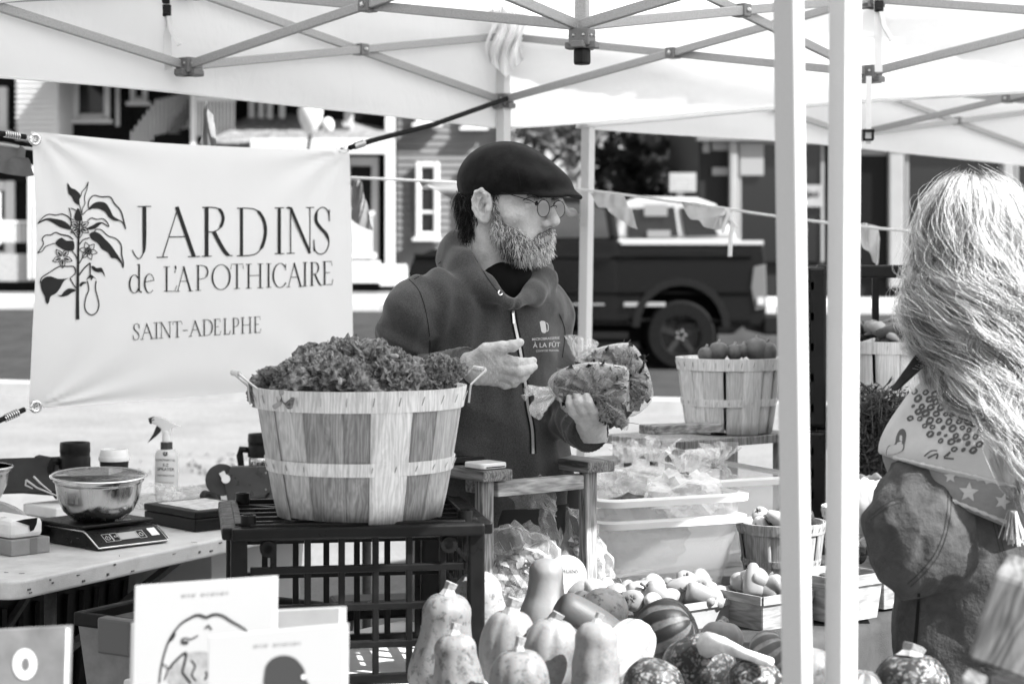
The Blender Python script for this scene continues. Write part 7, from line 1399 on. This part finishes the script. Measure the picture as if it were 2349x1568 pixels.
def hoodie(X):
    d = torso(X)
    r_sh, r_el, r_wr = Q(950, 712, -.1), Q(878, 905, -.06), Q(1072, 842, -.235)
    l_sh, l_el, l_wr = Q(1246, 708, .09), Q(1272, 925, .06), Q(1352, 992, -.165)
    d = smin(d, rc(X, Q(1110, 655, 0), r_sh, .06, .066), .05); d = smin(d, rc(X, Q(1140, 655, .02), l_sh, .06, .058), .05)
    ar = smin(rc(X, r_sh, r_el, .061, .062), rc(X, r_el, r_wr, .06, .042), .02); al = smin(rc(X, l_sh, l_el, .056, .056), rc(X, l_el, l_wr, .054, .041), .02)
    for a_, e_l, w_ in ((0, r_el, r_wr), (1, l_el, l_wr)):
        dist = np.linalg.norm(X - e_l, axis=1); fo = .009 * np.sin(X[:, 2] * 78 + X[:, 0] * 60 + 2 * np.sin(X[:, 1] * 30)) * np.exp(-(dist / .13) ** 2); dw = np.linalg.norm(X - w_, axis=1); fo = fo + .003 * np.sin((X - w_) @ (w_ - e_l) / np.linalg.norm(w_ - e_l) * 190) * np.exp(-(dw / .07) ** 2)
        if a_ == 0: ar = ar + fo
        else: al = al + fo
    vert = .010 * (np.abs(np.sin((X[:, 0] * .95 + X[:, 1] * .3) * 30 + 1.1 * np.sin(X[:, 2] * 9))) - .6) * np.clip((X[:, 2] - Q(0, 900)[2]) * 7, .15, 1) + .0065 * np.sin(X[:, 2] * 38 + X[:, 0] * 22 + 1.3 * np.sin(X[:, 0] * 25)) * np.clip((Q(0, 820)[2] - X[:, 2]) * 6, 0, 1)
    cr_ = crease(X, 5, .011, 22, 4, (1, 1, .55)); cra = crease(X, 9, .005, 34, 4)
    ax1 = X[:, 0] * .95 + X[:, 1] * .3; fine = .0048 * np.sin(ax1 * 112 + 2.2 * np.sin(X[:, 2] * 6) + 1.2 * np.sin(X[:, 2] * 17)) * np.clip(.5 + .9 * np.sin(ax1 * 19 + X[:, 2] * 9), 0, 1) * np.clip((X[:, 2] - Q(0, 960)[2]) * 6, .2, 1)
    d = smin(d + vert * .3 + cr_ * .7 + fine, ar + cra + .0028 * np.sin(X[:, 0] * 60 + X[:, 2] * 120 + 1.5 * np.sin(X[:, 2] * 25)), .012); d = smin(d, al + cra, .018)
    hdx = chain(X, [Q(1195, 612, .12), Q(1120, 578, .13), Q(1058, 588, .06), Q(1072, 622, -.02), Q(1118, 658, -.085), Q(1166, 692, -.135)], [.035, .046, .052, .046, .032, .014], .02)
    hd2 = chain(X, [Q(1190, 610, .12), Q(1228, 622, .09), Q(1242, 645, .03), Q(1226, 672, -.05), Q(1186, 696, -.125)], [.03, .034, .03, .024, .013], .02)
    hh = np.minimum(hdx, hd2) + crease(X, 3, .006, 26, 3) + .0015 * np.sin(X[:, 0] * 75 + X[:, 2] * 55); d = smin(d, hh, .012)
    bore = rc(X, Q(1152, 545, .0), Q(1147, 632, -.035), .075, .06); bore = smin(bore, rc(X, Q(1158, 625, -.06), Q(1172, 676, -.14), .034, .006), .02)
    d = -smin(-d, bore, .008)
    for w_, e_l in ((r_wr, r_el), (l_wr, l_el)):
        ax = (w_ - e_l) / np.linalg.norm(w_ - e_l); dw = (X - w_) @ ax; near = np.linalg.norm(X - w_, axis=1) < .09; d = np.where(near, np.maximum(d, dw - .004), d)
    return d
lo = Q(800, 1330, -.36); hi = Q(1430, 520, .28)
ho = snobj('hoodie', hoodie, (lo[0], DM - .34, lo[2]), (hi[0], DM + .28, hi[2]), .0048, m_hood, man)
# t-shirt under the hood, trousers below
ts_ = snobj('t_shirt', lambda X: np.minimum(rc(X, Q(1158, 655, .0), Q(1150, 740, .03), .066, .07), 9), tuple(Q(1000, 830, -.2)), tuple(np.maximum(Q(1300, 560, .2), Q(1300, 560, -.2))), .008, mat('tee_black', .006, .95), man)
b = MB(); b.tube([Q(1145, 1320, .03), Q(1150, 1500, .03), Vector((Q(1150, 0)[0], DM + .03, .95))], [.16, .165, .15], 20)
for s_ in (-1, 1): b.tube([Vector((Q(1150, 0)[0] + s_ * .08, DM + .03 + s_ * .04, 1.0)), Vector((Q(1150, 0)[0] + s_ * .1, DM + s_ * .05, .5)), Vector((Q(1150, 0)[0] + s_ * .1, DM + .04 + s_ * .05, .06))], [.1, .075, .055], 14)
b.build('trousers', mat('trouser_dark', .02, .9), man, smooth=True)
for s_ in (-1, 1): b = MB(); b.ball((Q(1150, 0)[0] + s_ * .1 + .03, DM + .0 + s_ * .05, .045), .1, 2, (.9, 1.1, .45)); b.build('shoe', m_blk, man, smooth=True)
BH = bvh_of(ho)
D1 = Decal(BH, .0012); zipp = [(1177, 714), (1181, 742), (1193, 800), (1204, 870), (1211, 930), (1221, 985), (1223, 1040)]
D1.stroke(zipp, 7.5, 6); D1.done('zip_tape', m_hdark, ho)
D1 = Decal(BH, .0025); D1.stroke(zipp, 3.0, 6); D1.done('zip', mat('zip_metal', .5, .4, metal=.6, n=.5, ns=700), ho)
D1 = Decal(BH, .0042); D1.stroke([(1177, 718), (1179, 742)], 2.2); D1.stroke([(1176, 712), (1178, 718)], 3.4); D1.done('zip_pull', m_steel, ho)
D1 = Decal(BH, .001)
for pts in ([(938, 640), (962, 668), (978, 720), (986, 780), (985, 815)], [(1283, 720), (1296, 760), (1290, 820)], [(1064, 545), (1090, 590), (1120, 640), (1150, 680)], [(1140, 610), (1165, 650)], [(1012, 600), (985, 620), (950, 640)]): D1.stroke(pts, .9, 6)
D1.done('seam', m_hdark, ho)
D1 = Decal(BH, .0016); D1.text('MICROBRASSERIE', 1252, 779, 8.2, dx=(1, -.06)); D1.text('À LA FÛT', 1254, 796, 15, dx=(1, -.04)); D1.text('COOP DE TRAVAIL', 1256, 806, 6.2, dx=(1, -.03))
D1.fill([(1238, 738), (1242, 735.5), (1248, 736), (1251, 738), (1254, 760), (1250, 764), (1245, 763), (1242, 760)]); D1.stroke([(1253, 740), (1257, 744), (1257.5, 756), (1255, 760)], 1.0, 4); D1.stroke([(1232, 775), (1233, 776)], 1); D1.done('chest_print', mat('print_pale', .42, .8), ho)
D1 = Decal(BH, .002); D1.put(*ribbon2d([(1148 + 4.6 * math.cos(a), 671 + 5 * math.sin(a)) for a in (2 * math.pi * k / 20 for k in range(21))], 1.4)); D1.done('drawcord_eyelet', m_steel, ho)
# ribbed cuffs
for w_, e_l, r_ in ((Q(1072, 842, -.235), Q(878, 905, -.06), .043), (Q(1352, 992, -.165), Q(1272, 925, .06), .042)):
    ax = Vector(w_ - e_l).normalized(); b = MB(); b.M = Tm(Vector(w_) - ax * .042) @ ax.to_track_quat('Z', 'Y').to_matrix().to_4x4(); b.lathe([(r_ * 1.1, 0), (r_ * 1.06, .006), (r_ * .99, .03), (r_ * .97, .046), (r_ * .9, .048), (r_ * .86, .03)], 96, fr=lambda a, z, r: r * (1 + .018 * math.cos(32 * a))); b.build('cuff', m_hood, ho, smooth=True)
# hands
def hand(name, parts, lo, hi, res=.0026):
    def f(X):
        d = None
        for pts, rs, k in parts:
            e = chain(X, pts, rs, .004); d = e if d is None else smin(d, e, k)
        return d + .0005 * np.sin(X[:, 0] * 420) * np.sin(X[:, 2] * 380)
    return snobj(name, f, lo, hi, res, m_skin, man)
k_ = -.012
RH = [([Q(1066, 842, -.225), Q(1095, 843, -.245)], [.031, .031], .01), ([Q(1095, 838, -.25), Q(1142, 822, -.272)], [.024, .0155], .012), ([Q(1095, 842, -.25), Q(1146, 838, -.268)], [.024, .015], .012), ([Q(1095, 848, -.245), Q(1143, 855, -.258)], [.024, .015], .012), ([Q(1095, 855, -.24), Q(1134, 870, -.248)], [.022, .014], .012),
      ([Q(1142, 822, -.272), Q(1187, 832, -.28), Q(1209, 832, -.272), Q(1223, 827, -.265)], [.0135, .0112, .0098, .0078], .004), ([Q(1146, 838, -.268), Q(1191, 851, -.285), Q(1213, 847, -.28), Q(1225, 840, -.272)], [.0132, .011, .0096, .0078], .003), ([Q(1143, 855, -.258), Q(1178, 869, -.272), Q(1198, 866, -.272), Q(1209, 857, -.268)], [.0128, .0108, .0094, .0076], .003), ([Q(1134, 870, -.248), Q(1160, 881, -.258), Q(1180, 878, -.262), Q(1191, 870, -.26)], [.0115, .0098, .0085, .007], .003),
      ([Q(1092, 828, -.255), Q(1116, 806, -.275), Q(1150, 797, -.285), Q(1176, 793, -.287), Q(1193, 785, -.286)], [.021, .0175, .013, .0115, .0085], .008)]
a = Q(1035, 905, -.3); c = Q(1245, 765, -.2); rh = hand('hand', RH, (a[0], DM - .31, a[2]), (c[0], DM - .17, c[2]))
LH = [([Q(1362, 1002, -.14), Q(1356, 976, -.185)], [.03, .029], .01), ([Q(1352, 972, -.19), Q(1334, 962, -.225)], [.024, .0145], .012), ([Q(1356, 970, -.19), Q(1350, 958, -.23)], [.024, .0145], .012), ([Q(1362, 970, -.185), Q(1367, 960, -.225)], [.024, .0145], .012),
      ([Q(1334, 962, -.225), Q(1316, 944, -.262), Q(1309, 926, -.275), Q(1307, 912, -.272)], [.0125, .0108, .0095, .0078], .003), ([Q(1350, 958, -.23), Q(1336, 938, -.272), Q(1327, 920, -.285), Q(1323, 905, -.282)], [.0128, .011, .0098, .008], .003), ([Q(1367, 960, -.225), Q(1358, 940, -.268), Q(1349, 922, -.285), Q(1345, 908, -.285)], [.0125, .0108, .0096, .0078], .003),
      ([Q(1345, 975, -.15), Q(1318, 952, -.12), Q(1300, 930, -.1), Q(1290, 912, -.1)], [.02, .016, .0125, .009], .01)]
a = Q(1265, 1030, -.3); c = Q(1400, 885, -.05); lh = hand('hand', LH, (a[0], DM - .31, a[2]), (c[0], DM - .07, c[2]))
# thumb nail and finger nails that face the camera
DN = Decal(bvh_of(rh), .0006); DN.fill([(1184 + 5.5 * math.cos(a), 785.5 + 3.0 * math.sin(a) - .35 * 5.5 * math.cos(a)) for a in (k * .42 for k in range(15))]); DN.done('nail', mat('nail', .45, .3), rh)

# ---------------------------------------------------------------- the two bags of salad in his hand
def salad_bag(label, c, rad, seed, outline, d, nleaf, neck):
    rt = thing('salad_bag', label, 'bag', c - Vector((0, 0, rad[2])), group='salad bags in the hand'); op = spline([(x, y) for x, y in outline], 8, True); n = len(op); cx = sum(p[0] for p in op) / n; cy = sum(p[1] for p in op) / n
    b = MB(); K = 9
    def puff(k): return math.sqrt(max(0, 1 - k * k))
    rows = [(i / K, s_) for s_, seq in ((-1, range(0, K + 1)), (1, range(K - 1, -1, -1))) for i in seq]
    for k, s_ in rows:
        for i, (x, y) in enumerate(op):
            q = V(cx + (x - cx) * k, cy + (y - cy) * k, d); w_ = noise.noise(Vector((x * .035, y * .035, seed + s_ * 3))) * .01 + abs(noise.noise(Vector((x * .08, y * .08, seed + 9)))) * .012 - .004; q.y += s_ * (rad[1] * puff(k) + w_ * (1 - k ** 4)); b.v.append(tuple(q))
    b.f = [(r * n + i, r * n + (i + 1) % n, (r + 1) * n + (i + 1) % n, (r + 1) * n + i) for r in range(len(rows) - 1) for i in range(n)]
    b.build('film', film('salad_film', .85, .1, .06, .9, 16), rt, smooth=True)
    rd = random.Random(seed); g = {}
    for k in range(nleaf):
        i = rd.randrange(n); kk = math.sqrt(rd.random()) * .84; x = cx + (op[i][0] - cx) * kk; y = cy + (op[i][1] - cy) * kk; p = V(x, y, d); p.y += rd.uniform(-1, 1) * rad[1] * .68 * puff(kk); s_ = rd.uniform(.009, .024); q = Quaternion((rd.gauss(0, 1), rd.gauss(0, 1), rd.gauss(0, 1), rd.gauss(0, 1))).normalized(); bb = g.setdefault(k % 4, MB())
        if k % 12 == 3: bb.tube([p - q @ Vector((s_ * 1.6, 0, 0)), p + q @ Vector((0, s_ * .3, 0)), p + q @ Vector((s_ * 1.6, 0, 0))], .0007, 3)
        else: bb.add([p + q @ Vector(v) * s_ for v in ((-1, 0, 0), (-.3, -.5, .15), (.5, -.45, .1), (1, 0, .1), (.5, .45, .15), (-.3, .5, .1), (0, 0, -.1))], [(0, 1, 6), (1, 2, 6), (2, 3, 6), (3, 4, 6), (4, 5, 6), (5, 0, 6)])
    for k, bb in g.items(): props(bb.build('leaves', mat('mesclun_%d' % k, (.012, .05, .25, .12)[k], .5, n=.5, ns=90, tl=.2), rt), kind='stuff')
    kp, kd = V(*neck[0], d), V(*neck[1], d); dv = kd - kp; b = MB(); u = Vector((0, 1, 0)); w_ = dv.cross(u).normalized(); L = dv.length
    def nk(uu, v): a = uu * 6.283; rr = .008 + .02 * v ** .7; rr *= 1 + .5 * math.sin(a * 4 + seed) * v + .3 * math.sin(a * 9 + v * 6); return kp + dv * (v * (1 + .25 * math.sin(a * 3 + seed))) + w_ * math.cos(a) * rr + u * math.sin(a) * rr
    b.grid(nk, 40, 8); b.build('twisted_neck', film('salad_film', .92), rt, solid=.0004)
salad_bag('clear bag of mixed salad leaves held in front', V(1350, 905, 3.8), (.08, .045, .07), 11, [(1257, 885), (1268, 858), (1310, 838), (1360, 830), (1410, 836), (1440, 845), (1443, 890), (1444, 940), (1440, 985), (1418, 978), (1392, 972), (1362, 950), (1320, 935), (1275, 915)], 3.81, 620, ((1270, 898), (1220, 924)))
salad_bag('second clear salad bag held behind the first', V(1425, 880, 3.9), (.07, .04, .08), 23, [(1318, 828), (1350, 805), (1400, 790), (1440, 786), (1462, 800), (1482, 835), (1496, 880), (1497, 915), (1470, 945), (1440, 955), (1400, 930), (1340, 880)], 3.9, 520, ((1330, 822), (1338, 782)))
# ---------------------------------------------------------------- the customer seen from behind
DW = 3.35
def W(px, py, off=0.): return np.array(V(px, py, DW + off))
m_coat, t, b = nodes('waxed_coat'); setv(b, .04, .75, 0, .15); co = coords(t); f = ntex(t, co, 9, 7, .62); g = ntex(t, co, 35, 5, .6)
t.links.new(mixc(t, .45, ramp(t, f, [(.3, .03), (.7, .085)]), ramp(t, g, [(.3, .03), (.7, .08)])), b.inputs['Base Color']); bump(t, b, mathn(t, 'ADD', f, mathn(t, 'MULTIPLY', g, .6)), .7, .012)
wm = thing('person', 'long haired customer in a waxed coat and star scarf, seen from behind', 'person', tuple(W(2290, 1500)[:2]) + (0.,))
wz = np.array([W(0, y)[2] for y in (2500, 1900, 1560, 1350, 1200, 1090, 1010)]); wcx = np.array([W(x, 0)[0] for x in (2290, 2290, 2290, 2285, 2280, 2275, 2275)]); wrx = np.array([.22, .2, .175, .165, .17, .165, .1]); wry = np.array([.16, .15, .14, .13, .13, .12, .08])
def coat(X):
    z = X[:, 2]; q = X[:, :2] - np.stack([np.interp(z, wz, wcx), np.full(len(z), DW + .06)], 1); rx = np.interp(z, wz, wrx); ry = np.interp(z, wz, wry)
    d = (np.sqrt((q[:, 0] / rx) ** 2 + (q[:, 1] / ry) ** 2) - 1) * np.minimum(rx, ry); d = np.maximum(d, z - wz[-1])
    d = d + .006 * np.sin(X[:, 0] * 48 + 2.2 * np.sin(z * 9)) * np.clip((W(0, 1200)[2] - z) * 5, 0, 1)
    sl_ = ell(X, W(2112, 1225, -.04), (.098, .085, .098)); sl_ = smin(sl_, rc(X, W(2120, 1110, 0), W(2110, 1200, -.02), .07, .085), .04); sl_ = smin(sl_, rc(X, W(2095, 1290, -.06), W(2215, 1275, -.02), .058, .055), .03)
    c = W(2085, 1180, -.1); r_ = np.linalg.norm((X - c) * np.array((1, .4, 1)), axis=1); an = np.arctan2(X[:, 2] - c[2], X[:, 0] - c[0]); sl_ = sl_ + .003 * np.sin(an * 6 + r_ * 22 + 1.5 * np.sin(r_ * 25)) * np.clip(r_ * 9, 0, 1) 
    return smin(d + crease(X, 11, .005, 18, 4) + crease(X, 19, .002, 50, 3), sl_ + crease(X, 14, .005, 26, 4) + crease(X, 17, .003, 55, 3), .014)
a = W(1950, 1800); c = W(2640, 1000)
ct = snobj('coat', coat, (a[0], DW - .17, W(0, 1750)[2]), (c[0], DW + .24, c[2]), .006, m_coat, wm)
b = MB(); x_ = W(2290, 0)[0]; b.tube([Vector((x_, DW + .06, W(0, 1745)[2])), Vector((x_, DW + .06, .42))], [.195, .215], 28); b.build('coat_skirt', m_coat, wm, smooth=True)
for s_ in (-1, 1): b = MB(); b.tube([(x_ + s_ * .08, DW + .06, .45), (x_ + s_ * .08, DW + .06, .07), (x_ + s_ * .08, DW + .1, .03)], [.06, .05, .05], 12); b.build('boot', m_blk, wm, smooth=True)
BC = bvh_of(ct); D2 = Decal(BC, .0012)
for pts in ([(2184, 1120), (2178, 1200), (2155, 1270), (2120, 1315), (2088, 1345)], [(2176, 1120), (2170, 1200), (2147, 1266), (2112, 1310), (2082, 1338)], [(2282, 1180), (2300, 1250), (2320, 1330), (2330, 1420)], [(2274, 1180), (2291, 1250), (2311, 1330), (2321, 1420)], [(2000, 1180), (2040, 1150), (2075, 1140)], [(1996, 1192), (2040, 1160), (2072, 1150)]): D2.stroke(pts, .8, 6)
D2.done('stitched_seam', mat('seam_dark', .03, .9), ct)
D2 = Decal(BC, .0015); D2.stroke([(2108, 1360), (2104, 1420), (2098, 1480), (2082, 1568)], (3.2, 5), 5); D2.done('vent', m_hdark, ct)
# scarf: printed upper cape and a grey starred border
def sc_ell(X, c, r): return ell(X, c, r)
def line_cut(X, p0, p1):
    """positive below the sloping line p0-p1 (photo points at the body's depth)"""
    a, c = W(*p0), W(*p1); s_ = (c[2] - a[2]) / (c[0] - a[0]); return (a[2] + s_ * (X[:, 0] - a[0])) - X[:, 2]
wob = lambda X: .004 * np.sin(X[:, 0] * 40 + X[:, 2] * 30) + .003 * np.sin(X[:, 2] * 70 - X[:, 0] * 25)
def cape(X): d = sc_ell(X, W(2268, 1040, .05), (.192, .175, .155)) + wob(X); d = smin(d, rc(X, W(2250, 880, .05), W(2260, 960, .05), .07, .12), .05); return np.maximum(d, line_cut(X, (2040, 1050), (2349, 1122)))
def border(X): d = sc_ell(X, W(2268, 1055, .05), (.184, .172, .165)) + wob(X); return np.maximum(np.maximum(d, line_cut(X, (2050, 1100), (2349, 1222))), -line_cut(X, (2040, 1010), (2349, 1085)))
m_sw = mat('scarf_white', .42, .85, n=.06, ns=30, bp=.3, bs=500); m_sg = mat('scarf_grey', .2, .85, n=.1, ns=60, bp=.3, bs=500, sc_=(1, 1, 3))
bx = ((W(1985, 0)[0], DW - .15, W(0, 1240)[2]), (W(2600, 0)[0], DW + .26, W(0, 830)[2]))
sc1 = snobj('scarf', cape, *bx, .006, m_sw, wm); sc2 = snobj('scarf_border', border, *bx, .006, m_sg, wm)
BS = bvh_of(sc1); D3 = Decal(BS, .001); rd = random.Random(4); m_spot = mat('scarf_spot', .07, .85)
for r in range(9):
    for k in range(8):
        px = 2100 + k * 21 + (r % 2) * 10 + rd.uniform(-4, 4) - r * 2; py = 900 + r * 15 + k * 1.5 + rd.uniform(-3, 3)
        if px < 2085 + max(0, r - 4) * 22 or px > 2262: continue
        s_ = rd.uniform(.7, 1.15); an = rd.uniform(-.9, -.3); n = 12; g = [(px + s_ * (7.2 * math.cos(a) * math.cos(an) - 5 * math.sin(a) * math.sin(an)), py + s_ * (7.2 * math.cos(a) * math.sin(an) + 5 * math.sin(a) * math.cos(an))) for a in (2 * math.pi * i / n for i in range(n + 1))]
        if rd.random() < .75: D3.put(*ribbon2d(g, [rd.uniform(1.9, 3.6) * s_ for _ in g]))
        else: D3.fill(g[:-1])
D3.fill([(2056, 1000), (2064, 985), (2074, 984), (2079, 996), (2075, 1018), (2070, 1034), (2040, 1044), (2032, 1040), (2038, 1022), (2052, 1018)], 4); D3.stroke([(2120, 1046), (2135, 1034), (2150, 1033)], 1.8, 4); D3.stroke([(2128, 1050), (2150, 1040), (2148, 1052)], 2.2, 4); D3.stroke([(2165, 1048), (2180, 1036), (2172, 1046)], 2.0, 4); D3.stroke([(2165, 1050), (2188, 1052)], 2.0)
D3.done('leopard_print', m_spot, sc1)
for (cx, cy, R_, a0) in ((2130, 1122, 30, .2), (2222, 1128, 24, .1), (2092, 1078, 17, .4), (2180, 1092, 16, .0), (2070, 1098, 8, .2), (2300, 1150, 20, .3)):
    D3 = Decal(bvh_of(sc2), .0012); D3.fill([(cx + (R_ if k % 2 == 0 else R_ * .45) * math.sin(a0 + k * math.pi / 5), cy - (R_ if k % 2 == 0 else R_ * .45) * math.cos(a0 + k * math.pi / 5)) for k in range(10)]); D3.done('star', mat('star_pale', .42, .85), sc2)
b = MB(); BB = bvh_of(sc2); hem = [cast(BB, 2048 + 302 * k / 40, 1098 + 120 * k / 40 - 5, .0) for k in range(41)]; hem = [p for p in hem if p is not None]
if len(hem) > 3: b.tube(hem, [.0035 + .0012 * math.sin(k * 2.1) for k in range(len(hem))], 6)
hem = [cast(BS, 2050 + 300 * k / 40, 1049 + 70 * k / 40, .0) for k in range(41)]; hem = [p for p in hem if p is not None]
if len(hem) > 3: b.tube(hem, [.0032 + .0012 * math.sin(k * 2.3) for k in range(len(hem))], 6)
b.build('hem', m_sw, sc1, smooth=True)
tp = W(2322, 1170, -.12); rg = np.random.default_rng(6); N = 60; tt = np.linspace(0, 1, 8); pa = tp[None, None] + np.stack([rg.normal(0, .008, (N, 1)) * (0.3 + tt[None]) + .004 * tt[None], rg.normal(0, .006, (N, 1)) * np.ones((1, 8)), -.055 * tt[None] * rg.uniform(.8, 1.1, (N, 1))], -1); tubes_np('tassel', pa, np.full(8, .0011), [m_sw], np.zeros(N, int), sc2)
# bag strap at the neck
b = MB(); A = [W(2042, 892, -.02), W(2100, 812, .0), W(2118, 838, .0), W(2052, 898, -.02)]; b.add([Vector(p) for p in A] + [Vector(p) + Vector((.01, .02, 0)) for p in A], [(0, 1, 2, 3), (7, 6, 5, 4), (0, 4, 5, 1), (1, 5, 6, 2), (2, 6, 7, 3), (3, 7, 4, 0)]); b.build('coat_collar', mat('collar_dark', .03, .8, n=.3, ns=40), wm, bevel=.002)
# head under the hair
def whead(X): return smin(ell(X, W(2248, 520, .03), (.082, .1, .092)), rc(X, W(2250, 600, .04), W(2262, 800, .05), .06, .075), .04)
wh = snobj('body', whead, (W(2120, 0)[0], DW - .1, W(0, 900)[2]), (W(2390, 0)[0], DW + .16, W(0, 395)[2]), .007, mat('scalp', .25, .7), wm)
# hair: clumps of strands wound round an envelope that widens and falls
rg = np.random.default_rng(21); yk = np.array([398, 425, 470, 540, 620, 700, 780, 850, 930, 1020, 1130, 1200]); Rk = np.array([.012, .052, .084, .103, .113, .118, .115, .102, .085, .07, .045, .035]); ck = np.array([2240, 2243, 2248, 2252, 2256, 2258, 2260, 2264, 2270, 2280, 2300, 2305])
def hairpath(th0, y0, y1, sd, lift, M_=48, curl=1.0):
    r = np.random.default_rng(sd); t_ = np.linspace(0, 1, M_); y = y0 + (y1 - y0) * t_ ** .92; R = np.interp(y, yk, Rk) * lift; c = np.interp(y, yk, ck)
    ph = 2.2 * th0 + r.normal(0, .5); k1 = .034 + .006 * math.sin(th0 * 2) + r.normal(0, .0015); grow = np.clip((y - 470) / 170, 0, 1.0) * curl; w_ = np.sin(y * k1 + ph)
    th = th0 + .30 * grow * w_ + .07 * grow * np.sin(y * .07 + ph * 2); R = R * (1 + .11 * grow * np.cos(y * k1 + ph))
    sc_ = DW / FPX; x = (c - CX) * sc_ + R * np.sin(th); yy = DW + .03 - R * np.cos(th) * .95 - np.interp(y, [820, 930, 1030, 1200], [0, .055, .10, .115]); z = CAMZ - (y + 14 * grow * np.cos(y * k1 + ph) - HY) * sc_
    return np.stack([x, yy, z], 1)
paths = []; rads = []; mi = []; M_ = 48
for cidx in range(230):
    th0 = -1.75 + 3.5 * ((cidx * .6180339) % 1); y0 = 402 + 60 * rg.random() if cidx % 3 else rg.uniform(460, 600); left = np.clip((-th0 - .1) / 1.0, 0, 1); y1 = rg.uniform(960, 1160) * (1 - left) + rg.uniform(720, 905) * left; lift = rg.uniform(.78, 1.05); curl = rg.uniform(.6, 1.3) * (1 + .5 * left)
    base = hairpath(th0, y0, y1, 1000 + cidx, lift, M_, curl); mat_i = rg.choice([0, 0, 0, 1, 2]) if lift > .9 else rg.choice([1, 2, 2]); n = 50  # inner clumps go darker: shade between the locks put into the colour
    wv = np.linspace(0, 1, M_); spread = rg.uniform(.008, .015) * (.75 + .5 * np.sin(wv * 3.0)) * (1 - .55 * wv)
    for s_ in range(n):
        o = rg.normal(0, 1, 3); p1_, p2_ = rg.uniform(0, 6.28, 2); tw = np.stack([np.sin(wv * 4 + p1_), np.cos(wv * 3 + p2_), .5 * np.sin(wv * 5 + p2_)], 1) * .3
        p = base + (o[None] * .8 + tw) * spread[:, None]
        if s_ == 0 and cidx % 3 == 0: p = p + np.stack([np.sin(wv * 14 + p1_), np.cos(wv * 11), np.sin(wv * 9 + p2_)], 1) * (.007 * wv)[:, None] + (o * .008)[None] * wv[:, None]
        paths.append(p); mi.append(mat_i if rg.random() < .8 else rg.integers(0, 3)); rads.append(np.full(M_, .0003 if s_ else .00024) * np.clip((1.02 - wv) * 6, .15, 1))
# flyaways round the crown
for k in range(200):
    th0 = rg.uniform(-1.7, 1.7); y0 = rg.uniform(400, 640); b0 = hairpath(th0, y0, y0 + rg.uniform(70, 200), 5000 + k, 1.04, M_, 1.6); tt = np.linspace(0, 1, M_); dv = rg.normal(0, .014, 3) + np.array((np.sin(th0) * .012, -.008, .008)); ph = rg.uniform(0, 6.28); b0 = b0 + np.outer(np.sin(tt * 3.1), dv) + np.outer(tt, np.array([.008 * math.sin(ph), 0, .008 * math.cos(ph)])); paths.append(b0); mi.append(0); rads.append(np.full(M_, .0002))
m_h = []
for i, v_ in enumerate((.9, .5, .08)):  # bright outer hair down to a dark tone painting the shaded gaps
    m, t, b = nodes('blond_lit_shaded_%d' % i); setv(b, v_, .3, 0, .8); b.inputs['Anisotropic'].default_value = .5; trn = t.nodes.new('ShaderNodeBsdfTranslucent'); trn.inputs[0].default_value = (v_, v_, v_, 1); mx = t.nodes.new('ShaderNodeMixShader'); mx.inputs[0].default_value = .3; t.links.new(b.outputs[0], mx.inputs[1]); t.links.new(trn.outputs[0], mx.inputs[2]); t.links.new(mx.outputs[0], t.nodes['Material Output'].inputs[0]); m_h.append(m)
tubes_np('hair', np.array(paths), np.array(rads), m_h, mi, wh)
